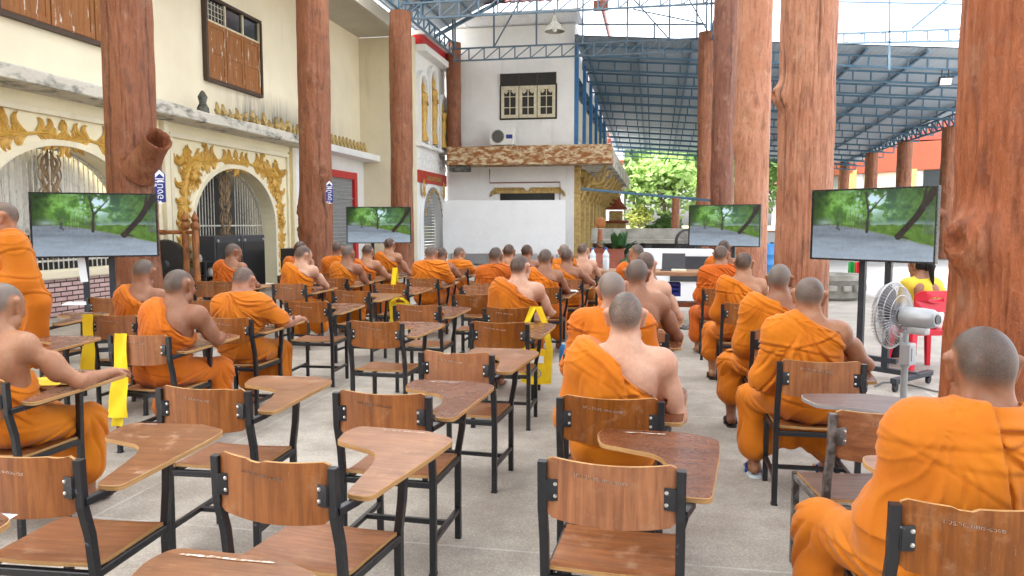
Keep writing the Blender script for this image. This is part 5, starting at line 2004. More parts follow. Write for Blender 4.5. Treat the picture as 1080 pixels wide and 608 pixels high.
for i, (x, yb, rz, st, lab) in enumerate(EMPTY):
    o = put_chair(x, yb, lab, rz, st)
    if i in MARKS:                                       # a stroke of old white paint along the tablet's far edge
        x0, x1, y0, w = MARKS[i]
        b = MB()
        zt = lambda a, c: .7115 + .035 * c + .012 * a
        b.sheet([[(a, y0 + .6 * w * q + .0014 * math.sin(a * 40 + q), zt(a, y0 + w * q)) for a in np.linspace(x0, x1, 14)] for q in (-.5, .5)])
        tab = [c for c in o.children if c.name.startswith('tablet_arm')][0]
        b.build('paint_stroke', M['stencil_white'], tab)
# ------------------------------------------------------------------ televisions: a shaded avenue with a road
def avenue_picture(w=224, h=126):
    u = np.linspace(0, 1, w)[None, :] * np.ones((h, 1))
    v = np.linspace(1, 0, h)[:, None] * np.ones((1, w))          # v = 0 top
    n1 = fbm(u * 9, v * 6, 0, 3, 4)
    n2 = fbm(u * 26, v * 16, 0, 5, 4)
    n3 = fbm(u * 70, v * 42, 0, 7, 2)
    g = np.clip(.5 + .9 * n1 + .55 * n2 + .4 * n3, 0, 1)[..., None]
    col = np.array([.035, .085, .030]) * (1 - g) + np.array([.20, .40, .085]) * g
    lightv = np.exp(-((u - .32) / .22) ** 2 - ((v - .25) / .25) ** 2)[..., None]
    col = col * (.55 + 1.1 * lightv) + lightv * np.array([.03, .06, .0])
    right = np.exp(-((u - .68) / .16) ** 2 - ((v - .30) / .3) ** 2)[..., None]
    col = col * (1 + .7 * right) + right * np.array([.03, .05, .06])
    skyh = np.clip((.5 + 1.6 * n2 + 1.2 * n1 - .62) * 4, 0, 1) * np.exp(-((u - .50) / .16) ** 2 - ((v - .18) / .22) ** 2)
    col = col * (1 - skyh[..., None]) + np.array([.50, .62, .74]) * skyh[..., None]
    haze = np.exp(-((u - .10) / .07) ** 2 - ((v - .47) / .05) ** 2)[..., None]
    col = col * (1 - .7 * haze) + np.array([.45, .55, .55]) * .7 * haze
    hz = np.exp(-((v - .50) / .05) ** 2)[..., None] * (u > .5)[..., None] * .5
    col = col * (1 - hz) + np.array([.35, .46, .50]) * hz
    grass = ((v > .50 + .02 * n2) & (v < .80 + .05 * n1))[..., None]
    col = np.where(grass, np.array([.13, .24, .045]) * (1 + .7 * n2[..., None] + .3 * n3[..., None]), col)
    # road: vanishes at the left
    edge = .50 + np.clip(u - .12, 0, 1) * .10 + np.clip(u - .25, 0, 1) ** 1.3 * .30
    road = v > edge + .010 * n2
    tone = .20 + .16 * np.clip((v - .5) / .5, 0, 1) + .05 * fbm(u * 5, v * 22, 0, 11, 3) + .03 * n3
    rc = tone[..., None] * np.array([.86, 1.0, 1.16])
    edgew = np.exp(-((v - edge) / .018) ** 2)[..., None]
    rc = rc * (1 - .4 * edgew) + np.array([.20, .22, .12]) * .4 * edgew
    col = np.where(road[..., None], rc, col)
    shade = np.exp(-((v - .66 - .05 * u) / .035) ** 2) * .22 * (u < .8)
    col = np.where(road[..., None], col * (1 - shade[..., None]), col)
    def stem(x0, y0, x1, y1, w0, w1, c):
        nonlocal col
        t = np.clip(((u - x0) * (x1 - x0) + (v - y0) * (y1 - y0)) / ((x1 - x0) ** 2 + (y1 - y0) ** 2), 0, 1)
        d = np.hypot(u - x0 - t * (x1 - x0), (v - y0 - t * (y1 - y0)) * .5625)
        m = np.clip((w0 + (w1 - w0) * t - d) / .003 + .5, 0, 1)[..., None]
        col = col * (1 - m) + np.array(c) * (1 + .5 * n3[..., None]) * m
    dk = (.050, .045, .040)
    stem(.475, .60, .485, .30, .013, .010, dk); stem(.485, .33, .455, .02, .010, .007, dk)
    stem(.485, .34, .60, .10, .009, .005, dk); stem(.60, .10, .66, .02, .005, .003, dk); stem(.46, .12, .52, .0, .005, .003, dk)
    stem(.73, .66, .86, .40, .028, .026, (.035, .026, .022)); stem(.86, .40, .985, .05, .026, .034, (.035, .026, .022)); stem(.90, .30, .93, .0, .012, .01, (.035, .026, .022))
    stem(.73, .66, .80, .68, .014, .006, (.055, .042, .034))
    for k in range(12):
        x = .22 + k * .022 + .006 * math.sin(k * 5)
        stem(x, .56, x + .004, .34 + .05 * math.sin(k * 2.3), .0026, .002, (.10, .10, .08))
    for k in range(5):
        stem(.93 + k * .018, .62, .935 + k * .018, .25, .004, .003, (.10, .11, .12))
    for (x, y) in ((.225, .50),):                                # a rider far down the road
        stem(x, y - .02, x, y + .03, .010, .006, (.05, .06, .07)); stem(x - .012, y + .045, x + .018, y + .075, .006, .005, (.04, .05, .06))
        stem(x, y - .05, x, y - .045, .006, .006, (.10, .08, .07))
    veg = np.clip((col[..., 1] - np.maximum(col[..., 0], col[..., 2])) * 8, 0, 1)[..., None]
    col = col * (1 - .30 * veg)
    col = np.where((u < .16)[..., None] & (v < .52)[..., None], col * (.45 + 3.0 * np.clip(u, 0, .16)[..., None]), col)
    return np.clip(col, .004, 1) ** 1.15

def tv_screen_mesh(w, h):
    pic = avenue_picture()
    ph, pw = pic.shape[:2]
    xs, zs = np.linspace(-w / 2, w / 2, pw), np.linspace(-h / 2, h / 2, ph)
    V = np.stack([np.broadcast_to(xs[None, :], (ph, pw)), np.zeros((ph, pw)), np.broadcast_to(zs[:, None], (ph, pw))], -1).reshape(-1, 3)
    i = np.arange(ph - 1)[:, None] * pw
    j = np.arange(pw - 1)[None, :]
    q = np.stack([i + j, i + j + 1, i + pw + j + 1, i + pw + j], -1).reshape(-1, 4)
    me = fast_mesh('screen', V, q)
    a = me.attributes.new('picture', 'FLOAT_COLOR', 'POINT')
    a.data.foreach_set('color', np.concatenate([pic, np.ones((ph, pw, 1))], -1).astype(np.float32).ravel())
    return me
t = NT('lit_screen')
at = t.new('ShaderNodeAttribute', attribute_name='picture')
t.link(at.outputs['Color'], t.b.inputs['Emission Color'])
t.b.inputs['Emission Strength'].default_value = .225
M['screen'] = t.out((.006, .006, .007), .30, None, 0, .2)
SCREEN = tv_screen_mesh(1.205, .675)
SCREEN.materials.append(M['screen'])

def television(p0, p1, z, label, stand_label, stand_h, tape=False):
    """p0, p1: the two lower corners as seen from the seats (left, right), z: bottom height"""
    p0, p1 = Vector((p0[0], p0[1], 0)), Vector((p1[0], p1[1], 0))
    c = (p0 + p1) / 2
    d = p1 - p0
    rz = math.atan2(d.y, d.x)
    tv = thing('television', label, 'television', (c.x, c.y, z), rz, 'flat televisions showing a road')
    b = MB()
    b.box((0, .03, .354), (1.245, .05, .708), bev=.006)
    b.box((0, .07, .30), (.9, .06, .45), bev=.02)
    b.build('cabinet', M['tv_black'], tv)
    b = MB()
    for (x, zz, w, h) in ((0, .005, 1.245, .014), (0, .702, 1.245, .012), (-.617, .354, .011, .684), (.617, .354, .011, .684)):
        b.box((x, .002, zz), (w, .012, h), bev=.002)
    b.build('bezel', M['tv_black'], tv)
    s = bpy.data.objects.new('screen', SCREEN)
    COL.objects.link(s)
    s.parent = tv
    s.location = (0, .0035, .354)
    st = thing('television_stand', stand_label, 'stand', (c.x, c.y, 0), rz, 'wheeled television stands')
    b = MB()
    for x in (-.13, .13):
        b.box((x, .145, z / 2 + .35), (.062, .04, z + .45), bev=.004)
    b.build('upright', M['stand_black'], st)
    b = MB()
    b.box((0, .145, .12), (.9, .06, .05), bev=.006)
    for x in (-.42, .42):
        b.box((x, .10, .105), (.06, .72, .05), bev=.006)
    b.box((0, .145, .22), (.5, .05, .05), bev=.004)
    b.build('base_frame', M['stand_black'], st)
    b = MB()
    b.box((0, .112, z + .35), (.44, .022, .34), bev=.003)
    b.build('mounting_plate', M['stand_black'], st)
    for x in (-.42, .42):
        for y in (-.22, .42):
            w_ = MB()
            w_.lathe([(.0, -.014), (.036, -.014), (.040, -.008), (.040, .008), (.036, .014), (0, .014)], (x, y, .040), 16, 0, axis='x')
            w_.box((x, y, .068), (.04, .05, .03), bev=.004)
            w_.build('castor', M['rubber'], st)
    if tape:
        b = MB()
        b.box((-.16, .115, z - .13), (.075, .004, .30), rot=(0, R(-5), 0))
        o = b.build('paper_label', M['paper'], st)
    return tv

def tv_ends(u0, vm0, h0, u1, vm1, h1, H=.708):
    """corners from the two side edges' heights in pixels"""
    return at_depth(u0, vm0, H * 800 / h0), at_depth(u1, vm1, H * 800 / h1)
a, c = tv_ends(32.5, 272, 69.5, 168.5, 271, 65.5)
television(a, c, a[2] * .5 + c[2] * .5, 'large lit television at the far left beside the standing monk', 'black television stand with a white paper label in front of the brick wall', 1.2, True)
a, c = tv_ends(366.5, 257, 38.4, 433, 256.5, 38.0)
television(a, c, a[2] * .5 + c[2] * .5, 'small-looking lit television in front of the red door and trunk pillar', 'black television stand behind the monk sitting tallest below the red door', 1.2)
a, c = tv_ends(732.5, 260.5, 43.0, 794, 260, 45.0)
television(a, c, a[2] * .5 + c[2] * .5, 'lit television angled in front of the third trunk pillar on the right', 'black television stand hidden behind the monks of the right aisle', 1.2)
a, c = tv_ends(854, 273.5, 72.0, 986.5, 278.5, 82.5)
television(a, c, a[2] * .5 + c[2] * .5, 'largest lit television at the right, angled towards the seats', 'black wheeled television stand beside the pedestal fan', 1.2)

# ------------------------------------------------------------------ pedestal fan
F0 = at_Y(948, 334, 5.45)
fan = thing('pedestal_fan', 'silver pedestal fan with a wire cage, between the television stand and the nearest pillar', 'fan', (F0[0] + .05, F0[1], 0), R(46))
hz = F0[2]
b = MB()
b.lathe([(.20, 0), (.20, .02), (.17, .04), (.04, .06), (.03, .10)], n=28)
b.build('base', M['silver'], fan)
b = MB()
b.lathe([(.022, .05), (.022, hz - .35), (.03, hz - .34), (.03, hz - .20), (.017, hz - .19), (.017, hz - .08)], n=16)
b.build('pole', M['silver'], fan)
b = MB()
b.box((0, -.015, hz - .25), (.085, .075, .15), bev=.012)
b.box((0, -.055, hz - .25), (.05, .01, .09), bev=.004)
b.build('control_box', M['silver'], fan)
b = MB()
b.lathe([(.0, -.20), (.045, -.195), (.062, -.17), (.068, -.10), (.068, -.01), (.06, .03), (.0, .035)], (0, 0, hz), 28, axis='y')
b.box((0, -.08, hz - .085), (.07, .12, .05), bev=.01)
mo = b.build('motor_housing', M['silver'], fan)
b = MB()
b.lathe([(.0, -.204), (.03, -.203), (.032, -.198)], (0, 0, hz), 20, axis='y')
b.build('badge', M['black'], mo)
b = MB()
Rf = .225
for k in range(56):
    a = 2 * math.pi * k / 56
    pts = []
    for (r_, y) in ((.06, .045), (.14, .040), (.20, .060), (Rf, .095)):
        pts.append((r_ * math.cos(a), y, hz + r_ * math.sin(a)))
    for (r_, y) in ((.21, .135), (.13, .165), (.045, .172)):
        pts.append((r_ * math.cos(a + .06), y, hz + r_ * math.sin(a + .06)))
    b.tube(pts, .0022, 4, cap=False)
for r_, y, w_ in ((Rf, .097, .006), (.14, .040, .003), (.06, .045, .004), (.13, .166, .0025), (.20, .060, .0025)):
    b.tube([(r_ * math.cos(a), y, hz + r_ * math.sin(a)) for a in np.linspace(0, 2 * math.pi, 49)], w_, 6, cap=False)
b.lathe([(.045, .170), (.045, .178), (0, .180)], (0, 0, hz), 20, axis='y')
b.build('wire_cage', M['chrome_wire'], fan)
M['fan_blade'] = plain('smoky_fan_blade', (.22, .23, .25), .3)
for k in range(3):
    b = MB()
    rows = []
    for i in range(9):
        r_ = .04 + .155 * i / 8
        sp = .55 * (math.sin(math.pi * (i + 2) / 12)) ** .6
        rows.append([(r_ * math.cos(k * 2.094 + s), .11 + .030 * s / .5, hz + r_ * math.sin(k * 2.094 + s)) for s in np.linspace(-sp, sp, 7)])
    b.sheet(rows)
    b.build('blade', M['fan_blade'], fan)
b = MB()
b.lathe([(0, .14), (.035, .135), (.04, .08), (.04, .06)], (0, 0, hz), 20, axis='y')
b.build('hub', M['grey_case'], fan)

# ------------------------------------------------------------------ red plastic chair and the girl on it
RC = at_Y(971, 380, 8.62)
rc = thing('plastic_chair', 'red plastic chair the girl in yellow sits on', 'chair', (RC[0], 8.65, 0), R(14))
b = MB()
b.box((0, 0, .44), (.42, .42, .022), bev=.008)
b.box((0, 0, .41), (.40, .40, .04), bev=.01)
b.build('seat', M['red_plastic'], rc)
for sx in (-1, 1):
    for sy in (-1, 1):
        b = MB()
        b.tube([(sx * .235, sy * .235, 0), (sx * .19, sy * .185, .43)], [.022, .030], 8, square=True)
        b.build('leg', M['red_plastic'], rc)
b = MB()
ol = [(-.16, .45), (-.195, .70), (-.20, .82), (-.15, .86), (.15, .86), (.20, .82), (.195, .70), (.16, .45), (.11, .45), (.135, .64), (-.135, .64), (-.11, .45)]
ol = round_poly(ol, [.02, .1, .05, .06, .06, .05, .1, .02, .01, .05, .05, .01], 5)
def bend(x, z): return -.20 - .10 * (z - .45) + .10 * (abs(x) / .2) ** 2 * .5
nn = len(ol)
hole = [(.085 * math.cos(a), .765 + .032 * math.sin(a)) for a in np.linspace(0, 2 * math.pi, 25)[:-1]]
for th in (0,):
    fr_v = [(x, bend(x, z) - .010, z) for x, z in ol]
    bk_v = [(x, bend(x, z) + .010, z) for x, z in ol]
    bmh = bmesh.new()
    for V_ in (fr_v, bk_v):
        outer = [bmh.verts.new(p) for p in V_]
        yy = -.010 if V_ is fr_v else .010
        inner = [bmh.verts.new((x, bend(x, z) + yy, z)) for x, z in hole]
        es = [bmh.edges.new((outer[i], outer[(i + 1) % nn])) for i in range(nn)] + [bmh.edges.new((inner[i], inner[(i + 1) % 24])) for i in range(24)]
        bmesh.ops.triangle_fill(bmh, edges=es, use_beauty=True, use_dissolve=False)
    bmh.verts.index_update()
    b.add([v.co for v in bmh.verts], [[v.index for v in f.verts] for f in bmh.faces])
    bmh.free()
    b.add(fr_v + bk_v, [(k, (k + 1) % nn, nn + (k + 1) % nn, nn + k) for k in range(nn)])
    fh = [(x, bend(x, z) - .010, z) for x, z in hole]; bh = [(x, bend(x, z) + .010, z) for x, z in hole]
    b.add(fh + bh, [(k, (k + 1) % 24, 24 + (k + 1) % 24, 24 + k) for k in range(24)])
b.build('backrest', M['red_plastic'], rc)

gp = seated_pose((-.02, .06, 1.10), (20, 12, 0), 'lap', spread=.11, bulk=.82)
girl = thing('person', 'girl in yellow shirt with dark ponytail, seated on the red plastic chair', 'person', rc.location, R(14))
bo = link_mesh('body', body_mesh(gp, .009), [M['skin']], girl)
bo.color = (*SKIN['tan'], 0)
F = Field((-.4, -.3, .4), (.4, .5, 1.1), .009)
F.ell(gp.pel, (.135, .11, .12), .02); F.ell(gp.ab, (.135, .10, .15), .06); F.ell(gp.ch, (.148, .106, .17), .06)
F.cone(gp.SL, gp.SR, .072, .072, .05)
F.cone(gp.neck, gp.SL, .058, .062, .04); F.cone(gp.neck, gp.SR, .058, .062, .04)
for S, E_ in ((gp.SL, gp.EL), (gp.SR, gp.ER)):
    F.cone(S, S * .2 + E_ * .8, .074, .070, .03)
X, Y, Z = F.grid()
F.d += (.004 * np.sin(25 * Z + 9 * X) * np.sin(11 * X + 7 * Y)).astype(np.float32)
V, Q = F.mesh('shirt')
sh = link_mesh('shirt', fast_mesh('shirt', V, Q), [M['cloth']], girl)
sh.color = (.80, .62, .06, 1)
F = Field((-.4, -.2, 0), (.4, .6, .7), .011)
for q in (0, 1):
    F.cone(gp.hip[q], gp.knee[q], .092, .07, .03); F.cone(gp.knee[q], gp.ank[q] + np.array([0, 0, .03]), .068, .058, .02)
V, Q = F.mesh('trousers')
tr = link_mesh('trousers', fast_mesh('trousers', V, Q), [M['cloth']], girl)
tr.color = (.02, .022, .03, 1)
F = Field((-.3, -.35, .75), (.3, .3, 1.3), .007)
c_ = lambda x, y, z: gp.H + gp.Q @ np.array([x, y, z])
F.ell(c_(0, -.018, .032), (.084, .100, .092), .01, gp.Q.tolist())
F.ell(c_(0, -.05, .0), (.078, .066, .075), .03, gp.Q.tolist())
F.ell(c_(0, .09, -.04), (.075, .06, .085), .015, gp.Q.tolist(), 's')
F.cone(c_(0, -.10, .02), c_(0, -.145, -.03), .03, .036, .01)
F.cone(c_(0, -.145, -.03), c_(.01, -.12, -.22), .038, .012, .02)
X, Y, Z = F.grid()
F.d += (.0025 * np.sin(90 * X + 20 * Z)).astype(np.float32)
V, Q = F.mesh('hair')
hr = link_mesh('hair', fast_mesh('hair', V, Q), [M['cloth']], girl)
hr.color = (.012, .010, .009, 1)

# ------------------------------------------------------------------ white board, tables and things at the far end
pL, pR = at_Y(467, 212, 26.9), at_Y(596.5, 212, 26.9)
bd = thing('white_board', 'large blank white board standing in front of the white hall', 'board', ((pL[0] + pR[0]) / 2, 26.9, 0))
w_ = pR[0] - pL[0]
b = MB()
b.box((0, 0, 1.42), (w_, .05, 1.92), bev=.008)
b.build('panel', M['white_clean'], bd)
b = MB()
for x in (-w_ / 2 + .3, w_ / 2 - .3):
    b.box((x, .05, .6), (.05, .04, 1.2)); b.box((x, .05, .03), (.06, .6, .05))
b.build('support', M['silver'], bd)

def long_table(name, label, c, rz, L, D, H, mats, legs=True, shelf=False):
    o = thing(name, label, 'table', (c[0], c[1], 0), rz)
    b = MB()
    b.box((0, 0, H - .03), (L, D, .06), bev=.01)
    b.build('table_top', mats[0], o)
    for sx in (-1, 1):
        for sy in (-1, 1):
            b = MB()
            b.box((sx * (L / 2 - .22), sy * (D / 2 - .12), (H - .06) / 2), (.16, .12, H - .06), bev=.012)
            b.build('leg', mats[1], o)
    b = MB()
    for sx in (-1, 1):
        b.box((sx * (L / 2 - .22), 0, .28), (.07, D - .3, .08), bev=.01)
        b.box((sx * (L / 2 - .22), 0, H - .11), (.09, D - .2, .08), bev=.01)
    b.box((0, 0, .28), (L - .5, .07, .08), bev=.01)
    b.build('stretcher', mats[1], o)
    return o
TA = at_Y(672, 285, 12.2)
long_table('work_table', 'long rustic wooden table with water bottles in front of the white cabinet', (TA[0] - .15, 12.2), R(-2), 2.75, .8, TA[2], (M['table_wood'], M['red_wood']))
TZ = TA[2]
for k, (u, h_) in enumerate(((625, .30), (639, .30))):
    p = at_Y(u, 285, 12.1)
    o = thing('water_bottle', ['clear water bottle nearer the white hall on the long wooden table', 'clear water bottle nearer the laptop on the long wooden table'][k], 'bottle', (p[0], 12.1, TZ))
    b = MB()
    b.lathe([(.045, 0), (.052, .01), (.052, .19), (.046, .20), (.052, .21), (.050, .25), (.020, .30), (.018, .33)], n=18)
    b.build('bottle_body', M['pet'], o)
    b = MB()
    b.lathe([(.021, .325), (.021, .355), (0, .356)], n=14)
    b.build('cap', M['cap_blue'], o)
p = at_Y(664, 284, 12.2)
lp = thing('laptop', 'open dark laptop seen from behind on the wooden table', 'laptop', (p[0] + .68, 12.3, TZ), R(-6))
b = MB(); b.box((0, -.1, .01), (.36, .25, .018), bev=.004); b.build('keyboard_base', M['grey_case'], lp)
b = MB(); b.box((0, .06, .14), (.36, .014, .25), rot=(R(-14), 0, 0), bev=.005); b.build('lid', M['grey_case'], lp)
p = at_Y(655, 283, 12.3)
b = MB(); b.box((0, 0, .012), (.22, .3, .024), bev=.003); o = b.build('notebook', M['book_tan']); o.location = (p[0] + .9, 12.05, TZ); set_props(o, 'closed cream notebook lying beside the laptop on the wooden table', 'notebook')
p = at_Y(704, 283, 15.6)
cb = thing('white_cabinet', 'low white cabinet with a grey panel behind the wooden table', 'cabinet', (p[0], 15.6, 0))
b = MB(); b.box((0, 0, .53), (1.75, .6, 1.02), bev=.01); b.box((-.45, -.31, .58), (.75, .02, .8), bev=.004); b.build('carcass', M['white_clean'], cb)
b = MB(); b.box((.42, -.312, .66), (.75, .03, .5), bev=.01); b.build('grey_panel', M['grey_case'], cb)
b = MB(); b.lathe([(0, -.03), (.03, -.025), (.03, 0)], (-.45, -.31, .80), 12, axis='y'); b.build('lock', M['black'], cb)
p = at_Y(684, 256, 18.4)
sl = thing('stage_platform', 'pale grey concrete counter slab with a dark open front beyond the wooden table', 'counter', (p[0], 18.8, 0))
b = MB()
b.box((-.05, 0, 1.12), (2.7, .5, .10), bev=.01)
b.box((-.05, .14, 1.28), (2.7, .18, .30), bev=.01)
b.build('slab', M['concrete_old'], sl)
b = MB(); b.box((-.05, .1, .85), (2.6, .35, .46), bev=.01); b.build('dark_front', M['black_case'], sl)
for x in (-1.2, 0, 1.15):
    b = MB(); b.box((x, 0, .53), (.14, .3, 1.06), bev=.01); b.build('leg', M['grey_case'], sl)
p = at_Y(737, 312, 11.6)
bc = thing('blue_crate', 'blue plastic crate on the lower rail under the wooden table', 'crate', (at_Y(703, 297, 12.2)[0], 12.2, .42))
b = MB()
for k in range(3):
    b.box((0, -.16, .04 + k * .07), (.42, .012, .045), bev=.003); b.box((0, .16, .04 + k * .07), (.42, .012, .045), bev=.003)
    b.box((-.205, 0, .04 + k * .07), (.012, .32, .045), bev=.003); b.box((.205, 0, .04 + k * .07), (.012, .32, .045), bev=.003)
b.box((0, 0, .01), (.42, .33, .02))
for sx in (-1, 1):
    for sy in (-1, 1): b.box((sx * .2, sy * .155, .1), (.03, .03, .2))
b.build('crate_shell', M['sign_blue'], bc)
# dark round fan head by the right pillars, brown post, rail
p = at_Y(725, 255, 16.5)
df = thing('floor_fan', 'dark round drum fan on a post just left of the angled right-hand television', 'fan', (p[0], 16.5, 0), R(20))
b = MB(); b.lathe([(.24, -.06), (.27, -.04), (.27, .04), (.24, .06), (.23, .04), (.23, -.04), (.24, -.06)], (0, 0, p[2]), 32, axis='y', cap=False); b.build('drum', M['black_case'], df)
b = MB()
for k in range(7):
    r_ = .03 + k * .032
    b.tube([(r_ * math.cos(a), -.06, p[2] + r_ * math.sin(a)) for a in np.linspace(0, 6.2832, 33)], .004, 5, cap=False)
for k in range(12):
    a = k * math.pi / 6
    b.tube([(.03 * math.cos(a), -.062, p[2] + .03 * math.sin(a)), (.235 * math.cos(a), -.062, p[2] + .235 * math.sin(a))], .004, 5)
b.build('guard', M['grey_case'], df)
b = MB(); b.lathe([(.26, 0), (.24, .04), (.03, .06), (.03, p[2] - .33)], n=20); b.build('pole', M['black_case'], df)
p = at_Y(713, 200, 21.5)
wp = thing('garden_post', 'brown post of the small lean-to beside the green trees', 'post', (p[0], 21.5, 0))
b = MB(); b.tube([(0, 0, 0), (0, 0, 2.25)], [.12, .10], 10); b.build('shaft', M['bark_red'], wp)
b = MB(); b.tube([(-2.6, 0, 2.52), (1.2, 0, 2.15)], .035, square=True); b.build('top_rail', M['truss_blue'], wp)
b = MB(); b.tube([(0, 0, 1.2), (.9, 0, 1.22)], .05, 8); b.build('side_rail', M['bark_red'], wp)
# carved round stand, pots, plant
p = at_Y(633, 235, 17.5)
cs = thing('carved_stand', 'carved brown wooden stand with a round medallion beside the gilded brackets', 'stand', (p[0], 17.5, 0))
b = MB(); b.lathe([(.0, -.05), (.09, -.05), (.13, -.03), (.13, .03), (.09, .05), (0, .05)], (0, 0, p[2]), 24, axis='y'); b.build('medallion', M['carved_wood'], cs)
b = MB(); b.lathe([(.25, 0), (.25, .08), (.10, .14), (.06, .5), (.09, .8), (.05, p[2] - .15)], n=16); b.build('column', M['red_wood'], cs)
p = at_Y(655, 268, 15.2)
pp = thing('potted_plant', 'dark green leafy plant in a pot behind the wooden table', 'plant', (p[0] - .05, 15.2, 0))
b = MB(); b.lathe([(.20, 0), (.22, .03), (.29, .55), (.32, .58), (.32, .66), (.27, .66), (.25, .6), (0, .58)], n=22, cap=False); b.build('pot', M['pot'], pp)
b = MB()
for k in range(70):
    a, el = random.uniform(0, 6.28), random.uniform(.15, 1.45)
    d = Vector((math.cos(a) * math.cos(el), math.sin(a) * math.cos(el), math.sin(el)))
    L = random.uniform(.35, .68)
    s_ = d.cross(Vector((0, 0, 1))).normalized() * random.uniform(.05, .085)
    p0 = Vector((0, 0, .72)) + d * L * .35
    rows = []
    for i in range(6):
        t_ = i / 5
        q = p0 + d * L * .65 * t_ + Vector((0, 0, -.22 * t_ * t_ * math.cos(el)))
        w2 = math.sin(math.pi * min(1, .08 + .92 * t_)) + .02
        rows.append([q - s_ * w2, q + Vector((0, 0, -.012)), q + s_ * w2])
    b.sheet(rows)
b.build('foliage', M['leaf_dark'], pp, fix=False)
pp.scale = (1.1, 1.1, 1.1)
for k, (u, s_) in enumerate(((631, 1.0), (646, .9))):
    p = at_Y(u, 272, 15.0)
    pt = thing('clay_pot', ['reddish ornamental clay urn nearer the gilded pilasters', 'reddish ornamental clay urn next to the leafy plant'][k], 'pot', (p[0], 15.0, 0))
    b = MB(); b.lathe([(.2, 0), (.22, .1), (.15, .2), (.30 * s_, .5), (.33 * s_, .75), (.22, .98), (.25, 1.06), (.2, 1.06), (.18, .98), (0, .9)], n=24); b.build('urn', M['pot'], pt)
    b = MB()
    for j in range(10):
        a = j * .628
        b.lathe([(0, -.05), (.05, 0), (0, .05)], (.31 * s_ * math.cos(a), .31 * s_ * math.sin(a), .68), 8)
    b.build('boss_ring', M['pot'], pt)
# blue drum and dark shrub between the right pillars, stone planter beside the big television
p = at_Y(809, 276, 24)
o = thing('plastic_drum', 'blue plastic drum seen between two trunk pillars on the right', 'drum', (p[0], 24, 0))
b = MB(); b.lathe([(.28, 0), (.30, .02), (.30, .3), (.315, .32), (.30, .34), (.30, .6), (.315, .62), (.30, .64), (.30, .92), (.26, .95), (0, .95)], n=26); b.build('shell', M['blue_drum'], o)
b = MB(); b.lathe([(.06, .95), (.06, .98), (0, .985)], (.14, 0, 0), 14); b.build('bung', M['black'], o)
p = at_Y(880, 285, 16)
o = thing('stone_planter', 'round mossy concrete planter just below the big television', 'planter', (p[0] + .1, 16.5, 0))
b = MB(); b.lathe([(.42, 0), (.5, .06), (.55, .35), (.62, .42), (.62, .52), (.5, .52), (.46, .44), (0, .42)], n=28, cap=False); b.build('basin', M['concrete_old'], o)
b = MB()
for j in range(14):
    a = j * .449
    b.box((.575 * math.cos(a), .575 * math.sin(a), .26), (.1, .16, .12), rot=(0, 0, a), bev=.02)
b.build('relief', M['concrete_old'], o)
for k, (u, col) in enumerate(((898, (.02, .30, .05, 1)), (905, (.55, .02, .02, 1)))):
    p = at_Y(u, 281, 17.5)
    b = MB()
    b.sheet([[(x, .03 * math.sin(x * 60 + z * 3), z) for x in np.linspace(-.07, .07, 8)] for z in np.linspace(.25, .72, 8)])
    o = b.build('hanging_cloth', M['cloth']); o.location = (p[0], 17.5, 0); o.color = col
    set_props(o, ['green cloth strip hanging under the big television', 'red cloth strip hanging under the big television'][k], 'cloth')

# ------------------------------------------------------------------ gong frame and cabinets by the arches
p0, p1 = at_Y(196, 262, 13.4), at_Y(207, 262, 13.55)
gf = thing('gong_stand', 'carved orange-brown wooden gong frame with pointed finials beside the leftmost television', 'frame', (p0[0], 13.4, 0))
for dx, dy, hh in ((0, 0, 1.62), (.25, -.05, 1.62)):
    b = MB(); b.lathe([(.10, 0), (.10, .08), (.06, .12), (.075, .5), (.06, .9), (.07, 1.3), (.055, 1.42), (.085, 1.46), (.085, 1.54), (.05, 1.58), (.075, 1.64), (.03, 1.74), (0, 1.80)], (dx, dy, 0), 14); b.build('post', M['carved_wood'], gf)
b = MB(); b.lathe([(.035, -.95), (.05, -.9), (.05, -.5), (.038, -.45), (.038, .12), (.05, .16), (.02, .22)], (.08, -.02, 1.38), 12, axis='x'); b.build('crossbar', M['carved_wood'], gf)
b = MB(); b.box((-.35, 0, .08), (1.3, .12, .12), bev=.02); b.build('foot_rail', M['carved_wood'], gf)
go = thing('gong', 'large dark round gong hanging behind the monk with the tilted head', 'gong', (p0[0] - .45, 13.38, .72))
b = MB(); b.lathe([(0, -.10), (.10, -.09), (.13, -.045), (.40, -.04), (.50, -.02), (.52, .04), (.50, .06)], (0, 0, 0), 36, axis='y'); b.build('disc', M['black_case'], go)
b = MB()
for s in (-1, 1): b.tube([(s * .2, 0, .46), (s * .2, 0, .64)], .012, 6)
b.build('cord', M['cord'], go)
YC = 15.6
pa, pb_ = at_X(226, 251, -8.9), at_X(279, 251, -8.9)
for k, (y0, y1, lab) in enumerate(((pa[1], (pa[1] + pb_[1]) / 2 - .02, 'dark grey loudspeaker cabinet in front of the arched gate, nearer the gong frame'), ((pa[1] + pb_[1]) / 2 + .02, pb_[1], 'dark grey loudspeaker cabinet in front of the arched gate, nearer the red door'))):
    o = thing('speaker_cabinet', lab, 'speaker', (-9.15, (y0 + y1) / 2, 0))
    b = MB(); b.box((0, 0, .66), (.5, y1 - y0, 1.26), bev=.015); b.build('case', M['grey_case'], o)
    b = MB(); b.box((.255, 0, .62), (.02, y1 - y0 - .12, 1.05), bev=.006); b.build('front_grille', M['black_case'], o)
    for s in (-1, 1):
        b = MB(); b.lathe([(.0, .03), (.03, .025), (.03, 0)], (.26, s * ((y1 - y0) / 2 - .1), 1.19), 10, axis='x'); b.build('corner_knob', M['silver'], o)
o = thing('equipment_case', 'low black equipment case beside the arched gate at the foot of the second pillar', 'case', (-8.1, 16.6, 0), R(10))
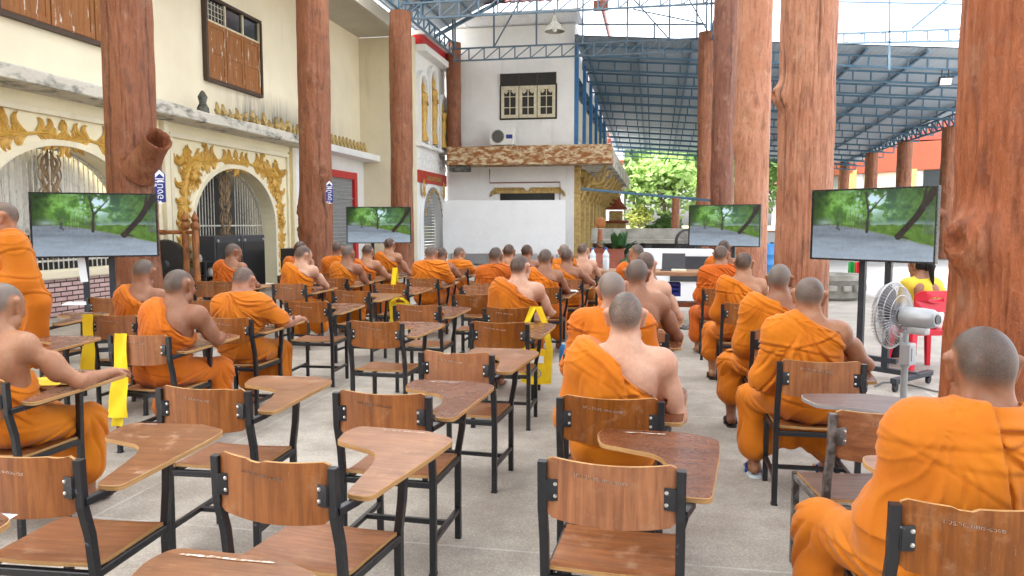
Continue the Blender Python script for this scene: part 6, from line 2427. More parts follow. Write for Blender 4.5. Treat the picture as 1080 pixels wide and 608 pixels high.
b = MB(); b.box((0, 0, .5), (.7, 1.1, .96), bev=.02); b.build('case', M['black_case'], o)
b = MB(); b.box((0, -.56, .6), (.2, .02, .06), bev=.005); b.box((0, 0, .74), (.71, 1.11, .02)); b.build('trim', M['stand_black'], o)
o = thing('iron_rack', 'small cluttered iron rack beside the gong frame at the arched gate', 'rack', (at_X(216, 290, -8.9)[0], at_X(216, 290, -8.9)[1], 0))
b = MB()
for sx in (-.2, .2):
    for sy in (-.28, .28): b.tube([(sx, sy, 0), (sx, sy, .8)], .02, 6)
for z in (.25, .5, .78): b.box((0, 0, z), (.44, .6, .02))
b.build('frame', M['black'], o)
for k in range(5):
    b = MB(); b.lathe([(.06, 0), (.07, .05), (.05, .12), (.03, .14)], (-.12 + .12 * (k % 3), -.2 + .2 * (k // 2), .79 if k % 2 else .51), 10)
    b.build('tin', M['concrete_old'], o)

# ------------------------------------------------------------------ blue pillar signs
def pillar_sign(loc, rz, h, label):
    o = thing('pillar_sign', label, 'sign', loc, rz, None)
    w = h * .30
    b = MB()
    b.prism([(-w / 2, -h / 2), (w / 2, -h / 2), (w / 2, h / 2 - w * .5), (0, h / 2), (-w / 2, h / 2 - w * .5)], 0, .015, Matrix.Rotation(R(90), 4, 'X'))
    b.build('board', M['sign_blue'], o)
    b = MB()
    for (z, t_) in ((h * .36, .22), ):
        b.prism([(-w * .42, z - w * .42), (0, z), (w * .42, z - w * .42), (w * .42, z - w * .42 + .05), (0, z + .05), (-w * .42, z - w * .42 + .05)], .016, .019, Matrix.Rotation(R(90), 4, 'X'))
    b.box((0, -.018, h * .20), (w * .84, .003, h * .032)); b.box((0, -.018, h * .12), (w * .84, .003, h * .032))
    b.build('arrow', M['sign_white'], o)
    me = text_mesh('ห้องน้ำ', w * .95, .003)
    l = link_mesh('lettering', me, [M['sign_white']], o)
    l.matrix_local = Matrix.Translation((0, -.018, -h * .20)) @ Euler((R(90), R(-90), 0)).to_matrix().to_4x4()
    return o
p = at_depth(169, 196, 9.95)
pillar_sign((p[0], p[1], p[2]), R(22), .43, 'blue and white arrow sign with lettering on the first left pillar')
p = at_depth(347.5, 202, 15.75)
pillar_sign((p[0], p[1], p[2]), R(22), .46, 'small blue and white arrow sign on the second left pillar beside the red door')

# ------------------------------------------------------------------ hanging lamp, floodlight, air conditioner
p = at_Y(585, 26, 20.0)
o = thing('pendant_lamp', 'grey bell-shaped pendant lamp hanging above the white hall window', 'lamp', (p[0], 20.0, p[2]))
b = MB(); b.lathe([(.26, -.18), (.20, -.06), (.11, .04), (.07, .07), (.06, .18), (.03, .22)], n=24, cap=False); b.lathe([(.25, -.18), (.19, -.06), (.10, .03)], n=24, cap=False); b.build('shade', M['concrete_old'], o)
b = MB(); b.lathe([(0, -.20), (.05, -.17), (.06, -.12), (.04, -.05)], n=14); b.build('bulb', M['white_clean'], o)
b = MB(); b.tube([(0, 0, .2), (0, 0, 1.6)], .012, 6); b.build('cord', M['cord'], o)
p = at_Y(997, 86, 28.0)
o = thing('floodlight', 'small white floodlight on the courtyard roof lattice', 'lamp', (p[0], 28.0, p[2]))
b = MB(); b.box((0, 0, 0), (.42, .12, .30), rot=(R(25), 0, 0), bev=.02); b.build('housing', M['black_case'], o)
b = MB(); b.box((0, -.068, -.02), (.34, .01, .22), rot=(R(25), 0, 0)); b.build('lens', M['white_clean'], o)
b = MB(); b.tube([(.1, .05, .0), (.1, .05, .4)], .02, 6); b.tube([(-.1, .05, .0), (-.1, .05, .4)], .02, 6); b.build('bracket', M['black_case'], o)
p0, p1 = at_Y(517, 154, 27.9), at_Y(543, 137, 27.9)
o = thing('air_conditioner', 'white air conditioner outdoor unit standing on the rusty canopy', 'air conditioner', ((p0[0] + p1[0]) / 2, 27.95, 4.38))
w_ = p1[0] - p0[0]
b = MB(); b.box((0, 0, .36), (w_, .34, .60), bev=.02); b.build('casing', M['metal_white'], o)
b = MB(); b.lathe([(.22, -.015), (.24, -.02), (.24, 0)], (-w_ * .16, -.17, .37), 28, axis='y', cap=False)
for k in range(6): b.tube([(-w_ * .16 + (.03 + k * .035) * math.cos(a), -.178, .37 + (.03 + k * .035) * math.sin(a)) for a in np.linspace(0, 6.2832, 29)], .006, 5, cap=False)
b.build('fan_guard', M['concrete_old'], o)
b = MB(); b.lathe([(0, -.168), (.22, -.169)], (-w_ * .16, -.004, .37), 28, axis='y'); b.build('fan_opening', M['black_case'], o)
b = MB(); b.box((w_ * .30, -.172, .36), (.24, .006, .15)); b.build('badge', M['sign_blue'], o)
b = MB()
for x in (-.3, .3): b.box((x, 0, .03), (.08, .36, .06))
b.build('foot', M['concrete_old'], o)

# ------------------------------------------------------------------ yellow bags, straps and papers
def hanging_strip(b, pts, w, wdir, n=3):
    """cloth band through pts, width along wdir, soft ripple"""
    rows = []
    pts = [Vector(p) for p in pts]
    seq = []
    for i in range(len(pts) - 1):
        for j in range(4): seq.append(pts[i].lerp(pts[i + 1], j / 4))
    seq.append(pts[-1])
    wd = Vector(wdir).normalized()
    for i, p in enumerate(seq):
        ww = w if not isinstance(w, (list, tuple)) else w[0] + (w[1] - w[0]) * i / (len(seq) - 1)
        nrm = Vector((wd.y, -wd.x, 0))
        rows.append([p + wd * (ww * s) + nrm * (.008 * math.sin(i * .9 + s * 5)) for s in np.linspace(-.5, .5, 6)])
    b.sheet(rows)
    return rows
def bag(label, loc, rz, strap_h, body=(0.24, .26), band=True):
    o = thing('shoulder_bag', label, 'bag', loc, rz)
    b = MB()
    w, h = body
    rows = []
    for i in range(9):
        t = i / 8
        rows.append([(w / 2 * c * (1 - .12 * (1 - t)), .045 * s * (.3 + .9 * t) + .01 * math.sin(4 * c + 5 * t), -strap_h - h * t) for c, s in [(math.cos(a), math.sin(a)) for a in np.linspace(0, 2 * math.pi, 25)]])
    b.sheet(rows)
    b.add(rows[-1][:-1], [tuple(range(24))])
    bd_ = b.build('bag_body', M['cloth'], o); bd_.color = (.85, .60, .015, 1)
    for s in (-1, 1):
        b = MB()
        hanging_strip(b, [(0, .0, .0), (s * .02, -.03, .012), (s * w * .30, -.035, -strap_h * .35), (s * w * .46, -.02, -strap_h), (s * w * .42, -.03, -strap_h - h * .9)], .055, (1, .12 * s, 0))
        q = b.build('strap', M['cloth'], o); q.color = (.88, .66, .02, 1)
    if band:
        b = MB()
        b.box((0, -.046, -strap_h - h * .28), (w * .55, .004, h * .2)); b.build('white_label', M['paper'], o)
        b = MB(); b.lathe([(.030, -.004), (.042, -.005), (.042, 0)], (.01, -.050, -strap_h - h * .68), 20, axis='y', cap=False)
        b.lathe([(0, -.006), (.018, -.005), (.018, 0)], (.01, -.050, -strap_h - h * .68), 14, axis='y')
        b.build('round_emblem', M['concrete_old'], o)
    return o
bag('bright yellow shoulder bag hanging on the chair of the tattooed monk', (-.985, 6.42, .83), R(0), .36, (.26, .30))
def strap_thing(label, pts, w, wdir, stripe=None):
    b = MB()
    c = Vector(pts[0])
    hanging_strip(b, [Vector(p) - c for p in pts], w, wdir)
    o = thing('yellow_cloth', label, 'cloth', c)
    q = b.build('cloth_strip', M['cloth'], o); q.color = (.86, .68, .02, 1)
    if stripe:
        b = MB()
        for k in range(3):
            p = Vector(pts[-1]).lerp(Vector(pts[-3]), .35 + .22 * k) - c
            b.box(p + Vector((0, -.012, 0)), (.074, .004, .018))
        b.build('blue_stripe', M['sign_blue'], o)
    return o
# over the left post of the young monk's chair, and of the chair ahead of it
pY = at_Y(128, 352, 4.40)
strap_thing('yellow strap over the left post of the chair of the monk with folded arm', [(pY[0] + .02, 4.46, .80), (pY[0] + .01, 4.385, .83), (pY[0], 4.375, .6), (pY[0] - .02, 4.37, .40), (pY[0] - .035, 4.365, .27)], [.06, .155], (1, 0, 0))
p = at_Y(119, 420, 4.36)
strap_thing('small yellow cloth end with dark blue stripes hanging low behind a yellow strap', [(p[0] + .01, 4.42, .52), (p[0] + .005, 4.41, .40), (p[0], 4.405, .30), (p[0] - .01, 4.40, .20)], [.05, .085], (1, 0, 0), True)
pU = at_Y(95, 332, 5.30)
strap_thing('wide yellow cloth hanging by the chair of the bowing monk at the left', [(pU[0] + .02, 5.36, .80), (pU[0], 5.28, .83), (pU[0] - .005, 5.27, .6), (pU[0] - .01, 5.26, .40), (pU[0] + .03, 5.25, .33)], [.07, .15], (1, 0, 0))
pE = at_Y(415, 293, 8.72)
strap_thing('short upright yellow strap just below the television by the red door', [(pE[0] + .01, 8.8, .84), (pE[0] + .02, 8.73, 1.02), (pE[0], 8.70, .80), (pE[0], 8.70, .5)], [.055, .07], (1, 0, 0))
pe = at_Y(423, 325, 8.6)
bag('yellow bag hanging below the tablet of the far middle-left chair', (pe[0] - .02, 8.62, .66), 0, .05, (.22, .28), False)
# yellow cloth under the elbow of the front-left monk
pq = at_Y(105, 418, 3.55)
b = MB()
def drape(x, y):
    if x < .10:
        return (x, y + .02 * math.sin(9 * x), .716 + .007 * math.sin(13 * x + 17 * y) + .006 * math.sin(31 * y - 8 * x) + .006)
    k = x - .10                                           # past the tablet's edge the cloth drops in soft folds
    return (.10 + .035 * math.sin(min(k, .06) / .06 * 1.57) + .012 * math.sin(34 * y + 1), y + .02 * math.sin(9 * x) - .25 * k * math.sin(7 * y), .725 - .9 * max(0, k - .015) - .02 * math.sin(20 * y))
pts = [[drape(x, y) for x in np.linspace(-.22, .135, 26)] for y in np.linspace(-.13, .13, 26)]
b.sheet(pts)
o = b.build('folded_cloth', M['cloth']); o.color = (.86, .66, .02, 1)
o.location = (pq[0] - .12, 3.46, .004)
o.rotation_euler = (0, 0, R(20))
set_props(o, 'folded yellow cloth draped over the tablet under the front-left monk\'s forearm', 'cloth')
def paper(label, x, y, z, rz, w=.2, h=.28, name='paper_sheet', lines=True):
    o = thing(name, label, 'paper', (x, y, z), R(rz))
    b = MB()
    b.sheet([[(a, c, .003 + .004 * math.sin(9 * a + 3) * math.cos(7 * c)) for a in np.linspace(-w / 2, w / 2, 6)] for c in np.linspace(-h / 2, h / 2, 6)])
    b.build('sheet', M['paper'], o)
    if lines:
        b = MB()
        for k in range(4):
            b.box((0, h * (.3 - .18 * k), .0095), (w * .7, h * .03, .0008))
        b.build('printed_lines', M['paper_print'], o)
    return o
p = at_Y(86, 332, 6.95)
paper('white papers lying on the dark chair tablet before the brick wall', p[0], 6.95, .715, 30, .3, .4)
paper('small white paper with blue print on the tablet in the lower left corner', -1.83, 1.79, .712, 10, .09, .06)
p = at_Y(222, 298, 9.25)
paper('crumpled white paper on the tablet near the gilded arch', p[0], 9.25, .715, 0, .14, .16, lines=False)
p = at_Y(598, 307, 9.15)
paper('open pale booklet under the hands of a monk near the board', p[0], 9.15, .735, 15, .26, .2, 'open_booklet', False)
p = at_Y(699, 365, 6.05)
o = thing('plastic_bottle', 'small white bottle hanging at the side of the sunburnt monk\'s chair', 'bottle', (p[0], 6.05, p[2] - .09))
b = MB(); b.lathe([(.03, 0), (.036, .01), (.036, .13), (.02, .17), (.016, .18)], n=14); b.build('bottle_body', M['white_clean'], o)
b = MB(); b.lathe([(.018, .178), (.018, .20), (0, .201)], n=12); b.build('cap', M['metal_white'], o)
p = at_Y(594, 362, 7.4)
o = thing('water_bottle', 'small blue water bottle on the floor between two chairs left of the middle aisle', 'bottle', (p[0], 7.4, .16))
b = MB(); b.lathe([(.035, 0), (.04, .01), (.04, .15), (.018, .20)], n=14); b.build('bottle_body', M['blue_drum'], o)
b = MB(); b.lathe([(.018, .195), (.018, .215), (0, .216)], n=12); b.build('cap', M['metal_white'], o)
# small litter: cables near the stand and under the table
b = MB()
q = at_Y(968, 395, 8.0)
b.tube([(q[0] - .5 + .12 * k, 7.6 + .25 * math.sin(k * .9), .012) for k in range(12)], .008, 6)
o = b.build('power_cable', M['cord']); set_props(o, 'grey cable looping over the floor below the pedestal fan', 'cable')
q = at_Y(722, 322, 11.2)
b = MB()
for j in range(3):
    b.tube([(q[0] - .7 + .09 * k, 11.4 + .12 * math.sin(k * 1.1 + j * 2), .03 + .02 * math.sin(k * 2 + j)) for k in range(18)], .018, 6)
o = b.build('cable_bundle', M['cord']); set_props(o, 'tangled dark cable bundle on the floor at the foot of the wooden table', 'cable')

# ------------------------------------------------------------------ trees, shrine and far buildings
def tree(x, y, h, cr, seed, leaf, label, name='leafy_tree', n=2600, trunk_r=.16, group=None, ls=.26):
    rng = random.Random(seed)
    o = thing(name, label, 'tree', (x, y, 0), 0, group)
    b = MB()
    pts = [Vector((0, 0, 0))]
    for k in range(1, 6): pts.append(pts[-1] + Vector((rng.uniform(-.12, .12), rng.uniform(-.12, .12), h * .13)))
    b.tube(pts, [trunk_r * (1.3 - .13 * k) for k in range(6)], 9)
    tips = []
    for k in range(13):
        a, el = rng.uniform(0, 6.28), rng.uniform(.1, 1.4)
        d = Vector((math.cos(a) * math.cos(el) * cr, math.sin(a) * math.cos(el) * cr, math.sin(el) * h * .42))
        st = pts[rng.randint(2, 5)]
        e = Vector((0, 0, h * .55)) + d * rng.uniform(.6, .95)
        b.tube([st, st.lerp(e, .5) + Vector((0, 0, .2)), e], [trunk_r * .5, trunk_r * .3, .02], 6)
        tips.append(e)
    b.build('trunk', M['trunk'], o)
    V, Qd = [], []
    for k in range(n):
        if rng.random() < .8:
            c = rng.choice(tips)
            v = Vector((rng.gauss(0, 1), rng.gauss(0, 1), rng.gauss(0, .8)))
            p = c + v * cr * .20
        else:
            v = Vector((rng.gauss(0, 1), rng.gauss(0, 1), rng.gauss(0, 1))).normalized()
            p = Vector((0, 0, h * .62)) + Vector((v.x * cr, v.y * cr, v.z * h * .36)) * rng.uniform(.5, 1.05)
        if p.z < h * .12: continue
        a = Vector((rng.gauss(0, 1), rng.gauss(0, 1), rng.gauss(0, .6))).normalized()
        c2 = a.cross(Vector((rng.gauss(0, 1), rng.gauss(0, 1), rng.gauss(0, 1)))).normalized()
        s = ls * rng.uniform(.6, 1.4)
        i0 = len(V)
        V += [p - a * s, p + c2 * s * .5, p + a * s, p - c2 * s * .5]
        Qd.append((i0, i0 + 1, i0 + 2, i0 + 3))
    me = fast_mesh('crown', [tuple(v) for v in V], Qd, False)
    link_mesh('crown', me, [M[leaf]], o)
    return o
tree(-1.6, 63, 11, 5.0, 1, 'leaf_a', 'tall bright green tree just right of the white hall canopy', n=5200, ls=.34)
tree(3.4, 66, 12, 5.4, 2, 'leaf_a', 'broad bright green tree filling the gap left of the trunk pillars', n=5600, ls=.36)
tree(7.6, 64, 10, 4.6, 3, 'leaf_b', 'green tree glimpsed between the right row of trunk pillars', n=3600, ls=.34)
tree(.9, 58.5, 7.0, 3.2, 4, 'leaf_a', 'smaller round light green tree in front of the tall trees', n=3200, ls=.3, trunk_r=.12)
tree(-1.2, 57.5, 3.0, 1.0, 5, 'leaf_y', 'small yellow-leaved shrub beside the orange shrine', 'flowering_shrub', n=900, ls=.14, trunk_r=.05)
tree(.5, 36, 1.9, .9, 6, 'leaf_b', 'low dark green bush behind the pale counter slab', 'garden_bush', n=900, ls=.13, trunk_r=.05)
tree(4.2, 57.5, 5.6, 2.2, 7, 'leaf_a', 'slender light green sapling near the brown garden post', 'garden_sapling', n=1300, ls=.17, trunk_r=.06)
tree(11.5, 75, 9, 4.5, 8, 'leaf_b', 'distant green tree under the edge of the far roof', n=2600, ls=.36)
tree(22.5, 47, 4.2, 1.6, 9, 'leaf_b', 'small dark tree beside the orange-trimmed hall', n=1500, ls=.2, trunk_r=.08)
tree(-8.5, 72, 13, 6, 10, 'leaf_b', 'large green tree behind the white hall', n=3600, ls=.4)
tree(17.0, 78, 8, 4.2, 12, 'leaf_b', 'distant green tree to the left of the orange-trimmed hall', n=2600, ls=.36)
p = at_Y(655, 230, 46)
sh = thing('spirit_shrine', 'small orange and gold tiered shrine in the garden behind the white hall', 'shrine', (p[0] - .3, 46, 0))
b = MB()
for z, w2, h2 in ((.5, 1.6, 1.0), (1.3, 1.2, .6), (1.9, .8, .8)): b.box((0, 0, z), (w2, w2, h2), bev=.06)
b.build('tier', M['gold_pale'], sh)
b = MB()
for z, w2 in ((1.05, 1.9), (1.65, 1.5), (2.45, 1.25)): b.box((0, 0, z), (w2, w2, .16), bev=.05, taper=.8)
b.lathe([(.6, 2.5), (.3, 2.9), (.18, 3.4), (.05, 4.2), (0, 4.6)], n=12)
b.build('tiered_roof', M['orange_trim'], sh)
p = at_Y(650, 165, 60)
pg = thing('temple_gable', 'distant temple with white walls and red-orange roof edges rising behind the white hall canopy', 'temple', (p[0] - 1.6, 60, 0))
b = MB(); b.box((0, 0, 4), (4.6, 5, 8)); b.build('wall', M['sky_white_wall'], pg)
b = MB()
for z, w2 in ((4.6, 5.2), (6.2, 4.6), (7.8, 3.8)):
    b.box((0, -2.0, z), (w2, 1.6, .35), rot=(R(12), 0, 0), bev=.05)
b.prism([(-2.6, 8), (2.6, 8), (0, 11)], -2, 2.6, Matrix.Rotation(R(90), 4, 'X'))
b.build('roof', M['orange_trim'], pg)
# orange-trimmed hall on the right
hb = thing('temple_hall', 'white hall with broad orange roof trim at the far right behind the thin pillars', 'building', (22, 66, 0), R(0))
b = MB()
b.box((0, 0, 3.2), (16, 14, 6.4))
b.build('wall', M['sky_white_wall'], hb)
b = MB()
b.box((0, -7.15, 6.5), (17, .5, 2.0), rot=(0, R(-3), 0), bev=.05)
b.box((-8.3, -4, 6.2), (.5, 7, 2.0), bev=.05)
b.build('roof_trim', M['orange_trim'], hb)
b = MB()
b.prism([(-9.0, 7.4), (9.0, 7.6), (6.5, 11), (-6.5, 11)], -7, 7, Matrix.Rotation(R(90), 4, 'X'))
b.build('roof', M['tile_red'], hb)
for k in range(4):
    b = MB(); b.box((-6 + k * 4, -7.05, 3.6), (2.4, .12, 3.6), bev=.02)
    f_ = b.build('window', M['glass_dark'] if k % 2 else M['ivory_frame'], hb)
for k in range(5):
    b = MB()
    b.box((-8 + k * 4, -7.25, 2.7), (.5, .4, 5.4), bev=.04)
    b.build('column', M['gold_pale'], hb)
hl = thing('side_hall', 'low pale hall with a sloping roof edge left of the orange-trimmed hall', 'building', (15.5, 72, 0))
b = MB(); b.box((0, 0, 2.6), (9, 8, 5.2)); b.build('wall', M['sky_white_wall'], hl)
b = MB(); b.prism([(-5.2, 5.0), (5.2, 7.8), (5.2, 8.1), (-5.2, 5.3)], -4.4, 4.4, Matrix.Rotation(R(90), 4, 'X')); b.build('roof', M['pink_trim'], hl)
# low garden wall behind everything
gw = thing('garden_wall', 'low whitewashed garden wall under the trees', 'wall', (4, 52, 0))
b = MB(); b.box((0, 0, .5), (30, .25, 1.0), bev=.02); b.build('wall_body', M['white'], gw)
b = MB(); b.box((0, 0, 1.04), (30.1, .4, .1), bev=.02); b.build('coping', M['pink_trim'], gw)
# ------------------------------------------------------------------ the seated monks, each on his chair
GM = 'monks in orange robes seated on tablet chairs'
def monk(u, crown, yb, label, chair, seed, h=.0085, arm='tab', head=(0, 6, 0), skin='tan', grey=.2, robe='o', style='one', dx=0.0, dy=.03, rz=0.0, bulk=1.0, spread=.13, spread_l=None, edge=None, sash=False, feet=None, twist=0.0, cstyle=None, hem=.20, scale=1.0, ink=False):
    Yh = yb + .25 + dy
    hw = at_Y(u, crown, Yh)
    hx, hz = hw[0], hw[2] / scale - .118
    cx = hx - dx
    a = R(rz)
    ox, oy = cx, yb + .25
    lx, ly = hx - ox, Yh - oy
    H = (lx * math.cos(a) + ly * math.sin(a), -lx * math.sin(a) + ly * math.cos(a), hz)
    p = seated_pose(H, head, arm, spread, spread_l, bulk, twist)
    person(label, p, (ox, oy, 0), a, h, seed, skin, grey, robe, style, edge, hem, sash, GM, feet, scale, ink)
    if chair:
        put_chair(cx + .25 * math.sin(a), yb, chair, rz, cstyle)

N = .0058
monk(660, 308, 3.17, 'bare-shouldered pale monk with broad shaved head, nearest in the middle aisle column', 'tablet chair under the bare-shouldered monk in the middle aisle column', 1, N, 'lap', (0, 4, 0), 'light', .30, 'o', dx=.05, bulk=1.10, sash=True, cstyle=0, edge=((-.105, 1.035), (.19, .79)))
monk(1036, 344, 2.11, 'large monk wrapped over both shoulders in front of the nearest orange pillar', 'tablet chair of the large monk at the front right, grained back in close view', 2, N, 'fwd', (-6, 8, 0), 'brown', .18, 'o', 'both', dx=.085, bulk=1.06, spread=.2, spread_l=.25, sash=True, cstyle=1, scale=1.04)
monk(854, 292, 4.23, 'monk in blue-strapped sandals, robe draped wide, nearest in the right aisle', 'tablet chair of the monk with blue-strapped sandals in the right aisle', 3, N, 'wide', (-14, 10, 4), 'tan', .42, 'o', 'one', dx=-.02, edge=((-.01, 1.045), (.235, .90)), bulk=1.08, spread=.18, spread_l=.27, feet='blue', cstyle=0, hem=.18)
monk(823, 279, 5.40, 'grey-stubbled monk in dark sandals, second in the right aisle', 'tablet chair second in the right aisle, mostly hidden by orange cloth', 4, N, 'tab', (-22, 8, 0), 'brown', .62, 'o', dx=.0, bulk=1.05, spread=.16, spread_l=.30, feet='black', hem=.26, sash=True)
monk(785, 266, 7.20, 'dark-stubbled monk with his right shoulder bare, third in the right aisle', 'tablet chair third in the right aisle', 5, .007, 'tab', (-16, 4, 0), 'tan', .06, 'o', dx=0, spread_l=.26, feet='black', hem=.30)
monk(761, 259, 8.75, 'monk wrapped in deep orange, just below the angled television on the right', 'tablet chair below the angled right-hand television', 6, .0075, 'lap', (-20, 4, 0), 'tan', .2, 'b', 'both', spread_l=.24)
monk(764, 253, 10.1, 'farthest monk of the right aisle, his bare head rising over the man behind him', 'farthest tablet chair of the right aisle', 7, .009, 'lap', (-10, 2, 0), 'brown', .1, 'r')
monk(646, 286, 4.25, 'elderly grey-haired monk, second in the middle aisle column, head tipped left', 'tablet chair of the elderly grey-haired monk in the middle aisle column', 8, N, 'lap', (6, 10, -12), 'pink', .85, 'o', 'both', dx=.03, bulk=1.05)
monk(672, 273, 5.15, 'sunburnt brown-skinned monk with bare back and arm, third in the middle aisle column', 'tablet chair of the sunburnt bare-backed monk', 9, N, 'tab', (-5, 8, 4), 'brown', .35, 'o', dx=-.0, bulk=1.12, edge=((-.15, .95), (.18, .66)))
monk(681, 266, 6.35, 'black-haired pale monk with bare back, fourth in the middle aisle column', 'tablet chair of the black-haired pale monk', 10, .007, 'tab', (-4, 4, 0), 'light', .0, 'y', dx=.0, edge=((-.15, .95), (.18, .68)))
monk(671, 258, 9.0, 'monk bowing his head at the wooden table, farthest of the middle aisle', 'tablet chair in front of the wooden table', 11, .009, 'lap', (30, 22, 10), 'tan', .2, 'r')
monk(549, 269, 6.45, 'broad pale monk with a small neck tattoo, yellow bag on his chair', 'tablet chair with the yellow bag on its right post', 12, .006, 'tab', (-18, 2, 0), 'light', .05, 'o', dx=.06, bulk=1.12, spread_l=.2, sash=.17, ink=True)
monk(575.5, 263, 8.62, 'monk with a dark crown reading an open booklet in the far rows', 'tablet chair of the monk reading an open booklet', 13, .0075, 'fwd', (-8, 10, 0), 'brown', .2, 'o')
monk(257, 282, 5.36, 'monk with a broad flat orange back and both arms on his tablet, middle left', 'tablet chair of the monk with the broad flat orange back', 14, .006, 'wide', (0, 24, 0), 'pink', .22, 'y', 'both', dx=.0, bulk=1.12)
monk(189, 284, 4.42, 'monk with tanned bare shoulder and folded arm, yellow strap on his chair', 'tablet chair with a yellow strap over its left post', 15, N, 'tab', (-6, 6, -3), 'brown', .30, 'o', dx=.12, bulk=1.10, spread=.2, sash=True, edge=((-.06, 1.03), (.22, .74)))
monk(2, 298, 2.99, 'grey-haired monk at the left edge, bare arm stretched over a yellow cloth', 'tablet chair of the grey-haired monk at the left edge', 16, N, 'wide', (4, 8, 0), 'tan', .72, 'y', dx=-.05, bulk=1.04, edge=((-.08, 1.0), (.22, .70)))
monk(152, 274, 5.35, 'monk bowing his tanned head forward beside the leftmost pillar', 'tablet chair beside the wide hanging yellow cloth', 17, .0065, 'lap', (10, 24, 0), 'brown', .3, 'o', dx=.08, spread_l=.22)
monk(246, 257, 8.75, 'bald brown monk sitting alone before the arched gate, looking right', 'tablet chair of the bald monk before the arched gate', 18, .0085, 'write', (-30, 4, 0), 'brown', .3, 'r')
monk(320, 259.6, 8.55, 'monk leaning on his elbow with a hand at his chin, beside the second pillar', 'tablet chair of the monk with a hand at his chin', 19, .0075, 'chin', (-30, 14, 10), 'light', .12, 'o', dx=.06, sash=True)
monk(317, 254.5, 10.0, 'monk almost hidden behind the one with a hand at his chin', 'tablet chair hidden behind the monk with a hand at his chin', 20, .010, 'lap', (0, 4, 0), 'tan', .05, 'r')
monk(357, 255, 10.5, 'monk in a round orange hump of cloth at the foot of the second pillar', 'tablet chair near the foot of the second pillar', 21, .009, 'lap', (-8, 12, 0), 'brown', .2, 'o', 'both')
monk(367.5, 260, 9.57, 'hunched monk with grey-brown stubble below the television by the red door', 'tablet chair of the hunched monk below the red door', 22, .0085, 'tab', (-10, 20, 0), 'brown', .3, 'o', dx=.12)
monk(388, 258, 10.6, 'black-haired monk leaning right under the television by the red door', 'tablet chair of the black-haired leaning monk', 23, .009, 'wide', (0, 12, 0), 'tan', .0, 'o', dx=.08)
monk(411, 251, 11.4, 'monk sitting tallest, his head overlapping the television by the red door', 'tablet chair of the tallest-sitting monk', 24, .009, 'wide', (-4, 2, 0), 'tan', .05, 'o', dx=.05)
monk(455, 259, 9.77, 'monk with a wide square orange back in front of the temple arch', 'tablet chair of the monk with the wide square orange back', 25, .0085, 'tab', (0, 16, 0), 'tan', .45, 'o', 'both', dx=.04, bulk=1.15)
monk(466, 261, 11.0, 'monk peeping out right behind the wide square-backed one', 'tablet chair right behind the wide square-backed monk', 26, .010, 'tab', (-6, 12, 0), 'brown', .15, 'r', dx=.06)
monk(484.5, 261, 12.0, 'monk in yellowish orange reading at the left edge of the white board', 'tablet chair at the left edge of the white board', 27, .010, 'fwd', (-30, 16, 0), 'tan', .3, 'y', 'both')
monk(523, 261, 9.1, 'monk with a leaning orange back below the middle of the white board', 'tablet chair below the middle of the white board', 28, .0085, 'lap', (-10, 12, 0), 'brown', .12, 'r', 'both', dx=.08, spread_l=.2)
monk(537, 257.5, 10.2, 'dark-haired upright monk in front of the white board, farther than the leaning one', 'tablet chair of the dark-haired upright monk by the white board', 29, .009, 'lap', (-4, 2, 0), 'tan', .0, 'o')
monk(556, 258, 11.2, 'black-haired monk seen just over the tattooed monk\'s head', 'tablet chair in front of the tattooed monk, far by the board', 30, .010, 'lap', (-16, 4, 0), 'brown', .0, 'o')
monk(595, 257.5, 10.9, 'white-haired monk near the right end of the white board', 'tablet chair of the white-haired monk by the board', 31, .009, 'lap', (10, 4, 0), 'tan', .85, 'o', 'both', dx=-.05)
monk(598.5, 263, 9.9, 'monk with brown bare shoulder right in front of the white-haired one', 'tablet chair right in front of the white-haired monk', 32, .009, 'wide', (-10, 10, 0), 'brown', .1, 'o', dx=-.02)
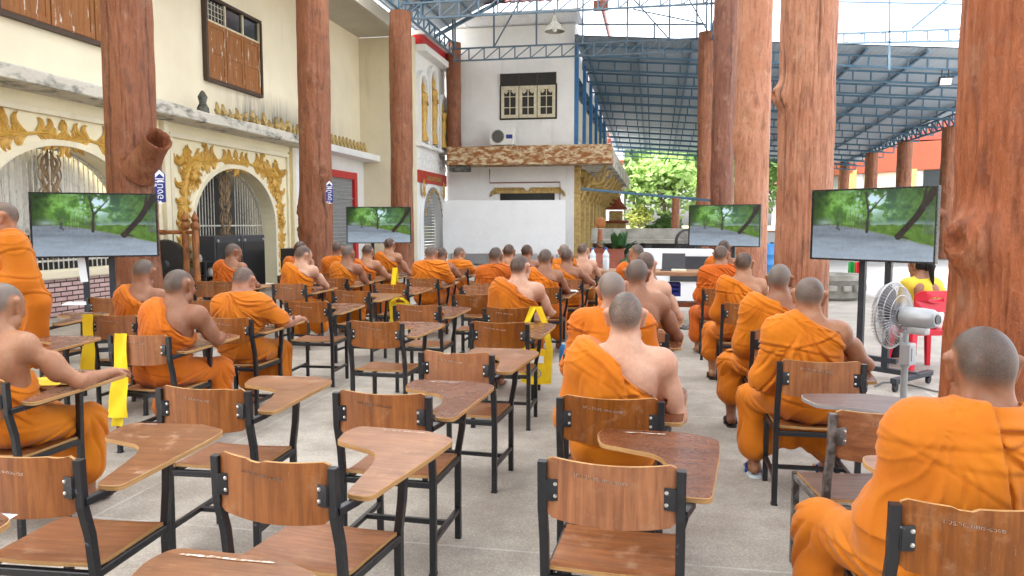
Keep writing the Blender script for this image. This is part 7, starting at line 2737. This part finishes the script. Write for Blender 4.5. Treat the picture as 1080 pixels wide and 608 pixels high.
monk(615.5, 256.7, 10.9, 'slim pale monk in ochre-yellow robe beside the gilded pilasters', 'tablet chair of the slim monk in ochre-yellow', 33, .009, 'fwd', (-22, 6, 0), 'light', .05, 'd', bulk=.92, edge=((-.14, 1.0), (.16, .74)))

# the monk with glasses who stands at the left edge
p = Pose()
hw = at_Y(4, 213, 4.85)
p.H = np.array([0, .02, hw[2] - .118]); p.Q = head_rot(-6, 4, 0); p.s = 1; p.bulk = 1.05
p.neck = p.H + np.array([0, -.044, -.142]); p.sh = p.neck + np.array([0, -.005, -.035])
p.pel = np.array([0, -.03, .93])
c = lambda t: p.pel * (1 - t) + p.sh * t
p.ab, p.ch = c(.36), c(.70)
p.SR = p.sh + np.array([.17, 0, -.025]); p.SL = p.sh + np.array([-.17, 0, -.025])
p.ER, p.WR, p.HD, p.PN = p.SR + np.array([.06, .02, -.28]), p.SR + np.array([-.02, .24, -.27]), (-.3, .9, .1), (-.9, 0, -.2)
p.EL, p.WL = p.SL + np.array([-.06, -.04, -.28]), p.SL + np.array([.03, .22, -.24])
p.HDL, p.PNL = (.2, .95, .1), (.9, 0, -.2)
p.hip = [np.array([-.09, -.01, .90]), np.array([.09, -.01, .90])]
p.knee = [np.array([-.10, .03, .49]), np.array([.10, .03, .49])]
p.ank = [np.array([-.10, -.02, .085]), np.array([.10, -.02, .085])]
p.standing = True
st = person('monk with glasses standing in profile at the left edge beside the large television', p, (hw[0], 4.85, 0), R(136), .0065, 44, 'tan', .35, 'o', 'one', None, .22, False)
b = MB()
G = lambda x, y, z: p.H + p.Q @ (np.array([x, y, z]) * 1.05)
for s in (-1, 1):
    b.tube([G(s * .033 + .020 * math.cos(a), .108, .002 + .015 * math.sin(a)) for a in np.linspace(0, 2 * math.pi, 21)], .0016, 5, cap=False)
    b.tube([G(s * .053, .107, .006), G(s * .076, .05, .010), G(s * .080, -.005, .008)], .0016, 5)
b.tube([G(-.013, .108, .005), G(.013, .108, .005)], .0016, 5)
b.build('glasses', M['black'], st)

for k, c in enumerate(CHAIRS):
    if 'proto' in c:
        for ch in list(c.children_recursive): bpy.data.objects.remove(ch)
        bpy.data.objects.remove(c)
